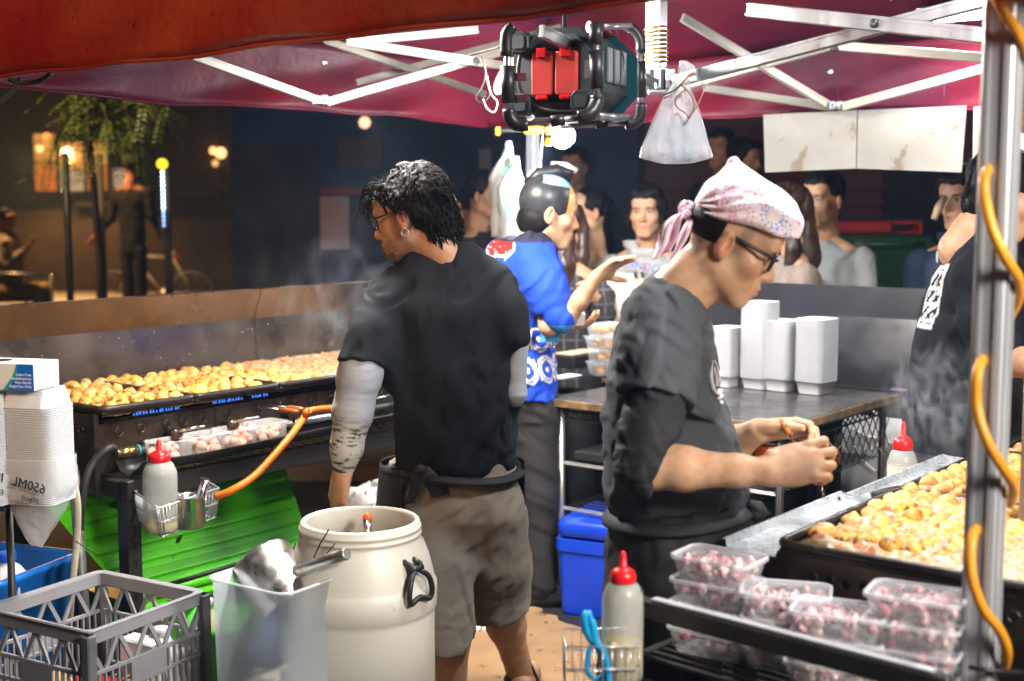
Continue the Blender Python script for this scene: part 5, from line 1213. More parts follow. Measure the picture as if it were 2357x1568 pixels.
# ---- clamp lamp behind it and the naked LED bulb
cl = thing('clamp_lamp', 'glaring white clamp lamp fixed to the far side truss', 'lamp', LP_CLAMP)
qd = Vector((-.45, -.25, .25)).normalized(); qm = qd.to_track_quat('Z', 'Y').to_matrix()
MB().lathe([(.02, -.07), (.03, -.06), (.075, -.005), (.078, 0), (.074, 0), (.03, -.05)], LP_CLAMP + qd * -.03, 24, qm).build('reflector', M_ALUW, cl)
MB().lathe([(.0, -.05), (.03, -.045), (.034, -.02), (.02, -.002), (0, 0)], LP_CLAMP - qd * .03, 16, qm).build('bulb', emission('clamp_bulb', (.95, .98, 1), 45), cl)
MB().bar(LP_CLAMP - qd * .1, LP_CLAMP - qd * .17 - ZUP * .03, .02, .02).build('clamp', M_BPLAST, cl)
for pts in ([(1108, 130), (1118, 170), (1108, 205), (1096, 225), (1108, 238), (1125, 225), (1128, 205)], [(1120, 175), (1130, 215), (1145, 235), (1138, 258), (1122, 250), (1112, 228)]): MB().tube(bez([at(x, y, 4.75) for x, y in pts], 26), .0028, 6).build('cord', M_BPLAST if pts[0][0] < 1115 else M_WHITEP, cl)
lb = thing('led_bulb', 'dazzling white LED bulb hanging below the tent edge by the pole', 'bulb', LP_BULB)
bm = Vector((.55, -.35, -.75)).normalized().to_track_quat('Z', 'Y').to_matrix()
MB().lathe([(.018, -.06), (.022, -.03), (.03, -.012), (.03, 0)], LP_BULB, 18, bm).build('socket', M_WHITEP, lb); MB().lathe([(.03, 0), (.05, .025), (.052, .05), (.035, .075), (0, .085)], LP_BULB, 20, bm).build('globe', emission('bulb_glow', (.95, .98, 1), 40), lb)
MB().tube([LP_BULB - Vector((.03, 0, -.04)), LP_BULB + Vector((-.05, 0, .3))], .003, 6).build('flex', M_WHITEP, lb)
MB().tube([at(1250, 300, 5.7), at(1240, 420, 5.7), at(1232, 560, 5.72)], .002, 5).build('pull_cord', M_WHITEP, lb)
o = MB().lathe([(.014, 0), (.018, .01), (.01, .03), (0, .034)], at(1261, 335, 5.6), 10).build('yellow_tag', mat('yellow_plastic', (.8, .45, .02), rough=.4)); tag(o, 'small yellow tag hanging below the LED bulb', 'tag')
# ---- yellow clamp on the corner leg and hanging shopping bags
yc = thing('yellow_clamp', 'yellow ratchet clamp fixed across the back leg of the tent', 'clamp', at(1225, 300, 6.25))
M_YEL = MATS['yellow_plastic']
MB().bar(at(1145, 301, 6.25), at(1262, 301, 6.25), .012, .014).build('bar', M_BPLAST, yc); MB().bar(at(1205, 300, 6.23), at(1252, 300, 6.23), .03, .036, ZUP, .006).build('body', M_YEL, yc)
for x in (1146, 1262): MB().bar(at(x, 292, 6.25), at(x, 312, 6.25), .022, .016, Vector((0, 1, 0)), .003).build('jaw', M_YEL, yc)
M_SHOP = mat('shop_bag', (.40, .40, .36), (.33, .33, .30), sc=7, rough=.35, bump=.4, bsc=16, bdist=.008, sub=.1, subc=(.6, .6, .5)); M_GRN = mat('bag_green', (.02, .30, .12), rough=.5)
def shop_bag(x0, x1, ytop, yb, d, label, hx, letters):
    t = thing('carrier_bag', label, 'carrier bag', at((x0 + x1) / 2, yb, d), 0, 'carrier bags hung on the back leg')
    cxm = (x0 + x1) / 2; out = []
    def wl(y):
        f = (y - ytop) / (yb - ytop)
        if f < .28: k = .12 + .62 * (f / .28) ** 1.5
        elif f < .40: k = .74 + .26 * (f - .28) / .12
        else: k = 1.0 - .18 * math.sin((f - .4) / .6 * 2.2)
        return (x1 - x0) / 2 * k, f
    rings = []
    for i in range(19):
        y = ytop + (yb - ytop) * i / 18; hw, f = wl(y); c = hx + (cxm - hx) * min(1, f / .4)
        ring_ = []
        for k in range(20):
            a = 2 * math.pi * k / 20; p = at(c + hw * math.cos(a), y, d); p.y += (.012 + .045 * min(1, f * 1.6)) * math.sin(a) + .006 * math.sin(k * 2.2 + i * .9)
            p.x += .004 * math.sin(i * 1.3 + k); ring_.append(p)
        rings.append(ring_)
    MB().loop(rings, True, True, True).build('film', M_SHOP, t)
    if letters:
        dd = d - .075; sc_ = mmpp(dd)
        for e, nm in ((0, 'oval'),):
            MB().tube([at(1180 + 16 * math.cos(a), 480 + 30 * math.sin(a), dd) for a in (2 * math.pi * k / 28 for k in range(28))], .0035, 6, closed=True).build('printed_oval', M_GRN, t)
        for dx in (-5, 5): MB().add([at(1180 + q[0] * (1 if dx > 0 else -1), 480 + q[1], dd) for q in ((1, 12), (8, 4), (9, -8), (2, 0))], [(0, 1, 2, 3)]).build('printed_leaf', M_GRN, t)
        for k, ch in enumerate('REUSABLE'):
            a = math.radians(-58 + 116 * k / 7); c = at(1180 + 25 * math.sin(a), 478 - 40 * math.cos(a) * 1.0, dd)
            lettering('lettering', ch, M_GRN, t, frame_m(c, Vector((math.cos(a), 0, -math.sin(a) * .6)), ZUP), .026, align='CENTER')
shop_bag(1123, 1204, 325, 545, 5.95, 'white carrier bag with long handles hung behind the printed one', 1172, False); shop_bag(1142, 1214, 360, 560, 5.88, 'white carrier bag printed REUSABLE with a green leaf emblem', 1190, True)
dd_ = 5.93
for k, ch in enumerate('REUS'): lettering('lettering', ch, M_GRN, [o for o in COL.objects if o.name == 'carrier_bag'][0], frame_m(at(1160 + k * 7, 404 - k * 8, 5.87), Vector((1, 0, .8)), ZUP), .024)
# ---- clear plastic bag tied to the truss
pg = thing('hanging_bag', 'clear plastic bag tied with wire to the centre bracket, holding a folded packet', 'plastic bag', at(1556, 370, 4.02))
M_CBAG = mat('clear_bag', (.86, .88, .92), (.78, .8, .86), sc=9, rough=.18, alpha=.46, bump=.7, bsc=14, bdist=.02)
rows = [(140, 1572, 8, .006), (150, 1580, 17, .01), (163, 1582, 20, .012), (178, 1572, 16, .012), (192, 1566, 20, .014), (215, 1563, 32, .02), (250, 1560, 48, .03), (300, 1557, 66, .038), (340, 1556, 80, .03), (362, 1556, 86, .012)]
rings = []
for i, (y, c, hw, dp) in enumerate(rows):
    rg_ = []
    for k in range(32):
        a = 2 * math.pi * k / 32; yy = y + (16 * (1 - (math.cos(a)) ** 2) if y > 330 else 0) * (1 if y > 350 else .5)
        p = at(c + hw * math.cos(a), yy, 4.02); p += Vector((float(hnoise(k * .31, i * .7, 1.0, 4)), float(hnoise(k * .35, i * .8, 2.0, 5)), 0)) * .007 * (hw > 18); p.y += dp * math.sin(a) + .010 * math.sin(k * 2.6 + i * 1.9) * (hw > 18) + .006 * math.sin(k * 4.1 - i) * (hw > 18); rg_.append(p)
    rings.append(rg_)
MB().loop(rings, True, False, True).build('film', M_CBAG, pg)
MB().loop([[at(x, y, d) for x, y, d in ((1541, 283, 4.02), (1592, 283, 4.03), (1604, 364, 4.04), (1557, 378, 4.02))], [at(x, y, d) for x, y, d in ((1541, 283, 4.03), (1592, 283, 4.04), (1604, 364, 4.05), (1557, 378, 4.03))]], False, True, True).build('folded_packet', mat('blue_grey_packet', (.22, .30, .36), (.16, .23, .3), sc=9, rough=.3), pg)
MB().tube(bez([at(1520, 222, 4.0), at(1552, 208, 3.98), at(1572, 190, 3.97), at(1588, 172, 3.97), at(1600, 171, 3.97), at(1580, 180, 3.97), at(1570, 196, 3.96), at(1582, 208, 3.96), at(1598, 235, 3.96), at(1592, 262, 3.96), at(1585, 272, 3.96), at(1580, 262, 3.96), at(1558, 246, 3.96), at(1556, 225, 3.96), at(1580, 205, 3.97)], 60), .0026, 6).build('tie_wire', mat('rusty_wire', (.3, .2, .09), rough=.5, metal=.6), pg)
MB().tube(bez([at(1585, 272, 3.96), at(1604, 245, 3.96), at(1618, 212, 3.97), at(1616, 190, 3.98)], 16), .0022, 6).build('tie_wire', MATS['rusty_wire'], pg)
# ---- price boards under the far valance (backs)
M_BRD = mat('board_back', (.23, .22, .195), (.19, .175, .15), sc=5, rough=.6, bump=.1, bsc=20, spots=(.13, .10, .065), ssc=9, sth=.6)
def board(c, label):
    # c: four pixel corners on the tent side s = 3.02
    pts = []
    for x, y, off in c:
        r = ray(x, y); b0 = Vector((0, 0, CAMZ)); k = (2.93 + off - (b0 - ORI).dot(U)) / r.dot(U); pts.append(b0 + r * k)
    t = thing('price_board', label, 'sign board', sum(pts, Vector()) / 4, 0, 'boards hung under the far valance')
    n = U * .006; MB().loop([pts, [p + n for p in pts]], False, True, True).build('board', M_BRD, t)
    for e in (.2, .8): p = pts[0].lerp(pts[1], e); MB().tube([p - ZUP * .01, p + ZUP * .1], .0012, 5).build('cord', M_RUBBER, t)
board(((1757, 264, 0), (1972, 254, .04), (1970, 388, .04), (1761, 397, 0)), 'stained white board hung under the valance, folded against its neighbour'); board(((1975, 254, .04), (2224, 243, 0), (2213, 397, 0), (1972, 388, .04)), 'stained white board next to the open gap under the valance'); board(((2241, 246, 0), (2420, 238, .02), (2410, 402, .02), (2238, 396, 0)), 'stained white board hung beside the tent leg')
o = MB().loop([[at(x, y, 6.3 + e) for x, y in ((1396, 628), (1485, 632), (1478, 760), (1400, 752))] for e in (0, .008)], False, True, True).build('menu_board', mat('menu_back', (.55, .47, .38), (.47, .4, .3), rough=.6)); tag(o, 'pale menu board with black clips standing on the counter, seen from behind', 'menu board')
for x in (1462, 1478): MB().bar(at(x, 626, 6.29), at(x, 638, 6.29), .012, .02, Vector((0, 1, 0))).build('clip', M_BPLAST, o, world=True)
# black cable loop at the left end of the front valance
t = thing('black_cable', 'black cable looping below the front valance', 'cable', at(40, 180, 4.0))
MB().tube(bez([at(20, 182, 3.95), at(45, 190, 3.95), at(75, 190, 3.95), at(100, 182, 3.95), at(118, 168, 3.95)], 24), .007, 8).build('loop', M_RUBBER, t); MB().tube(bez([at(48, 180, 3.95), at(35, 200, 3.95), at(15, 222, 3.95), at(-20, 250, 3.95)], 20), .008, 8).build('drop', M_RUBBER, t)

# ================================================================== street behind
BD = 24.0
def fac(name, label, x0, x1, y, z1, m):
    t = thing(name, label, 'building', ((x0 + x1) / 2, y, 0)); MB().box(((x0 + x1) / 2, y + 1.5, z1 / 2), (x1 - x0, 3, z1)).build('wall', m, t); return t
def fx_(px, d=BD): return (px - CXP) / FPX * d
def fz_(py, d=BD): return CAMZ + (470 - py) / FPX * d
M_BRK = mat('dark_brick', (.06, .038, .024), (.035, .023, .017), sc=2, rough=.8, bump=.5, bsc=12, bdist=.02); M_NAVY = mat('haze_navy_wall', (.018, .058, .16), (.010, .034, .095), sc=1.6, rough=.6, bump=.2, bsc=8, bdist=.01); M_MAR = mat('maroon_wall', (.10, .028, .045), (.065, .02, .03), sc=1.2, rough=.6, bump=.1, bsc=6)  # navy base colour stands in for the blue haze before the middle wall
bl_ = fac('shop_building', 'dark brick shop building with a small lit food window behind the tree', fx_(-700), fx_(560), BD, 6, M_BRK)
def pane_mat(nm, a, b, s): 
    m = bpy.data.materials.new(nm); m.use_nodes = True; n = m.node_tree.nodes; L = m.node_tree.links; B = n['Principled BSDF']; tc = n.new('ShaderNodeTexCoord'); q = n.new('ShaderNodeTexVoronoi'); q.inputs['Scale'].default_value = 7; mx = n.new('ShaderNodeMix'); mx.data_type = 'RGBA'; mx.inputs[6].default_value = (*a, 1); mx.inputs[7].default_value = (*b, 1)
    L.new(tc.outputs['Object'], q.inputs[0]); L.new(q.outputs['Distance'], mx.inputs[0]); L.new(mx.outputs[2], B.inputs['Emission Color']); B.inputs['Emission Strength'].default_value = s; B.inputs['Base Color'].default_value = (.1, .05, .02, 1); return m
P1 = pane_mat('lit_menu', (.9, .16, .01), (.25, .1, .02), .7); P2 = pane_mat('lit_shop', (1, .42, .08), (.35, .12, .02), .8); P3 = pane_mat('lit_pale', (.8, .6, .38), (.4, .2, .1), .5); M_FRM = mat('dark_frame', (.02, .018, .016), rough=.5)
for (x0, x1, y0, y1, m_) in ((92, 140, 312, 372, P2), (92, 140, 376, 440, P1), (150, 203, 330, 392, P2), (150, 203, 396, 440, P3), (212, 256, 330, 380, P2), (212, 256, 384, 440, P1), (270, 325, 390, 440, P3)):
    w_ = MB().box((fx_((x0 + x1) / 2), BD - .03, fz_((y0 + y1) / 2)), (fx_(x1) - fx_(x0) + .05, .06, fz_(y0) - fz_(y1) + .05)).build('window', M_FRM, bl_); MB().box((fx_((x0 + x1) / 2), BD - .062, fz_((y0 + y1) / 2)), (fx_(x1) - fx_(x0), .01, fz_(y0) - fz_(y1))).build('pane', m_, w_)
for i, (x, y, r, s_) in enumerate(((172, 355, .05, 22), (180, 370, .03, 6), (128, 318, .03, 3), (110, 345, .03, 3), (165, 440, .02, 6), (503, 350, .035, 2.2), (520, 355, .05, 2.6), (507, 378, .03, 1.2))):
    g_ = thing('round_lamp', ('glaring warm lamp in the lit food window', 'small warm lamp just below the glaring one', 'red-orange lamp at the top of the lit window', 'red-orange lamp lower in the lit window', 'tiny warm lamp on the window ledge', 'dim round wall lamp, smaller of the pair on the brick corner', 'dim round wall lamp, larger of the pair on the brick corner', 'faint round lamp under the pair on the brick corner')[i], 'lamp', (fx_(x), BD - .15, fz_(y)))
    r *= 2; MB().lathe([(0, -r), (r * .7, -r * .7), (r, 0), (r * .7, r * .7), (0, r)], (fx_(x), BD - .2, fz_(y)), 12).build('globe', emission('warm_globe_%d' % i, (1, .5, .16) if i != 2 else (1, .2, .05), s_), g_); MB().tube([(fx_(x), BD - .2, fz_(y)), (fx_(x), BD, fz_(y))], .01, 6).build('arm', M_FRM, g_)
# ledges, doors, signs on the brick front
MB().box((fx_(455), BD - .02, fz_(432)), (fx_(525) - fx_(385), .03, .06)).build('red_stripe', mat('stripe_red', (.35, .01, .03), rough=.4), bl_)
MB().box((fx_(350), BD - .04, fz_(470)), (fx_(520) - fx_(180), .08, .06)).build('ledge', M_FRM, bl_); MB().box((fx_(440), BD - .02, fz_(330)), (1.1, .04, 2)).build('shutter', mat('shutter_brown', (.10, .055, .03), rough=.6), bl_)
nb = fac('navy_building', 'building coloured navy for the blue haze, with framed poster and red stripe', fx_(540, 11.1), fx_(1480, 11.1), 11.1, 6, M_NAVY); D2 = 11.1
MB().box((fx_(757, D2), D2 - .02, fz_(441, D2)), (fx_(835, D2) - fx_(678, D2), .03, .035)).build('red_stripe', MATS['stripe_red'], nb)
pf = MB().box((fx_(763, D2), D2 - .025, fz_(513, D2)), (fx_(812, D2) - fx_(712, D2), .05, fz_(448, D2) - fz_(578, D2))).build('poster_frame', M_FRM, nb); MB().box((fx_(763, D2), D2 - .053, fz_(513, D2)), (fx_(806, D2) - fx_(718, D2), .01, fz_(453, D2) - fz_(573, D2))).build('poster', mat('poster', (.42, .16, .09), (.3, .26, .34), sc=2.2, rough=.4), pf)
MB().box((fx_(602, D2), D2 - .02, fz_(392, D2)), (fx_(654, D2) - fx_(548, D2), .03, .065)).build('plaque', mat('plaque', (.36, .26, .18), rough=.5), nb); MB().box((fx_(1117, D2), D2 - .02, fz_(368, D2)), (.1, .02, .17)).build('notice', mat('notice', (.35, .38, .45), rough=.6), nb)
MB().box((fx_(830, D2), D2 - .02, fz_(355, D2)), (.36, .03, .26)).build('dark_panel', mat('panel_dark', (.10, .07, .07), rough=.6), nb); MB().box((fx_(640, D2), D2 - .03, 1.05), (.75, .06, 2.1)).build('door', mat('navy_door', (.014, .018, .03), rough=.4), nb)
MB().box((fx_(1010, D2), D2 - .02, fz_(315, D2)), (.05, .04, 3)).build('pipe', M_FRM, nb)
g_ = thing('round_lamp', 'faint warm globe lamp on the navy wall above the man', 'lamp', (fx_(848, D2), D2 - .1, fz_(288, D2)))
MB().lathe([(0, -.05), (.035, -.035), (.05, 0), (.035, .035), (0, .05)], (fx_(848, D2), D2 - .15, fz_(288, D2)), 14).build('globe', emission('warm_globe', (1, .55, .3), 1.6), g_); MB().tube([(fx_(848, D2), D2 - .15, fz_(288, D2)), (fx_(848, D2), D2, fz_(288, D2))], .012, 6).build('arm', M_FRM, g_)
mb_ = fac('maroon_building', 'maroon boarded building front with ledges behind the queue', fx_(1482, 10.5), fx_(3300, 10.5), 10.5, 6, M_MAR)
for k, y in enumerate((290, 330, 428, 468, 492)): MB().box((fx_(2390, 10.5), 10.5 - .03, fz_(y, 10.5)), (fx_(3300, 10.5) - fx_(1482, 10.5), .05, .03 if k % 2 else .06)).build('ledge', M_MAR, mb_)
MB().box((fx_(2110, 10.5), 10.46, 1.1), (.6, .07, 2.2)).build('door', mat('dark_navy_door', (.01, .014, .024), rough=.4), mb_)
# LED column
lc = thing('light_column', 'slim street sign column with a yellow disc and a string of white LEDs', 'light column', (fx_(381, 9.5), 9.5, 0))
MB().box((fx_(386, 9.5), 9.53, .95), (.05, .03, 1.9)).build('mast', M_FRM, lc)
MB().lathe([(.038, 0), (.038, .02), (0, .02)], (fx_(381, 9.5), 9.5, fz_(379, 9.5)), 18, Vector((0, -1, 0)).to_track_quat('Z', 'Y').to_matrix()).build('yellow_disc', emission('yellow_glow', (1, .72, .02), 1.6), lc)
for k in range(13): MB().lathe([(0, -.015), (.013, 0), (0, .015)], (fx_(381, 9.5), 9.49, fz_(398 + k * 10, 9.5)), 8).build('led', emission('led_dot_%d' % k, (.75, .9, 1) if k < 9 else (.3, .5, 1), 7 if k < 9 else 3 - .4 * (k - 9)), lc)
# posts on the pavement
for px, d, lbl in ((160, 9.0, 'thin dark post standing on the pavement near the seated person'), (238, 9.3, 'brown post on the pavement behind the cyclist')):
    o = MB().tube([(fx_(px, d), d, .05), (fx_(px, d), d, 1.95)], .025, 8).build('street_post', M_FRM if px < 200 else mat('brown_post', (.12, .07, .04), rough=.6)); tag(o, lbl, 'post')
# tree
M_LEAF = mat('leaf', (.17, .20, .018), (.10, .15, .014), sc=5, rough=.5, sub=.1, subc=(.3, .5, .1)); M_BARK = mat('bark', (.05, .035, .025), rough=.8, bump=.5, bsc=40)
TD = 8.6; tx, ty_ = fx_(225, TD), TD
tr_ = thing('street_tree', 'young street tree with feathery drooping leaves in front of the lit window', 'tree', (tx, ty_, 0))
tb_ = MB(); tips = []
rg = random.Random(5)
tb_.tube([(tx, ty_, 0), (tx + .02, ty_, 1.2), (tx - .03, ty_, 2.1), (tx, ty_, 3.0)], [.032, .028, .022, .014], 8)
for (px, py) in ((110, 380), (140, 250), (180, 255), (260, 330), (300, 260), (350, 250), (420, 290), (250, 230), (330, 220), (380, 240), (200, 230), (150, 300), (280, 290), (310, 310)):
    e = at(px, py, TD + rg.uniform(-.3, .3)); s0 = Vector((tx, ty_, min(2.9, max(1.7, e.z + rg.uniform(-.1, .5))))); m_ = s0.lerp(e, .5) + ZUP * .16
    tb_.tube(bez([s0, m_, e], 10), [.014 - .001 * k for k in range(11)], 5); tips.append((s0, m_, e))
tb_.build('trunk', M_BARK, tr_)
lv = MB()
for s0, m_, e in tips:
    for q in range(15):
        f = rg.uniform(.35, 1.08); p = s0.lerp(m_, min(1, f * 2)) if f < .5 else m_.lerp(e, (f - .5) * 2)
        dr = Vector((rg.uniform(-1, 1), rg.uniform(-1, 1), rg.uniform(-.9, -.1))).normalized(); L_ = rg.uniform(.14, .3); sd_ = dr.cross(ZUP).normalized()
        for k in range(9):
            c = p + dr * (L_ * (k + 1) / 9) - ZUP * (.05 * ((k + 1) / 9) ** 2)
            for sg_ in (-1, 1):
                w_ = sd_ * sg_ * .038 + dr * .014 - ZUP * rg.uniform(0, .015); b_ = dr * .015
                lv.add([c, c + w_ * .5 + b_ * .6, c + w_, c + w_ * .5 - b_ * .6], [(0, 1, 2, 3)])
tag(lv.build('crown', M_LEAF, tr_), kind=None)
# red tables and green bin behind the queue
rb = thing('red_table', 'red plastic folding table standing behind the queue', 'table', (fx_(1965, 8.2), 8.2, 0))
MB().box((fx_(1965, 8.2), 8.3, fz_(522, 8.2)), (fx_(2040, 8.2) - fx_(1890, 8.2), .4, .07), None, .01).build('top', mat('red_table', (.42, .02, .015), (.36, .03, .015), rough=.35), rb)
for e in (-.17, .17): MB().tube([(fx_(1965, 8.2) + e, 8.3, 0), (fx_(1965, 8.2) + e, 8.3, fz_(528, 8.2))], .015, 6).build('leg', M_FRM, rb)
rb = thing('red_crate', 'red plastic crate beside the red table', 'crate', (fx_(2080, 8.2), 8.2, 0))
for z_ in (fz_(512, 8.2), fz_(537, 8.2)): MB().box((fx_(2080, 8.2), 8.3, z_), (.2, .25, .025), None, .004).build('band', MATS['red_table'], rb)
for e in (-.09, .09): MB().box((fx_(2080, 8.2) + e, 8.3, (fz_(537, 8.2) + fz_(512, 8.2)) / 2), (.02, .25, .06)).build('corner_post', MATS['red_table'], rb)
MB().box((fx_(2080, 8.2), 8.3, fz_(545, 8.2) / 2), (.18, .2, fz_(540, 8.2))).build('stand', M_FRM, rb)
gb = thing('wheelie_bin', 'dark green wheelie bin with closed lid behind the queue', 'bin', (fx_(2035, 7.4), 7.4, 0))
M_GBN = mat('bin_green', (.025, .075, .035), (.018, .055, .026), sc=6, rough=.4); gx0 = fx_(2035, 7.4)
MB().loop([[Vector((gx0 + x * k, 7.45 + y * k, z)) for x, y in rrect(.42, .5, .04, 3)] for k, z in ((.8, .05), (.85, .3), (1, 1.36))], True, True, True).build('body', M_GBN, gb)
MB().loop([[Vector((gx0 + x * k, 7.45 + y * k, z)) for x, y in rrect(.46, .54, .04, 3)] for k, z in ((1, 1.36), (1.0, 1.39), (.9, 1.43))], True, True, True).build('lid', M_GBN, gb)
for e in (-.18, .18): MB().lathe([(.1, -.02), (.1, .02), (0, .02)], (gx0 + e, 7.7, .1), 16, Vector((1, 0, 0)).to_track_quat('Z', 'Y').to_matrix()).build('wheel', M_RUBBER, gb)
MB().tube([(gx0 - .15, 7.18, 1.38), (gx0 + .15, 7.18, 1.38)], .015, 8).build('handle', M_GBN, gb)
o = MB().box((fx_(1958, 6.9), 6.9, fz_(630, 6.9)), (.025, .025, .13)).build('white_stick', M_WHITEP); tag(o, 'white and red glue stick shaped bottle standing on the splashguard shelf', 'bottle')
lamp('shop_glow', 'AREA', (fx_(175), BD - .35, fz_(385)), 600, (1, .5, .15), 1.6, .8, target=(fx_(190), BD - 5, 0))
# ================================================================== people
M_SKIN = mat('skin', (1, 1, 1), (.86, .76, .72), sc=28, vcol=True, rough=.45, sub=.15, subc=(1, .35, .2), bump=.3, bsc=160, bdist=.002, spec=.4, rvar=.1, det=6)
M_HAIR = mat('hair', (.007, .0065, .007), (.012, .011, .011), sc=30, rough=.5, spec=.13, bump=.9, bsc=70, stretch=(1, 1, .12), bdist=.006)
M_HAIRB = mat('hair_brown', (.03, .014, .009), (.045, .022, .014), sc=30, rough=.4)
M_TEE = mat('black_tee', (.012, .0155, .0205), (.017, .0205, .026), sc=7, rough=.85, weave=.15, bsc=260, spec=.25)
M_APRON = mat('apron_black', (.012, .012, .014), (.018, .018, .02), sc=9, rough=.75, bump=.2, bsc=120, spots=(.2, .2, .2), ssc=36, sth=.735)
def hframe(f, roll=0):
    f = Vector(f).normalized(); r = f.cross(ZUP).normalized(); u = r.cross(f)
    if roll: q = Quaternion(f, roll); r = q @ r; u = q @ u
    return Matrix((r, f, u)).transposed()
def smooth01(x, a, b): t = np.clip((x - a) / (b - a), 0, 1); return t * t * (3 - 2 * t)
def head(pos, f, h=.003, s=1.0, roll=0, skin=(.55, .33, .2), lips=(.5, .18, .14), neck=(0, -.035, -.2), neck_r=(.052, .06), stubble=0, brow=(.02, .015, .012), fade=None, nose=1.0, eyes=True, jaw=1.0):
    F = Field((-.115, -.15, -.26), (.115, .14, .15), h)
    F.ell((0, -.014, .038), (.077, .098, .088)); F.ell((0, .028, -.025), (.064, .068, .088), k=.03)
    F.cap((-.05 * jaw, .0, -.06), (-.016, .066, -.1), .024, .018, k=.03); F.cap((.05 * jaw, .0, -.06), (.016, .066, -.1), .024, .018, k=.03); F.cap((-.016, .072, -.1), (.016, .072, -.1), .019, k=.02)
    for e in (-1, 1): F.ell((e * .045, .058, -.022), (.024, .024, .02), k=.025)
    F.cap((-.038, .083, .028), (.038, .083, .028), .011, k=.02); F.ell((0, .06, .06), (.06, .036, .04), k=.03)
    for e in (-1, 1): F.ell((e * .031, .106, .006), (.019, .018, .012), k=.014, mode='s'); F.ell((e * .031, .0785, .006), .0135, k=.004); F.cap((e * .016, .087, .0115), (e * .046, .081, .0105), .0045, .004, k=.005); F.cap((e * .019, .0875, .0005), (e * .043, .082, .0005), .0035, k=.005)
    F.cap((0, .089, .016), (0, .089 + .022 * nose, -.026), .0075, .0115, k=.012); F.ell((0, .108 * (.5 + .5 * nose), -.03), (.012, .011, .0095), k=.008)
    for e in (-1, 1): F.ell((e * .0125, .099, -.033), (.0085, .011, .008), k=.007); F.ell((e * .0065, .107, -.0405), (.0035, .0055, .004), k=.003, mode='s')
    F.ell((0, .082, -.066), (.032, .02, .024), k=.02)
    F.ell((0, .0985, -.0605), (.0225, .009, .0058), k=.006); F.ell((0, .0965, -.0725), (.0195, .0095, .0068), k=.006); F.ell((0, .108, -.0662), (.023, .010, .0016), k=.003, mode='s'); F.cap((0, .1015, -.05), (0, .1055, -.044), .002, k=.004, mode='s')
    for e in (-1, 1):
        Re = Matrix.Rotation(e * -.32, 3, 'Z') @ Matrix.Rotation(-.12, 3, 'X')
        F.ell((e * .083, -.008, -.004), (.009, .019, .031), R=Re, k=.006); F.ell((e * .083, -.002, -.028), (.008, .010, .012), R=Re, k=.008)
        F.ell((e * .093, -.003, .002), (.010, .0115, .0205), R=Re, k=.003, mode='s'); F.cap((e * .089, -.008, .018), (e * .088, -.012, -.01), .003, k=.003)
    n = Vector(neck); F.chain([(0, -.03, -.05), n * .55 + Vector((0, -.01, -.02)), n], [.05, neck_r[0], neck_r[1]], k=.03)
    for e in (-1, 1): F.cap((e * .05, -.02, -.05), (e * .015, n.y + .045, n.z + .01), .012, .011, k=.02)
    F.cap((0, .035, -.09), (0, n.y + .04, n.z * .8), .016, .014, k=.03)
    P, Fc = F.surface(); x, y, z = P.T; C = np.empty((len(P), 3)); C[:] = skin
    def blend(w, c): C[:] = C * (1 - w[:, None]) + np.array(c) * w[:, None]
    sk = np.array(skin)
    blend(.35 * np.exp(-(((np.abs(x) - .05) / .025) ** 2 + ((y - .07) / .03) ** 2 + ((z + .028) / .02) ** 2)), sk * (1.05, .72, .68)); blend(.45 * np.exp(-((x / .018) ** 2 + ((y - .112) / .016) ** 2 + ((z + .03) / .014) ** 2)), sk * (1.05, .75, .7)); blend(.5 * smooth01(np.abs(x), .078, .088), sk * (1.08, .68, .62))
    if stubble:
        w = smooth01(-z, .045, .07) * smooth01(y, .02, .05) * (.5 + .5 * hnoise(x * 150, y * 150, z * 150, 4)) + .8 * smooth01(-z, .08, .1) * smooth01(y, .05, .07) + .6 * np.exp(-((z + .05) / .006) ** 2) * smooth01(y, .085, .095)
        blend(np.clip(w * stubble, 0, .85), (.03, .022, .018)); sb = smooth01(np.abs(x), .06, .07) * smooth01(y, -.0, .02) * (1 - smooth01(y, .035, .05)) * smooth01(-z, -.05, .0) * (1 - smooth01(-z, .05, .075)); blend(np.clip(sb * .7 * stubble, 0, .8), (.03, .022, .018))
    lp = np.maximum(np.exp(-(((x) / .021) ** 4 + ((z + .0605) / .0052) ** 4)), np.exp(-((x / .0185) ** 4 + ((z + .0725) / .0068) ** 4))) * smooth01(y, .089, .096); blend(np.clip(lp, 0, 1) * .8, lips); blend(np.exp(-((x / .022) ** 4 + ((z + .0662) / .0016) ** 2)) * smooth01(y, .085, .092), (.12, .03, .025))
    bw = np.exp(-(((np.abs(x) - .032) / .018) ** 4 + ((z - .0265 + .12 * (np.abs(np.abs(x) - .034) - .005)) / .0045) ** 4)) * smooth01(y, .06, .07); blend(np.clip(bw * 1.1, 0, .92), brow)
    if eyes:
        ex = np.abs(x) - .031; blend(np.clip(1.3 * np.exp(-((ex / .0125) ** 4 + ((z - .006) / .0042) ** 4)) * smooth01(y, .07, .08), 0, 1), (.62, .58, .55)); blend(np.clip(1.5 * np.exp(-((ex / .0062) ** 4 + ((z - .0062) / .005) ** 4)) * smooth01(y, .07, .08), 0, 1), (.012, .008, .006)); blend(np.clip(np.exp(-((ex / .0155) ** 4 + ((z - .0105) / .0022) ** 2)) * smooth01(y, .07, .078), 0, .85), (.02, .013, .01))
    if fade: w = fade(x, y, z); blend(np.clip(w, 0, 1), (.018, .015, .014))
    R = np.array(hframe(f, roll)); return (P * s) @ R.T + np.array(pos), Fc, C
def L2W(pos, f, s=1.0, roll=0):
    R = hframe(f, roll); p0 = Vector(pos); return lambda x, y, z: p0 + R @ (Vector((x, y, z)) * s)
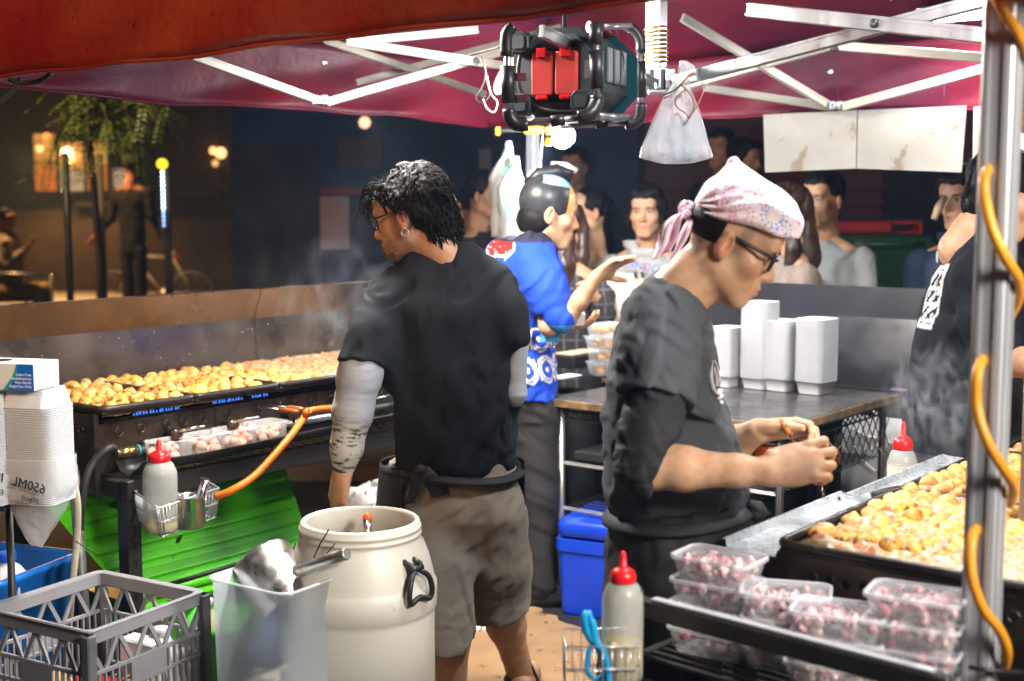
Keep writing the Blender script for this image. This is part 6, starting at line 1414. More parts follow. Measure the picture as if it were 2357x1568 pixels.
def bounds(pts, m):
    a = np.array([tuple(p) for p in pts]); return a.min(0) - m, a.max(0) + m
def hand_in(F, w, d, n, ts=1, curl=(.5, .55, .6, .65), thumb=(.55, .6, .35), s=1.0, spread=.05, cm=(1.0, 1.15, .8)):
    """hand grown into field F: w wrist, d direction, n palm normal, ts side of the thumb"""
    w = Vector(w); d = Vector(d).normalized(); n = Vector(n); n = (n - d * n.dot(d)).normalized(); sx = d.cross(n) * ts
    R = Matrix((sx, d, n)).transposed()
    F.ell(w + d * .052 * s, (.041 * s, .052 * s, .017 * s), R=R, k=.012); F.ell(w + d * .018 * s, (.031 * s, .04 * s, .021 * s), R=R, k=.015)
    F.ell(w + d * .04 * s + sx * .026 * s + n * .008 * s, (.016 * s, .03 * s, .016 * s), R=R, k=.012)
    tips = []
    for i, (o, L) in enumerate(((.031, .068), (.0105, .077), (-.0105, .071), (-.03, .056))):
        b = w + d * (.09 - .006 * abs(i - 1)) * s + sx * o * s; dd = (d + sx * (o * spread / .03)).normalized(); c = curl[i]
        pts = [b]; a = 0
        for k, fr in enumerate((.46, .30, .24)):
            a += c * cm[k]; pts.append(pts[-1] + (dd * math.cos(a) + n * math.sin(a)) * L * fr * s)
        F.chain([b - d * .03 * s] + pts, [.0095 * s, .0098 * s, .0088 * s, .0080 * s, .0068 * s], k=.004); tips.append(pts)
    b = w + d * .03 * s + sx * .03 * s + n * .008 * s; td = (d * thumb[0] + sx * thumb[1] + n * thumb[2]).normalized(); p1 = b + td * .042 * s; td2 = (td + d * .35 + n * .25 - sx * .2).normalized(); p2 = p1 + td2 * .03 * s
    F.chain([b - td * .02 * s, p1, p2], [.0135 * s, .0108 * s, .0085 * s], k=.006)
    return tips
def skincol(P, skin, red=None):
    C = np.empty((len(P), 3)); C[:] = skin; C *= (1 + .06 * hnoise(P[:, 0] * 40, P[:, 1] * 40, P[:, 2] * 40, 2))[:, None]
    if red is not None:
        for q in red: w = np.exp(-(((P - np.array(q)) / .011) ** 2).sum(1)); C = C * (1 - .35 * w[:, None]) + np.array(skin) * (1.05, .7, .62) * .35 * w[:, None]
    return C
def limb(pts, rs, skin, h=.005, hand=None, k=.02):
    ext = [p for p in pts] + ([Vector(hand['w']) + Vector(hand['d']).normalized() * .2, Vector(hand['w'])] if hand else [])
    lo, hi = bounds(ext, .12); F = Field(lo, hi, h); F.chain(pts, rs, k=k); red = None
    if hand: tp = hand_in(F, **hand); red = [q for t in tp for q in (t[0], t[1])]
    P, Fc = F.surface(); return P, Fc, skincol(P, skin, red)
def cloth(F, name, m, parent, colf=None, world=True):
    P, Fc = F.surface(); return npmesh(name, P, Fc, m, parent, True, colf(P) if colf else None, world)
def rows_px(rows, d, hd, yaw=0, grow=0):
    out = []
    for r in rows:
        y, a, b = r[:3]; dd = r[3] if len(r) > 3 else d; hh = r[4] if len(r) > 4 else hd
        p = at((a + b) / 2, y, dd); out.append((p.z, p.x, p.y, (b - a) / 2 * mmpp(dd) + grow, hh + grow, yaw))
    return out
def strands(roots, dirs, L, r, parent, m, wav=.012, seed=1, nseg=7, grav=.6, name='hair_locks', sides=5):
    rg = np.random.default_rng(seed); b = MB()
    for p, d in zip(roots, dirs):
        p = Vector(p); d = Vector(d).normalized(); l = L * rg.uniform(.6, 1.3); sd = d.cross(Vector((rg.normal(), rg.normal(), rg.normal()))).normalized(); ph = rg.uniform(0, 6.3); q = p; pts = [p]; dd = d; k = rg.uniform(.6, 1.4)
        for i in range(nseg):
            t = (i + 1) / nseg; dd = (dd - ZUP * grav * t * .35).normalized(); q = q + dd * l / nseg; pts.append(q + sd * wav * k * math.sin(t * 5 + ph) * t)
        rr = r * rg.uniform(.7, 1.3); b.tube(pts, [rr * (1 - .85 * (i / nseg) ** 1.6) for i in range(nseg + 1)], sides, caps=False, sx=.55)
    return b.build(name, m, parent)
def surf_points(n, c, r, seed, keep):
    rg = np.random.default_rng(seed); out = []
    while len(out) < n:
        v = rg.normal(size=3); v /= np.linalg.norm(v); p = (c[0] + v[0] * r[0], c[1] + v[1] * r[1], c[2] + v[2] * r[2])
        if keep(*p): out.append((p, v))
    return out
def spectacles(W_, parent, m, r=.0024, sq=True, z0=.006, lens=True):
    g = MB()
    for e in (-1, 1):
        pts = [W_(e * (.034 + x), .1015 - .10 * abs(x + .0) * (1 if x > 0 else .1), z0 + z) for x, z in rrect(.048, .034, .010, 4)]
        g.tube(pts, r, 6, closed=True); g.tube([W_(e * .058, .0955, z0 + .011), W_(e * .074, .08, z0 + .012), W_(e * .083, .0, z0 + .014), W_(e * .084, -.018, z0 + .002)], [r, r * 1.2, r, r], 6)
    g.tube([W_(-.011, .103, z0 + .006), W_(0, .1075, z0 + .009), W_(.011, .103, z0 + .006)], r, 6)
    o = g.build('spectacles', m, parent)
    if lens:
        for e in (-1, 1): MB().add([W_(e * (.034 + x * .95), .1005 - .10 * abs(x) * (1 if x > 0 else .1), z0 + z * .95) for x, z in rrect(.048, .034, .010, 4)], [tuple(range(20))]).build('lens', mat('lens_glass', (.9, .92, .95), rough=.05, alpha=.12, spec=.8), o)
    return o

# ------------------------------------------------------------------ the man in the black tee at the long griddle
SK1 = (.56, .335, .205)
hp = at(944, 500, 3.88); hf = (-.93, .26, -.26); W1 = L2W(hp, hf)
man = thing('person', 'man in black tee, grey shorts and printed arm sleeves standing at the long griddle', 'person', Vector((at(1060, 1000, 3.95).x, 3.95, .02)))
nk = W1(0, -.035, -.2)
parts = [head(hp, hf, .003, 1.0, roll=.0, skin=SK1, stubble=.75, neck=(0, -.075, -.15), neck_r=(.057, .06), nose=1.05, jaw=1.06)]
d0 = 3.75
sh, el, wr = at(868, 690, 3.82), at(822, 890, 3.74), at(789, 1085, 3.76)
tor = at(1010, 640, 3.9); pel = at(1050, 1110, 3.96); parts.append(limb([tor, tor.lerp(pel, .5), pel], [.06, .1, .1], SK1, .012))
parts.append(limb([tor, sh + Vector((.05, .03, .02)), el, el.lerp(wr, .8), wr], [.05, .045, .042, .03, .029], SK1, .004, dict(w=wr, d=at(772, 1175, 3.77) - wr, n=Vector((.75, .6, 0)), ts=-1, curl=(.45, .5, .55, .6), thumb=(.8, .35, .5), s=1.06)))
kn, an = at(1150, 1385, 4.0), at(1193, 1548, 4.12); an.z = .1
parts.append(limb([pel, kn, kn.lerp(an, .35), kn.lerp(an, .8), an, Vector((an.x + .02, an.y + .03, .05))], [.08, .062, .062, .043, .041, .04], SK1, .006)); 
ft_ = Vector((an.x + .01, an.y, .045)); parts.append(limb([ft_ + Vector((0, -.035, 0)), ft_ + Vector((.02, .07, .0)), ft_ + Vector((.035, .15, -.012))], [.037, .036, .03], SK1, .006))
kl, al = at(1035, 1480, 3.78), Vector((at(1040, 1568, 3.78).x, 3.8, .1)); parts.append(limb([pel, kl, al, al + Vector((.0, .02, -.05)), al + Vector((-.03, .16, -.06))], [.08, .058, .042, .04, .03], SK1, .007))
P, Fc, C = join(parts); npmesh('body', P, Fc, M_SKIN, man, True, C, True)
# tee shirt
R1 = [(1085, 900, 1178, 3.95, .14), (1060, 874, 1194, 3.94, .155), (1000, 862, 1202, 3.92, .162), (930, 866, 1202, 3.9, .16), (850, 872, 1200, 3.88, .155), (770, 872, 1194, 3.87, .148), (720, 874, 1186, 3.86, .145), (680, 872, 1180, 3.86, .13), (645, 878, 1170, 3.87, .115), (615, 908, 1152, 3.88, .10), (592, 936, 1132, 3.88, .085), (572, 952, 1108, 3.88, .07), (556, 985, 1080, 3.88, .055)]
rw = rows_px(R1, 3.9, .15, .05)
lo = np.array([at(770, 1100, 3.9).x - .05, 3.62, at(900, 1090, 3.9).z - .03]); hi = np.array([at(1240, 1100, 3.9).x + .05, 4.18, at(950, 560, 3.9).z + .08])
F = Field(lo, hi, .0055); F.loft(rw, k=.01)
shR = at(1160, 672, 3.88)
F.cap(at(975, 610, 3.88), at(890, 680, 3.85), .045, .058, k=.08)
F.chain([at(884, 690, 3.82), at(858, 765, 3.78), at(832, 858, 3.74)], [.058, .064, .073], k=.05); F.chain([at(1140, 660, 3.87), at(1165, 720, 3.84), at(1174, 765, 3.83)], [.06, .06, .055], k=.05)
F.plane(at(838, 846, 3.74), at(832, 858, 3.74) - at(872, 690, 3.82) + Vector((.04, 0, 0)), k=.002) if False else None
sd_ = (at(832, 858, 3.74) - at(868, 720, 3.81)).normalized()
c0 = at(836, 842, 3.745)
F.op(lambda X, Y, Z: np.where((X < at(893, 0, 3.75).x) & (Z < c0.z + .08), (X - c0.x) * sd_.x + (Y - c0.y) * sd_.y + (Z - c0.z) * sd_.z, -1.0), F.lo, F.lo + F.h * F.n, .004, 'i')
def w1(X, Y, Z): return X * 1.0 + .45 * Z, Y, Z - .3 * X
F.op(lambda X, Y, Z: .011 * hnoise((X + .3 * Z) * 4.2, Y * 3, (Z - .5 * X) * 1.6, 1) + .011 * np.clip(hnoise((X - .5 * Z) * 7, Y * 5, Z * 4, 6), 0, 1) + .006 * hnoise(X * 3, Y * 3, Z * 11, 7) * np.clip((.98 - Z) / .18, 0, 1), F.lo, F.lo + F.h * F.n, 0, 'd')
F.chain([W1(0, -.03, -.06), at(996, 552, 3.885)], [.055, .057], k=.008, mode='s')
cloth(F, 'tee_shirt', M_TEE, man)
# collar ring
cr_ = [nk + Vector((0, 0, 0))]
c_c = at(997, 566, 3.885)
MB().tube([c_c + Vector((.062 * math.cos(a), .06 * math.sin(a), -.012 + .02 * math.cos(a))) for a in (2 * math.pi * k / 40 for k in range(40))], .0075, 8, closed=True).build('collar', M_TEE, man)
MB().tube([c_c + Vector((.064 * math.cos(a), .063 * math.sin(a), .014 + .018 * math.cos(a))) for a in (2 * math.pi * k / 40 for k in range(40))], .0018, 6, closed=True).build('necklace', M_RUBBER, man)
for a in (-1.15, -1.35, -1.6): MB().lathe([(0, -.004), (.004, 0), (0, .004)], c_c + Vector((.064 * math.cos(a), .065 * math.sin(a), .014 + .018 * math.cos(a))), 8).build('bead', M_RUBBER, man)
# arm sleeves
def sleeve_col(P):
    w = wr; ax_ = np.array(el - wr) / (el - wr).length; t = (P - np.array(wr)) @ ax_; C = np.empty((len(P), 3)); C[:] = (.33, .35, .39)
    low = smooth01(-t, -.20, -.13)[:, None]; C = C * (1 - low) + np.array((.5, .475, .43)) * low
    n = hnoise(P[:, 0] * 16, P[:, 1] * 16, t * 120, 3); n2 = hnoise(P[:, 0] * 9, P[:, 1] * 9, t * 26, 8)
    k = (smooth01(n, .0, .25) * smooth01(n2, -.35, .0) * smooth01(-t, -.20, -.12))[:, None]; C = C * (1 - k) + np.array((.03, .03, .035)) * k
    g = (smooth01(n2, .1, .5) * smooth01(-t, -.24, -.16) * smooth01(t, .12, .17))[:, None]; return C * (1 - .6 * g) + np.array((.22, .22, .24)) * .6 * g
M_SLV = mat('arm_sleeve', (1, 1, 1), vcol=True, rough=.6, bump=.15, bsc=200, sheen=.1)
lo, hi = bounds([sh, el, wr], .12); F = Field(lo, hi, .004); F.chain([sh.lerp(el, .5), el.lerp(sh, .12), el.lerp(wr, .3), el.lerp(wr, .7), wr], [.062, .056, .05, .038, .031], k=.05)
F.op(lambda X, Y, Z: .0008 * hnoise(X * 6, Y * 6, Z * 30, 2) + .0006 * hnoise(X * 10, Y * 10, Z * 60, 5), F.lo, F.lo + F.h * F.n, 0, 'd'); F.plane(wr, at(772, 1175, 3.77) - wr)
cloth(F, 'arm_sleeve', M_SLV, man, sleeve_col)
e2 = at(1182, 905, 3.86); s2 = at(1188, 760, 3.84); lo, hi = bounds([e2, s2, e2 + Vector((-.05, .2, .0))], .1); F = Field(lo, hi, .005); F.chain([s2, e2, e2 + Vector((-.06, .22, .02))], [.04, .037, .034], k=.02); F.op(lambda X, Y, Z: .002 * hnoise(X * 6, Y * 6, Z * 30, 2), F.lo, F.lo + F.h * F.n, 0, 'd'); cloth(F, 'arm_sleeve', M_SLV, man, lambda P: np.tile((.33, .35, .39), (len(P), 1)))
# shorts
M_SHORT = mat('grey_sweat', (.27, .235, .19), (.21, .18, .15), sc=6, rough=.9, bump=.25, bsc=220, bdist=.001, sheen=.2)
F = Field((at(880, 0, 3.9).x - .08, 3.6, .1), (at(1235, 0, 4.0).x + .05, 4.3, .98), .0075)
F.loft(rows_px([(1060, 890, 1186, 3.95, .13), (1120, 888, 1198, 3.95, .155), (1180, 895, 1206, 3.95, .16), (1240, 915, 1200, 3.96, .14), (1290, 950, 1180, 3.96, .10)], 3.95, .15, .05), k=.03)
F.chain([at(1125, 1190, 3.96), at(1140, 1300, 3.97), at(1150, 1425, 4.0)], [.118, .108, .1], k=.035); F.chain([at(985, 1190, 3.93), at(1005, 1320, 3.84), at(1028, 1500, 3.76)], [.112, .102, .09], k=.035)
hm = at(1150, 1418, 4.0); F.op(lambda X, Y, Z: np.where(X > at(1068, 0, 3.95).x, (hm.z - Z) + .12 * (X - hm.x), -1.0), F.lo, F.lo + F.h * F.n, .004, 'i'); hm2 = at(1028, 1495, 3.76); F.op(lambda X, Y, Z: np.where(X <= at(1068, 0, 3.95).x, hm2.z - Z, -1.0), F.lo, F.lo + F.h * F.n, .004, 'i')
F.op(lambda X, Y, Z: .007 * hnoise((X + .6 * Z) * 4, Y * 3, (Z - .6 * X) * 4, 12) + .004 * hnoise((X - .8 * Z) * 9, Y * 5, (Z + .4 * X) * 9, 3) + .004 * np.clip(hnoise(X * 5, Y * 5, Z * 22, 9), 0, 1) * np.clip((.55 - Z) / .2, 0, 1), F.lo, F.lo + F.h * F.n, 0, 'd')
cloth(F, 'shorts', M_SHORT, man)
# apron: bib skirt round the front, ties at the back
pc_ = at(1042, 1100, 3.96)
def apr(a, b):
    an_ = math.radians(-6 + a * (232 + 6)); z = at(1042, 1062, 3.96).z - b * .34; k = 1 + .10 * b; wv_ = .008 * math.sin(an_ * 7 + b * 2) * b
    return Vector((pc_.x + (.222 * k + wv_) * math.cos(an_) - .02 * b, pc_.y + (.182 * k + wv_) * math.sin(an_), z - (.04 * abs(math.cos(an_ * .5)) * b)))
MB().sheet(apr, 60, 22).build('apron', M_APRON, man, solid=.003)
bd = [Vector((pc_.x + .212 * math.cos(a), pc_.y + .172 * math.sin(a), at(1042, 1078, 3.96).z + .012 * math.sin(a * 2))) for a in (2 * math.pi * k / 48 for k in range(48))]
MB().tube(bd, .017, 8, closed=True, sx=.35).build('apron_tie', M_APRON, man)
def ribbon(pts, w, nm='apron_tie'):
    q = bez(pts, 16); return MB().sheet(lambda a, b: q[min(16, int(round(a * (len(q) - 1)))) if len(q) == 17 else int(round(a * (len(q) - 1)))] + Vector((w * (b - .5), 0, .25 * w * (b - .5))), len(q) - 1, 2).build(nm, M_APRON, man, solid=.002)
kz = 3.79
ribbon([at(968, 1078, kz), at(985, 1095, kz - .01), at(1003, 1120, kz), at(1012, 1142, kz)], .05); ribbon([at(965, 1078, kz), at(955, 1100, kz - .01), at(952, 1130, kz), at(940, 1160, kz)], .03)
MB().lathe([(0, -.018), (.02, -.008), (.02, .008), (0, .018)], at(968, 1080, kz), 10).build('knot', M_APRON, man)
# sandals
for c in (ft_, al + Vector((0, .02, -.055))):
    sl_ = MB().loop([[Vector((c.x + x * 1.0 + .1 * (y + .05), c.y + .05 + y, z)) for x, y in rrect(.1, .27, .045, 5)] for z in (.016, .042)], False, True, True).build('sandal', M_RUBBER, man)
    MB().tube([Vector((c.x - .05, c.y + .03, .04)), Vector((c.x - .03, c.y - .01, .1)), Vector((c.x + .03, c.y - .01, .1)), Vector((c.x + .05, c.y + .03, .04))], .012, 6, sx=.5).build('strap', M_RUBBER, sl_)
# glasses, earring
spectacles(W1, man, M_BPLAST, .0022)
MB().tube([W1(-.089 + .0 * a, -.004 + .011 * math.cos(a), -.046 + .011 * math.sin(a)) for a in (2 * math.pi * k / 16 for k in range(16))], .0022, 6, closed=True).build('earring', M_CHROME, man)
# hair: cap plus wavy locks
F = Field((-.13, -.18, -.13), (.13, .13, .2), .004); F.ell((0, -.028, .052), (.092, .112, .1), k=.01); F.ell((0, -.08, -.02), (.078, .062, .08), k=.03); F.ell((0, .045, .085), (.07, .045, .045), k=.03)
F.ell((0, .11, -.03), (.085, .11, .075), k=.01, mode='s')
for e in (-1, 1): F.ell((e * .095, .012, -.02), (.04, .045, .05), k=.012, mode='s')
F.noise((8, 8, 8), .013, 4); F.noise((20, 20, 20), .007, 7); P, Fc = F.surface(); R = np.array(hframe(hf)); hr = npmesh('hair', P @ R.T + np.array(hp), Fc, M_HAIR, man, True, None, True)
keep = lambda x, y, z: (z > .035 + (.05 if y > .0 else 0)) or (y < -.035 and z > -.085)
sp_ = surf_points(3000, (0, -.026, .045), (.09, .112, .1), 3, keep); RM = hframe(hf); rg = np.random.default_rng(8); roots = []; dirs = []
for p, v in sp_:
    c = Vector(v); t = (Vector(p) - Vector((.015, -.05, .15))).normalized() + Vector((rg.normal() * .3, .25 * (p[1] > .0), -.35)); t = t - c * t.dot(c); roots.append(W1(*[q * .97 for q in p])); dirs.append(RM @ (t.normalized() + c * .2 + Vector(rg.normal(size=3)) * .16))
strands(roots, dirs, .043, .0025, hr, M_HAIR, .011, 4, 6, .2, 'hair_locks', 4)
sp_ = surf_points(420, (0, -.08, -.025), (.078, .064, .09), 9, lambda x, y, z: y < -.06); strands([W1(*p) for p, v in sp_], [RM @ (Vector((v[0] * .3, -.15 + v[1] * .25, -1)) + Vector(rg.normal(size=3)) * .12) for p, v in sp_], .026, .0042, hr, M_HAIR, .003, 12, 5, .2, 'nape_hair')
sp_ = surf_points(80, (0, .0, .06), (.078, .1, .08), 5, lambda x, y, z: y > .045 and z > .07); roots = [W1(*p) for p, v in sp_]; dirs = [RM @ (Vector((v[0] * .5, .75, .05)) + Vector(rg.normal(size=3)) * .2) for p, v in sp_]
strands(roots, dirs, .085, .0026, hr, M_HAIR, .013, 6, 9, 2.0, 'fringe')

# ------------------------------------------------------------------ the man in the bandana
SK2 = (.60, .375, .235)
hp2 = at(1683, 560, 2.9); hf2 = (.86, -.20, -.47); W2 = L2W(hp2, hf2)
ban = thing('person', 'man in pink firework bandana, glasses and dark grey tee turning takoyaki with picks', 'person', Vector((at(1560, 1000, 3.05).x, 3.05, .02)))
fd = lambda x, y, z: .8 * smooth01(-y, .035, .06) * smooth01(z, -.075, -.045) * (.75 + .25 * hnoise(x * 120, y * 120, z * 120, 3)) + .5 * smooth01(np.abs(x), .06, .07) * smooth01(y, .005, .018) * (1 - smooth01(y, .03, .045)) * smooth01(z, -.035, .0)
prt = [head(hp2, hf2, .0028, 1.0, skin=SK2, neck=(0, -.05, -.17), neck_r=(.06, .072), fade=fd, nose=.95, lips=(.52, .2, .15), jaw=1.0)]
e2, w2 = at(1492, 1076, 2.80), at(1768, 1086, 2.72)
grip = at(1868, 1075, 2.70)
tor = at(1548, 720, 3.02); prt.append(limb([tor, at(1524, 780, 2.89), e2.lerp(w2, .02), e2.lerp(w2, .3), e2.lerp(w2, .75), w2], [.05, .045, .047, .047, .033, .028], SK2, .0038, dict(w=w2, d=Vector((.95, -.08, .26)), n=Vector((0, .82, -.55)), ts=1, curl=(.75, .85, .95, 1.05), thumb=(.8, .15, .6), s=1.16, spread=.16, cm=(.45, 1.55, .9))))
e3, w3 = at(1640, 1050, 3.2), at(1745, 992, 3.08)
prt.append(limb([tor, at(1540, 780, 3.15), e3, e3.lerp(w3, .5), w3], [.05, .045, .046, .042, .030], SK2, .0042, dict(w=w3, d=Vector((.95, -.2, .12)), n=Vector((0, -.6, -.8)), ts=-1, curl=(.75, .8, .85, .9), thumb=(.85, .35, .2), s=1.08, cm=(.55, 1.3, .8))))
P, Fc, C = join(prt); npmesh('body', P, Fc, M_SKIN, ban, True, C, True)
spectacles(W2, ban, M_BPLAST, .0036)
F = Field((-.1, -.13, -.1), (.1, .06, .06), .003); F.ell((0, -.0145, .038), (.0785, .0995, .0895)); F.op(lambda X, Y, Z: np.maximum(Y + .022 + 0 * X, -.062 - Z), F.lo, F.lo + F.h * F.n, .004, 'i'); F.ell((0, -.01, .038), (.074, .094, .085), k=.002, mode='s')
P, Fc = F.surface(); npmesh('hair', P @ np.array(hframe(hf2)).T + np.array(hp2), Fc, M_HAIR, ban, True, None, True)
M_TEE2 = mat('grey_tee', (.06, .068, .08), (.08, .088, .1), sc=5, rough=.85, weave=.15, bsc=240, spec=.25, spots=(.17, .17, .17), ssc=15, sth=.75)
R2 = [(1180, 1402, 1716, 3.06, .15), (1150, 1388, 1728, 3.06, .17), (1100, 1383, 1726, 3.06, .18), (1040, 1385, 1714, 3.05, .185), (960, 1390, 1684, 3.05, .185), (880, 1397, 1656, 3.04, .185), (800, 1410, 1638, 3.03, .18), (740, 1425, 1632, 3.02, .17), (700, 1445, 1624, 3.01, .15), (668, 1470, 1606, 3.0, .115), (648, 1494, 1580, 3.0, .08)]
rw = rows_px(R2, 3.05, .17)
F = Field((at(1370, 0, 3.0).x - .08, 2.66, at(1500, 1185, 3.05).z - .02), (at(1740, 0, 3.0).x + .06, 3.32, at(1500, 635, 3.0).z + .06), .0055); F.loft(rw, k=.01)
F.cap(at(1545, 672, 2.99), at(1522, 735, 2.88), .055, .085, k=.05); F.cap(at(1545, 675, 3.03), at(1530, 735, 3.16), .055, .085, k=.05)
F.chain([at(1524, 745, 2.885), at(1516, 820, 2.85), at(1510, 922, 2.825)], [.088, .087, .085], k=.03)
hc = at(1512, 918, 2.83); hn = (at(1510, 922, 2.825) - at(1524, 745, 2.885)).normalized() + Vector((-.16, 0, 0)); F.op(lambda X, Y, Z: np.where((Y < 2.90) & (Z < hc.z + .1), (X - hc.x) * hn.x + (Y - hc.y) * hn.y + (Z - hc.z) * hn.z, -1.0), F.lo, F.lo + F.h * F.n, .004, 'i')
F.op(lambda X, Y, Z: .006 * hnoise((X - .5 * Z) * 5, Y * 4, (Z + .5 * X) * 3, 21) + .005 * np.clip(hnoise((X + .7 * Z) * 8, Y * 6, (Z - .4 * X) * 5, 26), -.2, 1) + .004 * hnoise(X * 12, Y * 8, Z * 12, 5), F.lo, F.lo + F.h * F.n, 0, 'd')
F.chain([W2(0, -.03, -.1), W2(0, -.045, -.16)], [.06, .072], k=.01, mode='s')
def tee2(P):
    C = np.empty((len(P), 3)); C[:] = (.042, .045, .051); d1 = hnoise(P[:, 0] * 5, P[:, 1] * 5, P[:, 2] * 5, 2); fl = smooth01(d1, .35, .9)[:, None] * .3; C = C * (1 - fl) + np.array((.16, .16, .17)) * fl
    return C
cloth(F, 'tee_shirt', M_TEE2, ban)
cc2 = W2(0, -.097, -.186); fw2 = Vector(hf2).normalized()
# chest print, chalky white shapes on the front of the tee
M_CHALK = mat('chalk_print', (.75, .75, .75), (.5, .5, .5), sc=40, rough=.7)
def chest(px, py, off=-.001):
    """point on the front of the tee, seen edge-on"""
    z = at(1600, py, 3.0).z; zz_ = [r[0] for r in rw]; o_ = np.argsort(zz_); 
    cx = np.interp(z, np.array(zz_)[o_], np.array([r[1] for r in rw])[o_]); cy = np.interp(z, np.array(zz_)[o_], np.array([r[2] for r in rw])[o_]); a = np.interp(z, np.array(zz_)[o_], np.array([r[3] for r in rw])[o_]); b = np.interp(z, np.array(zz_)[o_], np.array([r[4] for r in rw])[o_])
    t = math.radians(px); return Vector((cx + (a + off + .003) * math.cos(t), cy + (b + off + .003) * math.sin(t), z))
for pts, w_ in (([(-38, 822), (-42, 840), (-44, 870), (-42, 890), (-36, 898), (-28, 890)], .008), ([(-30, 820), (-24, 835), (-22, 860), (-26, 880)], .008), ([(-34, 838), (-32, 860), (-35, 880)], .006), ([(-38, 908), (-24, 904)], .005), ([(-36, 918), (-30, 917)], .005)): MB().tube(bez([chest(*q) for q in pts], 16), w_, 6, sx=.3).build('chest_print', M_CHALK, ban)
for (x0, y0, x1, y1, d_) in ((1484, 866, 1518, 870, 2.76),): MB().tube([at(x0, y0, d_), at((x0 + x1) / 2, y0 + 4, d_ - .003), at(x1, y1, d_)], .004, 6).build('flour_smear', M_CHALK, ban)
# black undersleeve
M_UND = mat('black_undersleeve', (.012, .013, .017), (.018, .019, .024), sc=8, rough=.8, weave=.1, bsc=240)
u0 = at(1512, 880, 2.84); lo, hi = bounds([u0, e2, e2.lerp(w2, .3)], .12); F = Field(lo, hi, .0045); F.chain([u0, at(1496, 1000, 2.81), e2 + Vector((-.004, 0, .004)), e2.lerp(w2, .28)], [.066, .066, .066, .058], k=.025); cd = (w2 - e2).normalized(); F.plane(e2.lerp(w2, .13), cd - Vector((0, 0, .45)))
F.op(lambda X, Y, Z: .004 * hnoise(X * 6, Y * 6, Z * 17, 31) + .003 * hnoise((X + Z) * 12, Y * 8, (Z - X) * 12, 3), F.lo, F.lo + F.h * F.n, 0, 'd'); cloth(F, 'undersleeve', M_UND, ban)
lo, hi = bounds([at(1580, 900, 3.2), e3, e3.lerp(w3, .3)], .1); F = Field(lo, hi, .006); F.chain([at(1570, 850, 3.2), e3, e3.lerp(w3, .4)], [.065, .058, .05], k=.02); cloth(F, 'undersleeve', M_UND, ban)
# trousers under a black apron
F = Field((at(1370, 0, 3.05).x - .12, 2.7, .0), (at(1740, 0, 3.05).x + .1, 3.4, at(1500, 1150, 3.05).z + .03), .009)
F.loft([(0.05, at(1500, 0, 3.05).x, 3.06, .14, .17, 0), (.35, at(1520, 0, 3.05).x, 3.06, .165, .19, 0)] + rows_px([(1480, 1385, 1640, 3.06, .2), (1380, 1380, 1690, 3.06, .205), (1290, 1383, 1704, 3.06, .2), (1230, 1392, 1716, 3.06, .195), (1180, 1402, 1718, 3.06, .18), (1150, 1410, 1712, 3.06, .165)], 3.06, .18), k=.02)
F.op(lambda X, Y, Z: .008 * hnoise((X + .4 * Z) * 4, Y * 4, (Z - .5 * X) * 3, 41) + .005 * hnoise((X - .4 * Z) * 8, Y * 6, (Z + .5 * X) * 8, 43), F.lo, F.lo + F.h * F.n, 0, 'd'); cloth(F, 'apron', M_APRON, ban)
MB().tube([Vector((at(1558, 1172, 3.06).x + .166 * math.cos(a), 3.06 + .182 * math.sin(a), at(1558, 1176, 3.06).z + .014 * math.cos(a))) for a in (2 * math.pi * k / 48 for k in range(48))], .02, 8, closed=True, sx=.4).build('apron_tie', M_APRON, ban)
for e in (-1, 1): MB().loop([[Vector((at(1500, 0, 3.05).x + .05 + x, 3.06 + e * .1 + y, z)) for x, y in rrect(.28, .1, .045, 5)] for z in (.016, .09)], True, True, True).build('shoe', M_RUBBER, ban)
MB().tube([at(1722, 1160, 3.0), at(1745, 1170, 3.0), at(1760, 1178, 3.0), at(1740, 1185, 3.0), at(1722, 1172, 3.0)], [.012, .018, .014, .018, .01], 8).build('apron_bow', M_APRON, ban)
# bandana
hr2 = np.random.default_rng(3)
F = Field((-.13, -.16, -.02), (.13, .15, .2), .0026)
F.ell((0, .004, .066), (.087, .118, .078), k=.01); F.cap((0, -.035, .095), (0, -.082, .158), .072, .016, k=.05); F.ell((0, .05, .095), (.07, .062, .05), k=.03)
F.op(lambda X, Y, Z: (.022 + .26 * np.clip(Y + .1, 0, 1) ** 1.0) - Z - .002 + 0 * X, F.lo, F.lo + F.h * F.n, .004, 'i')
def folds(X, Y, Z):
    an = np.arctan2(Z - .03, Y + .13); r = np.sqrt((Y + .13) ** 2 + (Z - .03) ** 2 + 0 * X); return .0042 * np.sin(an * 26 + 2 * np.sin(r * 30)) * np.clip(1.15 - an / .8, 0, 1) * np.clip(r / .05, 0, 1) * np.clip(np.abs(X) / .03, 0, 1) + .003 * hnoise(X * 9, Y * 9, Z * 9, 3)
F.op(folds, F.lo, F.lo + F.h * F.n, 0, 'd')
F.ell((0, -.004, .052), (.074, .1, .08), k=.003, mode='s')
P, Fc = F.surface(); C = np.empty((len(P), 3)); C[:] = (.9, .82, .88); x, y, z = P.T
big = smooth01(hnoise(x * 12, y * 12, z * 12, 5), .1, .7)[:, None]; C = C * (1 - .5 * big) + np.array((.9, .86, .9)) * .5 * big
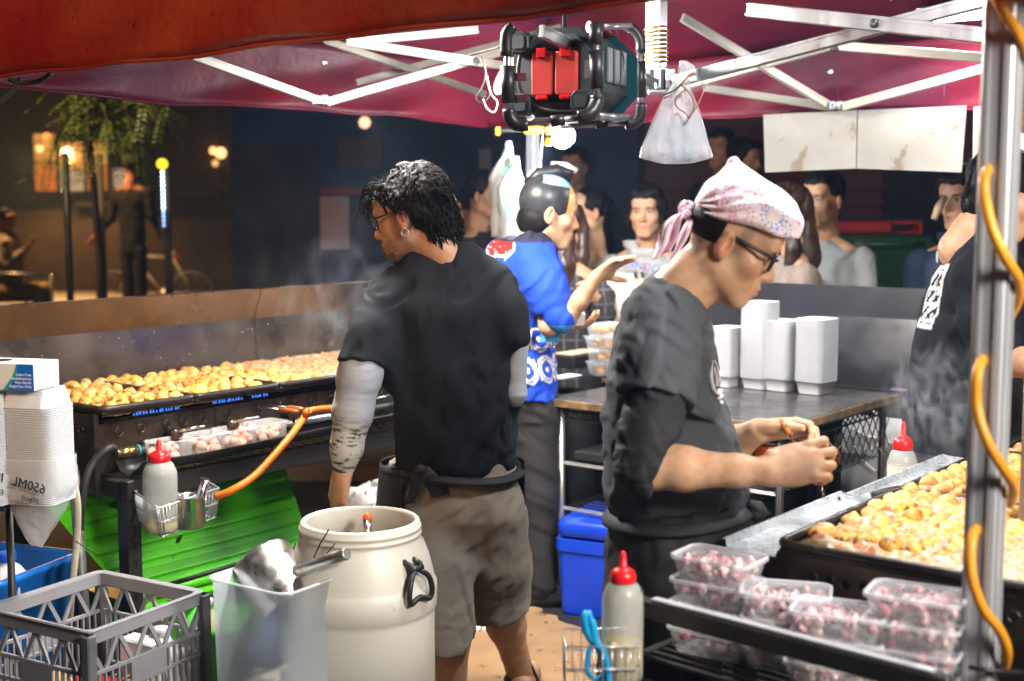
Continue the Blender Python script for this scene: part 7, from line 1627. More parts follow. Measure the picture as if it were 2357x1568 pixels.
FW = [(.06, .02, .12, .03, (.75, .12, .25), (.1, .2, .6)), (.075, .055, .10, .032, (.15, .25, .65), (.8, .6, .2)), (.08, -.005, .065, .03, (.75, .15, .35), (.85, .6, .2)), (.07, .09, .075, .028, (.2, .3, .7), (.8, .2, .35)), (.075, -.07, .09, .03, (.75, .12, .25), (.2, .3, .7)), (.06, .04, .14, .026, (.75, .35, .3), (.2, .3, .7)), (.03, -.07, .15, .025, (.75, .15, .3), (.15, .25, .6)), (.083, .04, .06, .026, (.8, .6, .25), (.75, .15, .35)), (.05, .1, .05, .03, (.2, .3, .7), (.75, .2, .3)), (.085, -.04, .05, .028, (.8, .2, .35), (.8, .6, .2)), (.03, .085, .12, .03, (.8, .25, .4), (.2, .3, .7)), (.0, .02, .15, .03, (.2, .3, .7), (.8, .25, .4))]
for e in (-1, 1):
    for cx, cy, cz, R_, c1, c2 in FW:
        q = P - np.array((e * cx, cy, cz)); dist = np.sqrt((q ** 2).sum(1)); an = np.arctan2(q[:, 2], q[:, 1]); dash = (np.cos(an * 14) > .15)
        for r0, r1, col in ((.25, .42, c2), (.5, .72, c1), (.82, 1.0, c1)):
            w = (dash & (dist > R_ * r0) & (dist < R_ * r1)).astype(float)[:, None] * .8; C = C * (1 - w) + np.array(col) * w
w = smooth01(hnoise(x * 38, y * 38, z * 38, 14), .55, .75)[:, None] * .6 * (y < -.02)[:, None]; C = C * (1 - w) + np.array((.75, .15, .35)) * w
R = np.array(hframe(hf2)); M_BAN = mat('bandana_cloth', (1, 1, 1), vcol=True, rough=.8, bump=.2, bsc=300, bdist=.001, sheen=.1)
bnd = npmesh('bandana', P @ R.T + np.array(hp2), Fc, M_BAN, ban, True, C, True)
F = Field(W2(0, -.12, .02) - Vector((.06, .06, .06)), W2(0, -.12, .02) + Vector((.06, .06, .06)), .003); F.ell(W2(0, -.122, .018), (.018, .02, .022)); F.noise((40, 40, 40), .004, 2); P, Fc = F.surface(); npmesh('knot', P, Fc, M_BAN, bnd, True, np.tile((.8, .55, .68), (len(P), 1)) * (1 + .2 * hnoise(P[:, 0] * 60, P[:, 1] * 60, P[:, 2] * 60, 3))[:, None], True)
def tail(pts, wid, tw, seed):
    q = bez(pts, 24); n = len(q) - 1; vs = []; nb_ = 10
    for i, p in enumerate(q):
        t = i / n; w_ = wid * (.25 + .75 * min(1, t * 2.2)) ; ax_ = Vector((math.cos(tw + .5 * t), -.55 * math.sin(tw), .55 * math.sin(tw + .6)))
        for j in range(nb_ + 1): b = j / nb_ - .5; vs.append(p + ax_ * (w_ * b) + Vector((0, -.012 * math.sin(b * 9 + seed + t * 3) * min(1, t * 3), 0)))
    f = [(i * (nb_ + 1) + j, i * (nb_ + 1) + j + 1, (i + 1) * (nb_ + 1) + j + 1, (i + 1) * (nb_ + 1) + j) for i in range(n) for j in range(nb_)]
    V_ = np.array([tuple(v) for v in vs]); k = hnoise(V_[:, 0] * 30, V_[:, 1] * 30, V_[:, 2] * 30, seed); C_ = np.empty((len(V_), 3)); C_[:] = (.82, .62, .74); w = smooth01(k, .25, .5)[:, None] * .55; C_ = C_ * (1 - w) + np.array((.72, .15, .4)) * w; w = smooth01(-k, .45, .7)[:, None] * .5; C_ = C_ * (1 - w) + np.array((.8, .7, .3)) * w
    o = npmesh('bandana_tail', V_, f, M_BAN, bnd, True, C_, True); md = o.modifiers.new('s', 'SOLIDIFY'); md.thickness = .0015
tail([at(1590, 498, 2.9), at(1565, 492, 2.87), at(1545, 515, 2.86), at(1535, 560, 2.87), at(1522, 588, 2.87)], .05, .25, 1); tail([at(1590, 502, 2.9), at(1578, 530, 2.88), at(1562, 570, 2.88), at(1535, 608, 2.88)], .036, .5, 4)
# picks in his hands
for A, B, C_, lb in ((at(1868, 1040, 2.73), at(1888, 1108, 2.72), at(1897, 1148, 2.71), 'steel pick with a black handle held in the fist above the griddle'), (at(1797, 968, 3.03), at(1818, 1002, 3.0), at(1850, 1060, 2.95), 'pick with amber wooden handle held in the far hand')):
    t = thing('takoyaki_pick', lb, 'pick', A)
    if 'black' in lb: MB().tube([A, A.lerp(B, .5), B], [.007, .009, .006], 10).build('handle', M_BPLAST, t); MB().tube([B, C_], [.003, .0012], 6).build('spike', M_STEEL, t)
    else: MB().tube([A, A.lerp(B, .3), B], [.006, .0095, .008], 10).build('handle', mat('amber_wood', (.5, .2, .03), (.38, .12, .02), rough=.35), t); MB().tube([B, C_], [.003, .0012], 6).build('spike', M_STEEL, t)
# ------------------------------------------------------------------ the man in the blue coat
def vc_mat(nm, rough=.75, **k): return mat(nm, (1, 1, 1), vcol=True, rough=rough, **k)
SK3 = (.56, .33, .2)
blu = thing('person', 'man in bright blue festival coat and black topknot wig cap gesturing to customers', 'person', Vector((at(1240, 1360, 5.15).x, 5.2, .02)))
hp3 = at(1262, 492, 5.02); hf3 = (.95, .12, -.18); W3 = L2W(hp3, hf3, 1.04)
prt = [head(hp3, hf3, .004, 1.04, skin=SK3, neck=(0, -.05, -.18))]
wr3 = at(1372, 640, 4.75); el3 = at(1302, 738, 4.82)
tor = at(1225, 590, 5.05); prt.append(limb([tor, at(1240, 640, 4.92), el3 + Vector((-.06, .02, -.02)), el3, el3.lerp(wr3, .5), wr3], [.05, .04, .037, .037, .032, .025], SK3, .005, dict(w=wr3, d=at(1442, 585, 4.72) - wr3, n=Vector((.5, -.5, -.6)), ts=1, curl=(.16, .18, .22, .3), thumb=(.5, .6, .5), s=1.0, spread=.14)))
wr4 = at(1300, 752, 4.95); prt.append(limb([tor, at(1220, 680, 5.1), at(1275, 745, 5.05), wr4], [.05, .045, .035, .028], SK3, .006, dict(w=wr4, d=Vector((.8, -.2, .1)), n=Vector((-.2, .3, .9)), ts=1, curl=(.4, .4, .4, .4), s=.95)))
P, Fc, C = join(prt); npmesh('body', P, Fc, M_SKIN, blu, True, C, True)
cx3 = at(1235, 0, 5.1).x
F = Field((cx3 - .32, 4.75, at(0, 915, 5.1).z - .01), (cx3 + .3, 5.42, at(0, 535, 5.05).z + .06), .0065)
F.loft(rows_px([(912, 1168, 1283, 5.1, .17), (860, 1165, 1281, 5.1, .175), (780, 1160, 1277, 5.1, .18), (700, 1145, 1290, 5.08, .18), (640, 1132, 1298, 5.07, .18), (600, 1130, 1290, 5.06, .17), (570, 1145, 1278, 5.05, .14), (548, 1170, 1262, 5.04, .09)], 5.1, .17), k=.01)
F.chain([at(1225, 585, 4.95), at(1255, 660, 4.86), at(1290, 730, 4.82)], [.075, .078, .066], k=.05); F.cap(at(1256, 700, 4.88), at(1258, 775, 4.9), .07, .05, k=.05, flat=(Vector((.2, 1, 0)), 1.9)); F.cap(at(1160, 590, 5.12), at(1160, 700, 5.16), .08, .075, k=.04)
F.op(lambda X, Y, Z: .006 * hnoise((X + .4 * Z) * 5, Y * 4, (Z - .5 * X) * 3, 51) + .005 * hnoise((X - .6 * Z) * 9, Y * 6, Z * 7, 53), F.lo, F.lo + F.h * F.n, 0, 'd')
zb0, zb1, zb2 = at(0, 905, 5.05).z, at(0, 880, 5.05).z, at(0, 752, 5.05).z
def coat(P):
    C = np.empty((len(P), 3)); C[:] = (.006, .05, .48); x, y, z = P.T; t = np.arctan2(y - 5.1, x - cx3) * .16 + x * .35
    for r, z0 in ((0, (zb1 + .062)), (1, (zb1 + .062 + .125))):
        u = ((t * 9.5 + .5 * r) % 1) - .5; v = (z - z0) / .055; u2 = u / .5 + .35 * v
        d = np.sqrt(u2 ** 2 + v ** 2); ring_ = ((d > .62) & (d < 1.0)) | (d < .22) | ((np.abs(u2) > .78) & (np.abs(v) < .8) & (np.abs(u2) < .95)); ring_ &= (np.abs(v) < 1.05) & (z < zb2 + .01); ring_ &= ~((d > .76) & (d < .84))
        C[ring_] = (.78, .8, .84)
    cf = (P[:, 2] < at(0, 745, 4.86).z) & (P[:, 1] < 4.93) & (P[:, 2] > at(0, 790, 4.86).z) & (P[:, 0] > at(1245, 0, 4.86).x); C[cf] = (.05, .3, .62)
    # red emblem with white border on the back
    ex_, ez_ = at(1148, 0, 5.0).x, at(0, 565, 5.0).z; q = np.sqrt(((x - ex_) / .055) ** 2 + ((z - ez_) / .042) ** 2) + .22 * hnoise(x * 22, x * 0, z * 22, 9); bk_m = (y < 5.1)
    C[(q < 1.2) & bk_m] = (.8, .8, .8); C[(q < .98) & bk_m] = (.7, .012, .012); C[(q < .98) & bk_m & (hnoise(x * 45, x * 0 + 3, z * 45, 6) > .75)] = (.8, .8, .8)
    col = (z > at(0, 556, 5.04).z) & (y < 5.2); C[col] = (.008, .01, .03); return C
cloth(F, 'festival_coat', vc_mat('coat_cloth', .8, bump=.15, bsc=220), blu, coat)
# wig cap with topknot
F = Field((-.12, -.16, -.08), (.12, .13, .2), .004); F.ell((0, -.012, .045), (.088, .108, .1)); F.op(lambda X, Y, Z: np.maximum(-.045 + .55 * np.clip(Y, 0, 1) + .06 * np.exp(-((Y - .0) / .03) ** 2) - Z + 0 * X, Y - .085), F.lo, F.lo + F.h * F.n, .004, 'i')
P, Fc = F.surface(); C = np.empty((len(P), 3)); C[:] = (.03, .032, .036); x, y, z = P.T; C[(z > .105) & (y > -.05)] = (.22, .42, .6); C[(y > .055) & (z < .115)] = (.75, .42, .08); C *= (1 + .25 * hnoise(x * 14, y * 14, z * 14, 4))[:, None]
wg = npmesh('wig_cap', (P * 1.04) @ np.array(hframe(hf3)).T + np.array(hp3), Fc, vc_mat('wig_plastic', .35), blu, True, C, True)
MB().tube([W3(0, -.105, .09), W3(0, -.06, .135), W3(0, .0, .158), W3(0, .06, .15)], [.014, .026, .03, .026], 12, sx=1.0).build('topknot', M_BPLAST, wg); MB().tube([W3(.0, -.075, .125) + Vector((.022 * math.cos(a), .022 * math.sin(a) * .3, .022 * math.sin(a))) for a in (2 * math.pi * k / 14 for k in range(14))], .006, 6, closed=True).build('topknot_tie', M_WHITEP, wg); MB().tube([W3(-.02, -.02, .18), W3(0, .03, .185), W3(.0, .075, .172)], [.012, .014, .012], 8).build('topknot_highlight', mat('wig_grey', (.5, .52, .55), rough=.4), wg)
F = Field((-.11, -.14, -.13), (.11, .06, .05), .004); F.ell((0, -.03, -.03), (.082, .085, .075)); F.op(lambda X, Y, Z: np.maximum(Y - .005 + 0 * X, Z - .02), F.lo, F.lo + F.h * F.n, .004, 'i')
for e in (-1, 1): F.ell((e * .09, .01, -.01), (.03, .035, .04), k=.006, mode='s')
P, Fc = F.surface(); npmesh('hair', (P * 1.04) @ np.array(hframe(hf3)).T + np.array(hp3), Fc, M_HAIR, blu, True, None, True)
# trousers and boots
F = Field((at(1190, 0, 5.1).x - .1, 4.9, .03), (at(1290, 0, 5.1).x + .06, 5.42, at(0, 895, 5.1).z), .009)
for e, dd in ((-1, 5.22), (1, 5.06)): F.chain([Vector((at(1238, 0, 5.1).x + .0, dd, .8)), Vector((at(1240, 0, 5.1).x, dd, .45)), Vector((at(1245, 0, 5.1).x, dd, .1))], [.1, .088, .075], k=.03)
F.loft(rows_px([(960, 1178, 1282, 5.12, .17), (905, 1172, 1282, 5.12, .17), (896, 1176, 1280, 5.12, .16)], 5.1, .17), k=.02); F.noise((4, 4, 7), .006, 5); cloth(F, 'trousers', M_APRON, blu)
for dd in (5.22, 5.06): MB().loop([[Vector((at(1250, 0, 5.1).x + .04 + x, dd + y, z)) for x, y in rrect(.27 * k, .1 * k, .04, 5)] for k, z in ((1, .016), (1, .05), (.8, .1), (.5, .14))], True, True, True).build('boot', M_RUBBER, blu)
o = MB().box(at(1316, 730, 4.9), (.085, .06, .05), Matrix.Rotation(.3, 3, 'Z') @ Matrix.Rotation(.3, 3, 'X'), .002).build('order_pad', M_PAPER); tag(o, 'white order pad held in the hand of the man in the blue coat', 'notepad')

# ------------------------------------------------------------------ queue and passers-by
def figure(label, hpx, hpy, d, f, skin, top, hair='short', rows=None, wide=.42, group=None, hairm=None, res=.006, s=1.0, colf=None, trousers=None, low=0.0, armpose=None, hood=None, floor=0.0):
    hpz = at(hpx, hpy, d); g = thing('person', label, 'person', Vector((hpz.x, hpz.y, floor)), 0, group); Wf = L2W(hpz, f, s)
    fh = Vector((f[0], f[1], 0)).normalized(); sd = Vector((fh.y, -fh.x, 0)); c = hpz - fh * .03; yaw = math.atan2(sd.y, sd.x); H = hpz.z
    hh_ = (hpx * 7 + hpy * 13) % 11 / 10; prt = [head(hpz, f, res * .75, s, skin=skin, neck=(0, -.045, -.2), jaw=.88 + .24 * hh_, nose=.85 + .3 * ((hpx * 3) % 7) / 6, roll=.12 * (hh_ - .5))]
    hips = .5 * (H - floor) + floor + .02
    zs = [(hips - .06, .16, .12), (hips + .08, .165, .125), (H - .52, .17, .125), (H - .36, wide * .45, .125), (H - .29, wide * .47, .115), (H - .25, wide * .40, .095), (H - .215, .10, .075), (H - .195, .07, .065)]
    F = Field((c.x - .4, c.y - .4, hips - .08), (c.x + .4, c.y + .4, H - .15), res * 1.3)
    F.loft([(z, c.x, c.y, a, b, yaw) for z, a, b in zs], k=.01)
    ends = []
    for i, e in enumerate((-1, 1)):
        shd = c + sd * e * (wide * .44); shd.z = H - .29
        if armpose and armpose[i]: elb, wri = armpose[i]
        else: elb = shd + Vector((0, 0, -.28)) + sd * e * .04; wri = elb + fh * .12 + Vector((0, 0, -.2))
        F.chain([shd, elb, elb.lerp(wri, .75)], [.07, .055, .042], k=.04)
        prt.append(limb([Wf(0, -.045, -.19), shd, elb, elb.lerp(wri, .7), wri], [.05, .045, .04, .034, .027], skin, res, dict(w=wri, d=(wri - elb), n=-sd * e, ts=e, s=.95)))
    if hood: F.chain([Wf(-.09, -.03, -.15), Wf(0, -.11, -.13), Wf(.09, -.03, -.15)], [.035, .05, .035], k=.03); F.chain([Wf(-.085, .0, -.16), Wf(-.04, .06, -.2), Wf(.04, .06, -.2), Wf(.085, .0, -.16)], [.03, .026, .026, .03], k=.02)
    F.op(lambda X, Y, Z: .006 * hnoise((X + .4 * Z) * 5, Y * 5, (Z - .4 * X) * 4, 61) + .003 * hnoise(X * 11, Y * 11, Z * 11, 3), F.lo, F.lo + F.h * F.n, 0, 'd')
    P, Fc, C = join(prt); npmesh('body', P, Fc, M_SKIN, g, True, C, True); cloth(F, 'top', top, g, colf)
    # hair
    hm = hairm or M_HAIR; F = Field((-.14, -.18, -.45 if hair == 'long' else -.16), (.14, .14, .2), .005)
    if hair in ('short', 'shaggy'):
        F.ell((0, -.022, .05), (.086, .105, .094)); F.ell((0, .055, .085), (.068, .038, .034), k=.025); F.ell((0, .115, -.045), (.09, .1, .1), k=.01, mode='s')
        for e in (-1, 1): F.ell((e * .1, .02, -.04), (.045, .05, .055), k=.01, mode='s')
        F.op(lambda X, Y, Z: (-.05 if hair == 'short' else -.1) - Z + 0 * X + 0 * Y, F.lo, F.lo + F.h * F.n, .01, 'i')
        if hair == 'shaggy':
            for e in (-1, 1): F.chain([(e * .05, .06, .1), (e * .082, .03, .04), (e * .086, .01, -.05), (e * .07, -.02, -.1)], [.03, .024, .02, .014], k=.02)
    elif hair == 'long':
        F.ell((0, -.022, .05), (.088, .105, .094)); F.ell((0, .115, -.04), (.08, .1, .1), k=.01, mode='s')
        for e in (-1, 1): F.chain([(e * .06, .03, .09), (e * .088, .0, .0), (e * .09, .0, -.15), (e * .08, .03, -.4)], [.03, .03, .035, .025], k=.02)
        F.chain([(0, -.08, .0), (0, -.09, -.2), (0, -.07, -.38)], [.06, .065, .045], k=.04)
    elif hair == 'bun':
        F.ell((0, -.02, .045), (.083, .102, .093)); F.ell((0, .11, -.05), (.09, .1, .105), k=.01, mode='s'); F.ell((0, -.125, .03), (.04, .04, .04), k=.015); F.op(lambda X, Y, Z: -.045 - Z + 0 * X + 0 * Y, F.lo, F.lo + F.h * F.n, .01, 'i')
        for e in (-1, 1): F.ell((e * .1, .015, -.03), (.04, .04, .045), k=.01, mode='s')
    elif hair == 'beanie':
        F.ell((0, -.012, .055), (.09, .112, .1)); F.op(lambda X, Y, Z: (.02 + .2 * Y) - Z + 0 * X, F.lo, F.lo + F.h * F.n, .006, 'i')
    F.noise((14, 14, 9), .005, 3); P, Fc = F.surface(); npmesh('beanie' if hair == 'beanie' else 'hair', (P * s) @ np.array(hframe(f)).T + np.array(hpz), Fc, hm, g, True, None, True)
    # trousers
    tm = trousers or M_APRON; F = Field((c.x - .3, c.y - .3, floor + .02), (c.x + .3, c.y + .3, hips + .05), .012)
    for e in (-1, 1): q = c + sd * e * .09; F.chain([Vector((q.x, q.y, hips)), Vector((q.x, q.y, floor + .48)), Vector((q.x, q.y, floor + .09))], [.1, .075, .06], k=.02)
    cloth(F, 'trousers', tm, g)
    for e in (-1, 1):
        q = c + sd * e * .09 + fh * .05; Rf = Matrix((sd, fh, ZUP)).transposed(); MB().loop([[Vector((q.x, q.y, z + floor)) + Rf @ Vector((x, y, 0)) for x, y in rrect(.095 * k, .27 * k, .04, 4)] for k, z in ((1, .006), (1, .05), (.7, .1))], True, True, True).build('shoe', M_RUBBER, g)
    return g, Wf
QG = None; SKA = (.62, .36, .21); SKB = (.50, .28, .165); SKD = (.42, .24, .14)
M_HOOD = mat('grey_hoodie', (.42, .40, .38), (.36, .34, .32), sc=7, rough=.85, bump=.2, bsc=200); M_CREAM = mat('cream_top', (.62, .50, .27), (.55, .43, .22), rough=.8); M_GTEE = mat('pale_grey_tee', (.36, .38, .36), (.31, .33, .31), rough=.85); M_KNIT = mat('taupe_knit', (.30, .235, .195), (.24, .185, .15), sc=60, rough=.9, bump=.5, bsc=160); M_NVY = mat('navy_sweater', (.012, .024, .055), (.016, .03, .065), rough=.85)
g, Wf = figure('young man with parted black hair in a pale grey hoodie waiting at the counter', 1488, 487, 6.75, (-.28, -.93, -.10), SKA, M_HOOD, 'shaggy', hood=True, s=1.03)
pz = Wf(0, .0, -.35); lettering('lettering', 'ENNDC', mat('print_navy', (.03, .08, .4), rough=.5), g, frame_m(at(1428, 612, 6.58), (1, -.25, -.18), ZUP), .055); lettering('lettering', 'X', M_REDP, g, frame_m(at(1478, 621, 6.55), (1, -.25, -.1), ZUP), .04)
figure('woman with hair tied back in a cream top, seen in profile behind the blue coat', 1352, 492, 7.0, (-.86, -.36, .02), (.62, .38, .22), M_CREAM, 'bun', s=1.06, wide=.38)
figure('man with short black hair in a pale grey tee behind the long-haired woman', 1894, 462, 6.4, (-.72, -.68, -.02), SKA, M_GTEE, 'short', s=1.06, wide=.46)
figure('woman with long dark brown hair in a taupe knit sweater', 1806, 492, 6.0, (-.97, -.15, -.05), SKA, M_KNIT, 'long', hairm=M_HAIRB, s=1.02, wide=.40)
g, Wf = figure('man in navy hoodie with black headphones behind the wheelie bin side', 2214, 462, 5.95, (-.72, -.60, -.05), (.6, .34, .21), M_NVY, 'shaggy', s=1.06, wide=.5, hood=True)
for e in (-1, 1): MB().lathe([(.034, -.014), (.036, 0), (.03, .016), (0, .018)], Wf(e * .085, -.005, -.005), 18, (Wf(e, 0, 0) - Wf(0, 0, 0)).to_track_quat('Z', 'Y').to_matrix()).build('earcup', M_BPLAST, g)
MB().tube(bez([Wf(-.09, -.005, .02), Wf(-.08, -.01, .11), Wf(0, -.015, .158), Wf(.08, -.01, .11), Wf(.09, -.005, .02)], 20), .01, 8).build('headband', M_BPLAST, g)
for a_, b_ in (((2176, 452), (2150, 505)), ((2258, 500), (2238, 545))): MB().tube([at(*a_, 5.86), at((a_[0] + b_[0]) / 2 - 3, (a_[1] + b_[1]) / 2, 5.84), at(*b_, 5.84)], [.012, .018, .014], 8).build('tan_strap', mat('tan_fleece', (.5, .38, .22), rough=.9), g)
lettering('lettering', 'N', mat('print_pale', (.4, .45, .55), rough=.6), g, frame_m(at(2152, 604, 5.72), (1, -.3, 0), ZUP), .07)
def plaid(P):
    C = np.empty((len(P), 3)); C[:] = (.02, .019, .02); a = (P[:, 0] * 16) % 1; b = (P[:, 2] * 16) % 1; C[(a < .12) | (b < .12)] = (.10, .09, .085); return C
ph_w = at(1352, 700, 6.25)
figure('customer in dark plaid shirt with long brown hair half hidden by the blue coat', 1302, 525, 6.45, (.2, .95, -.1), SKB, vc_mat('plaid', .85), 'long', hairm=M_HAIRB, colf=plaid, s=.95, wide=.42, armpose=(None, (at(1385, 720, 6.2), at(1372, 690, 6.15))))
hnd = at(1388, 690, 6.05)
g = thing('phone', 'black phone held by the plaid shirted customer', 'phone', at(1366, 660, 6.0)); MB().box(at(1366, 660, 6.0), (.02, .03, .075), Matrix.Rotation(.5, 3, 'Y'), .004).build('case', M_BPLAST, g)
figure('passer-by in a dark beanie and dark coat behind the back leg', 1072, 492, 7.6, (-.8, -.5, -.1), SKD, mat('dark_coat', (.006, .006, .008), rough=.8), 'beanie', hairm=mat('beanie_dark', (.014, .014, .016), rough=.9), s=.95)
figure('dark-haired man in a black jacket beside the hanging carrier bags', 1118, 452, 7.3, (.85, -.45, -.05), SKD, mat('black_jacket', (.014, .013, .013), rough=.6), 'short', s=1.05)
figure('dim bystander with short hair standing by the maroon wall under the boards', 1660, 345, 9.0, (-.6, -.75, 0), SKD, MATS['dark_coat'], 'short', res=.008, s=1.05, floor=.25)
figure('dim bystander wearing glasses standing by the maroon wall', 1712, 368, 8.7, (.7, -.6, -.1), SKD, MATS['dark_coat'], 'shaggy', res=.008, s=1.05, floor=.2)
figure('dim bystander behind the LED bulb near the navy wall', 1322, 385, 9.2, (-.4, -.85, 0), SKD, MATS['black_jacket'], 'short', res=.008, s=1.05, floor=.2)
# ------------------------------------------------------------------ the worker at the tent leg
wk = thing('person', 'worker in black tee with white back print and apron behind the tent leg', 'person', Vector((at(2230, 0, 4.1).x, 4.1, .02)))
hp6 = at(2310, 452, 4.05); hf6 = (.9, -.25, -.3); 
prt = [head(hp6, hf6, .005, 1.02, skin=(.58, .34, .22), neck=(0, -.06, -.19), neck_r=(.06, .07))]
e6, w6 = at(2330, 830, 3.85), at(2400, 850, 3.7); prt.append(limb([at(2265, 575, 4.06), at(2265, 650, 3.95), at(2290, 800, 3.9), e6, w6], [.05, .05, .05, .048, .035], (.58, .34, .22), .006, dict(w=w6, d=Vector((.8, -.4, -.2)), n=Vector((0, 0, -1)), ts=1, curl=(.7, .8, .9, 1), s=1.0)))
P, Fc, C = join(prt); npmesh('body', P, Fc, M_SKIN, wk, True, C, True)
F = Field((-.11, -.16, -.12), (.11, .12, .18), .005); F.ell((0, -.022, .05), (.09, .108, .096)); F.ell((0, .115, -.045), (.09, .1, .1), k=.01, mode='s'); F.ell((0, -.06, -.03), (.07, .06, .07), k=.02); F.noise((14, 14, 14), .006, 3); P, Fc = F.surface(); npmesh('hair', P @ np.array(hframe(hf6)).T + np.array(hp6), Fc, M_HAIR, wk, True, None, True)
F = Field((at(2080, 0, 4.1).x - .05, 3.7, at(0, 1060, 4.1).z - .02), (at(2420, 0, 4.1).x + .05, 4.5, at(0, 520, 4.1).z + .05), .007)
F.loft(rows_px([(1050, 2082, 2345, 4.12, .16), (960, 2084, 2350, 4.12, .175), (870, 2096, 2352, 4.11, .18), (770, 2112, 2352, 4.1, .185), (690, 2132, 2352, 4.1, .19), (630, 2152, 2350, 4.09, .185), (590, 2180, 2340, 4.09, .165), (562, 2208, 2325, 4.08, .12), (545, 2235, 2305, 4.08, .085)], 4.1, .17), k=.01)
F.cap(at(2262, 575, 4.05), at(2262, 640, 3.94), .06, .085, k=.05); F.chain([at(2262, 650, 3.94), at(2275, 740, 3.9), at(2290, 810, 3.88)], [.085, .082, .078], k=.03)
F.op(lambda X, Y, Z: .006 * hnoise((X - .5 * Z) * 5, Y * 4, (Z + .5 * X) * 3, 71) + .005 * hnoise((X + .7 * Z) * 8, Y * 6, Z * 5, 76), F.lo, F.lo + F.h * F.n, 0, 'd'); F.chain([at(2282, 500, 4.07), at(2270, 556, 4.08)], [.064, .07], k=.01, mode='s')
zc6 = at(0, 680, 4.1).z
def print6(P):
    C = np.empty((len(P), 3)); C[:] = (.011, .0135, .018); x, y, z = P.T; u = (y - 4.06) / .045; v = (z - zc6) / .10; q = np.maximum(np.abs(u), np.abs(v)); reg = (x < at(2200, 0, 4.05).x) & (q < 1)
    n = hnoise(y * 26, z * 26, x * 0, 33); C[reg & ((q > .84) | (np.abs(n) < .28) | (np.abs(v % .5 - .25) < .06))] = (.62, .63, .64); return C
cloth(F, 'tee_shirt', vc_mat('tee_print', .85, weave=.12, bsc=260, spec=.25), wk, print6)
F = Field((at(2080, 0, 4.1).x - .06, 3.8, .02), (at(2360, 0, 4.1).x + .06, 4.4, at(0, 1030, 4.1).z), .012); F.loft([(.04, at(2200, 0, 4.1).x, 4.12, .16, .17, 0), (.4, at(2205, 0, 4.1).x, 4.12, .175, .18, 0), (at(0, 1060, 4.1).z, at(2212, 0, 4.1).x, 4.12, .185, .175, 0), (at(0, 1035, 4.1).z, at(2212, 0, 4.1).x, 4.12, .18, .165, 0)]); F.noise((4, 4, 3), .008, 5); cloth(F, 'apron', M_APRON, wk)
# ------------------------------------------------------------------ cyclist, bicycle, seated passer-by
CD = 16.5
figure('cyclist in a dark jacket and black beanie walking with a white bicycle', 305, 390, CD, (.3, .9, -.1), (.45, .22, .14), MATS['dark_coat'], 'beanie', hairm=MATS['beanie_dark'], res=.01, s=1.25, wide=.56, floor=.0, armpose=((at(255, 505, CD), at(218, 545, CD)), None))
BK = 18.5; bi = thing('bicycle', 'white framed bicycle with a red reflector beside the cyclist', 'bicycle', (fx_(360, BK), BK, 0)); M_BF = mat('bike_white', (.6, .56, .48), rough=.35)
wc = [Vector((fx_(272, BK), BK, .34)), Vector((fx_(440, BK), BK + .05, .34))]
for c in wc:
    w_ = ring(c, Vector((0, 1, 0)), .31, .016, 36, 8).build('wheel', M_RUBBER, bi); ring(c, Vector((0, 1, 0)), .29, .007, 30, 6).build('rim', M_ALU, w_)
    for k in range(10): a = k * math.pi / 5; MB().tube([c, c + Vector((.29 * math.cos(a), 0, .29 * math.sin(a)))], .0015, 4).build('spoke', M_ALU, w_)
bb_ = Vector((fx_(375, BK), BK + .02, .32)); st_top = Vector((bb_.x + .14, BK + .02, .84)); hd_ = Vector((wc[0].x + .2, BK + .02, .88))
for a, b, r in ((bb_, st_top, .018), (bb_, hd_, .02), (st_top, hd_, .018), (bb_, wc[1], .012), (st_top, wc[1], .01), (hd_, wc[0], .016), (st_top, st_top + Vector((.03, 0, .14)), .013)): MB().tube([a, b], r, 8).build('frame_tube', M_BF, bi)
MB().box(st_top + Vector((.03, 0, .15)), (.24, .1, .04), None, .015).build('saddle', M_RUBBER, bi); MB().tube([hd_ + Vector((-.03, -.25, .12)), hd_ + Vector((0, 0, .1)), hd_ + Vector((-.03, .25, .12))], .012, 8).build('handlebar', M_RUBBER, bi); MB().box(st_top + Vector((.06, 0, .02)), (.03, .04, .05), None, .006).build('rear_reflector', M_REDP, bi)
MB().lathe([(.09, -.004), (.09, .004), (0, .004)], bb_ - Vector((0, .03, 0)), 18, Vector((0, -1, 0)).to_track_quat('Z', 'Y').to_matrix()).build('chainring', M_ALU, bi)
sp6 = thing('person', 'seated passer-by in pale top and tan trousers on a bench', 'person', (fx_(30, 15), 15, 0)); sc6 = Vector((fx_(25, 15), 15, .0)); SKS = (.45, .26, .16)
hp7 = Vector((sc6.x - .03, 15, 1.42)); prt = [head(hp7, (.8, -.4, -.3), .007, 1.0, skin=SKS)]
prt.append(limb([sc6 + Vector((-.02, 0, 1.2)), sc6 + Vector((.12, -.1, 1.0)), sc6 + Vector((.26, -.18, 1.1))], [.05, .04, .03], SKS, .008, dict(w=sc6 + Vector((.26, -.18, 1.1)), d=Vector((.6, 0, .6)), n=Vector((-.5, 0, .5)), ts=1)))
P, Fc, C = join(prt); npmesh('body', P, Fc, M_SKIN, sp6, True, C, True)
F = Field(sc6 + Vector((-.35, -.35, .5)), sc6 + Vector((.35, .3, 1.35)), .012); F.chain([sc6 + Vector((-.05, 0, .62)), sc6 + Vector((-.04, 0, .95)), sc6 + Vector((-.02, 0, 1.18))], [.16, .17, .12], k=.05); F.chain([sc6 + Vector((.02, -.16, 1.15)), sc6 + Vector((.05, -.2, .92)), sc6 + Vector((.18, -.16, 1.04))], [.07, .06, .05], k=.03); F.noise((6, 6, 6), .008, 2); cloth(F, 'top', mat('pale_top', (.34, .28, .2), rough=.85), sp6)
F = Field(sc6 + Vector((-.3, -.4, .1)), sc6 + Vector((.6, .3, .75)), .012)
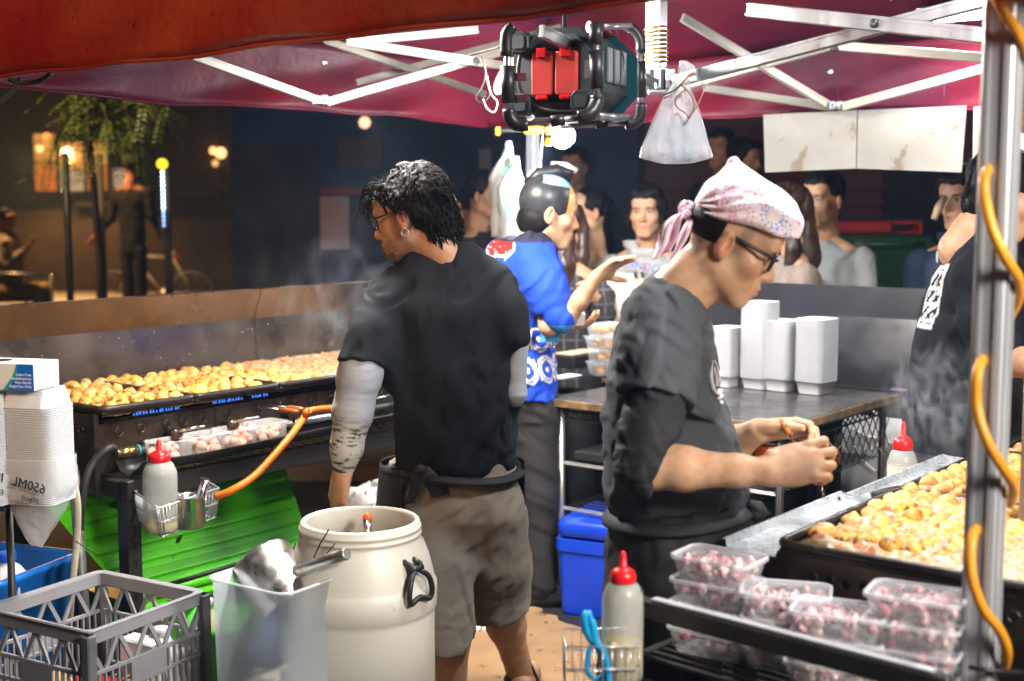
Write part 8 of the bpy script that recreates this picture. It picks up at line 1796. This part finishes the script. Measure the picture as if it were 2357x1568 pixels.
for y in (-.14, .06): F.chain([sc6 + Vector((-.03, y, .6)), sc6 + Vector((.36, y, .62)), sc6 + Vector((.36, y - .02, .2))], [.1, .08, .06], k=.03)
F.noise((6, 6, 6), .006, 4); cloth(F, 'trousers', mat('tan_trousers', (.30, .20, .08), rough=.85), sp6)
for y in (-.16, .04): MB().loop([[sc6 + Vector((.42 + x, y + yy, z + .0)) for x, yy in rrect(.27 * k, .1 * k, .04, 4)] for k, z in ((1, .006), (1, .05), (.7, .11))], True, True, True).build('shoe', mat('pale_shoe', (.4, .36, .3), rough=.6), sp6)
F = Field((-.11, -.16, -.12), (.11, .12, .18), .007); F.ell((0, -.022, .05), (.088, .106, .095)); F.ell((0, .115, -.045), (.09, .1, .1), k=.01, mode='s'); P, Fc = F.surface(); npmesh('hair', P @ np.array(hframe((.8, -.4, -.3))).T + np.array(hp7), Fc, M_HAIR, sp6, True, None, True)
bn_ = thing('bench', 'metal bench with round tube frame on the pavement', 'bench', (sc6.x, 15, 0))
for k in range(4): MB().box((sc6.x - .1, 14.86 + k * .1, .50), (.75, .07, .03), None, .005).build('seat_slat', M_FRM, bn_)
for x in (-.42, .24): MB().tube(bez([(sc6.x + x, 14.8, .0), (sc6.x + x, 14.8, .5), (sc6.x + x, 15.0, .52), (sc6.x + x, 15.22, .5), (sc6.x + x, 15.24, .0)], 20), .018, 8).build('leg', M_ALU, bn_)
MB().tube([(sc6.x - .3, 14.7, .83), (sc6.x + .55, 14.75, .80)], .018, 8).build('rail', M_ALU, bn_); MB().tube([(sc6.x - .3, 14.7, .0), (sc6.x - .3, 14.7, .83)], .018, 8).build('rail_post', M_ALU, bn_); MB().tube([(sc6.x + .55, 14.75, .0), (sc6.x + .55, 14.75, .8)], .018, 8).build('rail_post', M_ALU, bn_)
# ================================================================== air: night haze over the street and steam over the griddles
def vol(name, dens, col, noise=None):
    m = bpy.data.materials.new(name); m.use_nodes = True; n = m.node_tree.nodes; L = m.node_tree.links; n.remove(n['Principled BSDF'])
    v = n.new('ShaderNodeVolumePrincipled'); v.inputs['Color'].default_value = (*col, 1); v.inputs['Density'].default_value = dens; v.inputs['Anisotropy'].default_value = .2
    L.new(v.outputs[0], n['Material Output'].inputs['Volume'])
    return m
hz = MB().box((0, 12, 2.75), (64, 64, 7.7)).build('haze', vol('haze_air', .0018, (.4, .62, 1.0))); tag(hz, 'thin blue cooking haze hanging over the stall and street', 'haze', kind='stuff')
def steam(name, p0, p1, r, dens, label, sc):
    """a wisp of steam: closed box with noise density"""
    p0 = Vector(p0); p1 = Vector(p1); c = (p0 + p1) / 2; L_ = (p1 - p0).length
    o = MB().box((0, 0, 0), (2 * r, 2 * r, L_)).build(name, None); o.location = c; o.rotation_euler = (p1 - p0).to_track_quat('Z', 'Y').to_euler()
    m = vol(name + '_air', dens, (.92, .94, 1)); n = m.node_tree.nodes; L = m.node_tree.links; v = [q for q in n if q.type == 'PRINCIPLED_VOLUME'][0]
    tc = n.new('ShaderNodeTexCoord'); mp = n.new('ShaderNodeMapping'); mp.inputs['Scale'].default_value = (1, 1, .55); ns = n.new('ShaderNodeTexNoise'); ns.inputs['Scale'].default_value = sc; ns.inputs['Detail'].default_value = 4; ns.inputs['Distortion'].default_value = 1.6
    L.new(tc.outputs['Object'], mp.inputs[0]); L.new(mp.outputs[0], ns.inputs[0])
    mr = n.new('ShaderNodeMapRange'); mr.inputs[1].default_value = .5; mr.inputs[2].default_value = .72; mr.inputs[4].default_value = dens; L.new(ns.outputs[0], mr.inputs[0])
    vm = n.new('ShaderNodeVectorMath'); vm.operation = 'MULTIPLY'; vm.inputs[1].default_value = (1 / r, 1 / r, 2 / L_); L.new(tc.outputs['Object'], vm.inputs[0])
    ln = n.new('ShaderNodeVectorMath'); ln.operation = 'LENGTH'; L.new(vm.outputs[0], ln.inputs[0]); fr_ = n.new('ShaderNodeMapRange'); fr_.inputs[1].default_value = .25; fr_.inputs[2].default_value = 1; fr_.inputs[3].default_value = 1; fr_.inputs[4].default_value = 0; L.new(ln.outputs['Value'], fr_.inputs[0])
    mu = n.new('ShaderNodeMath'); mu.operation = 'MULTIPLY'; L.new(mr.outputs[0], mu.inputs[0]); L.new(fr_.outputs[0], mu.inputs[1]); L.new(mu.outputs[0], v.inputs['Density'])
    o.data.materials.append(m); return tag(o, label, 'steam', kind='stuff')
steam('steam', at(2170, 1075, 3.5), at(2150, 780, 3.7), .17, 9, 'curling steam rising from the wide griddle before the worker', 16)
steam('smoke', at(760, 830, 5.2), at(800, 560, 5.5), .3, 3.2, 'faint bluish smoke drifting up from the long griddle', 7)
steam('blue_smoke', at(1330, 470, 6.9), at(1440, 200, 7.3), .9, .30, 'blue lit smoke hanging behind the LED bulb over the queue', 1.6)
steam('grill_smoke', at(560, 760, 6.0), at(760, 330, 6.8), 1.0, .28, 'bluish smoke drifting behind the steel splashguard', 1.8)
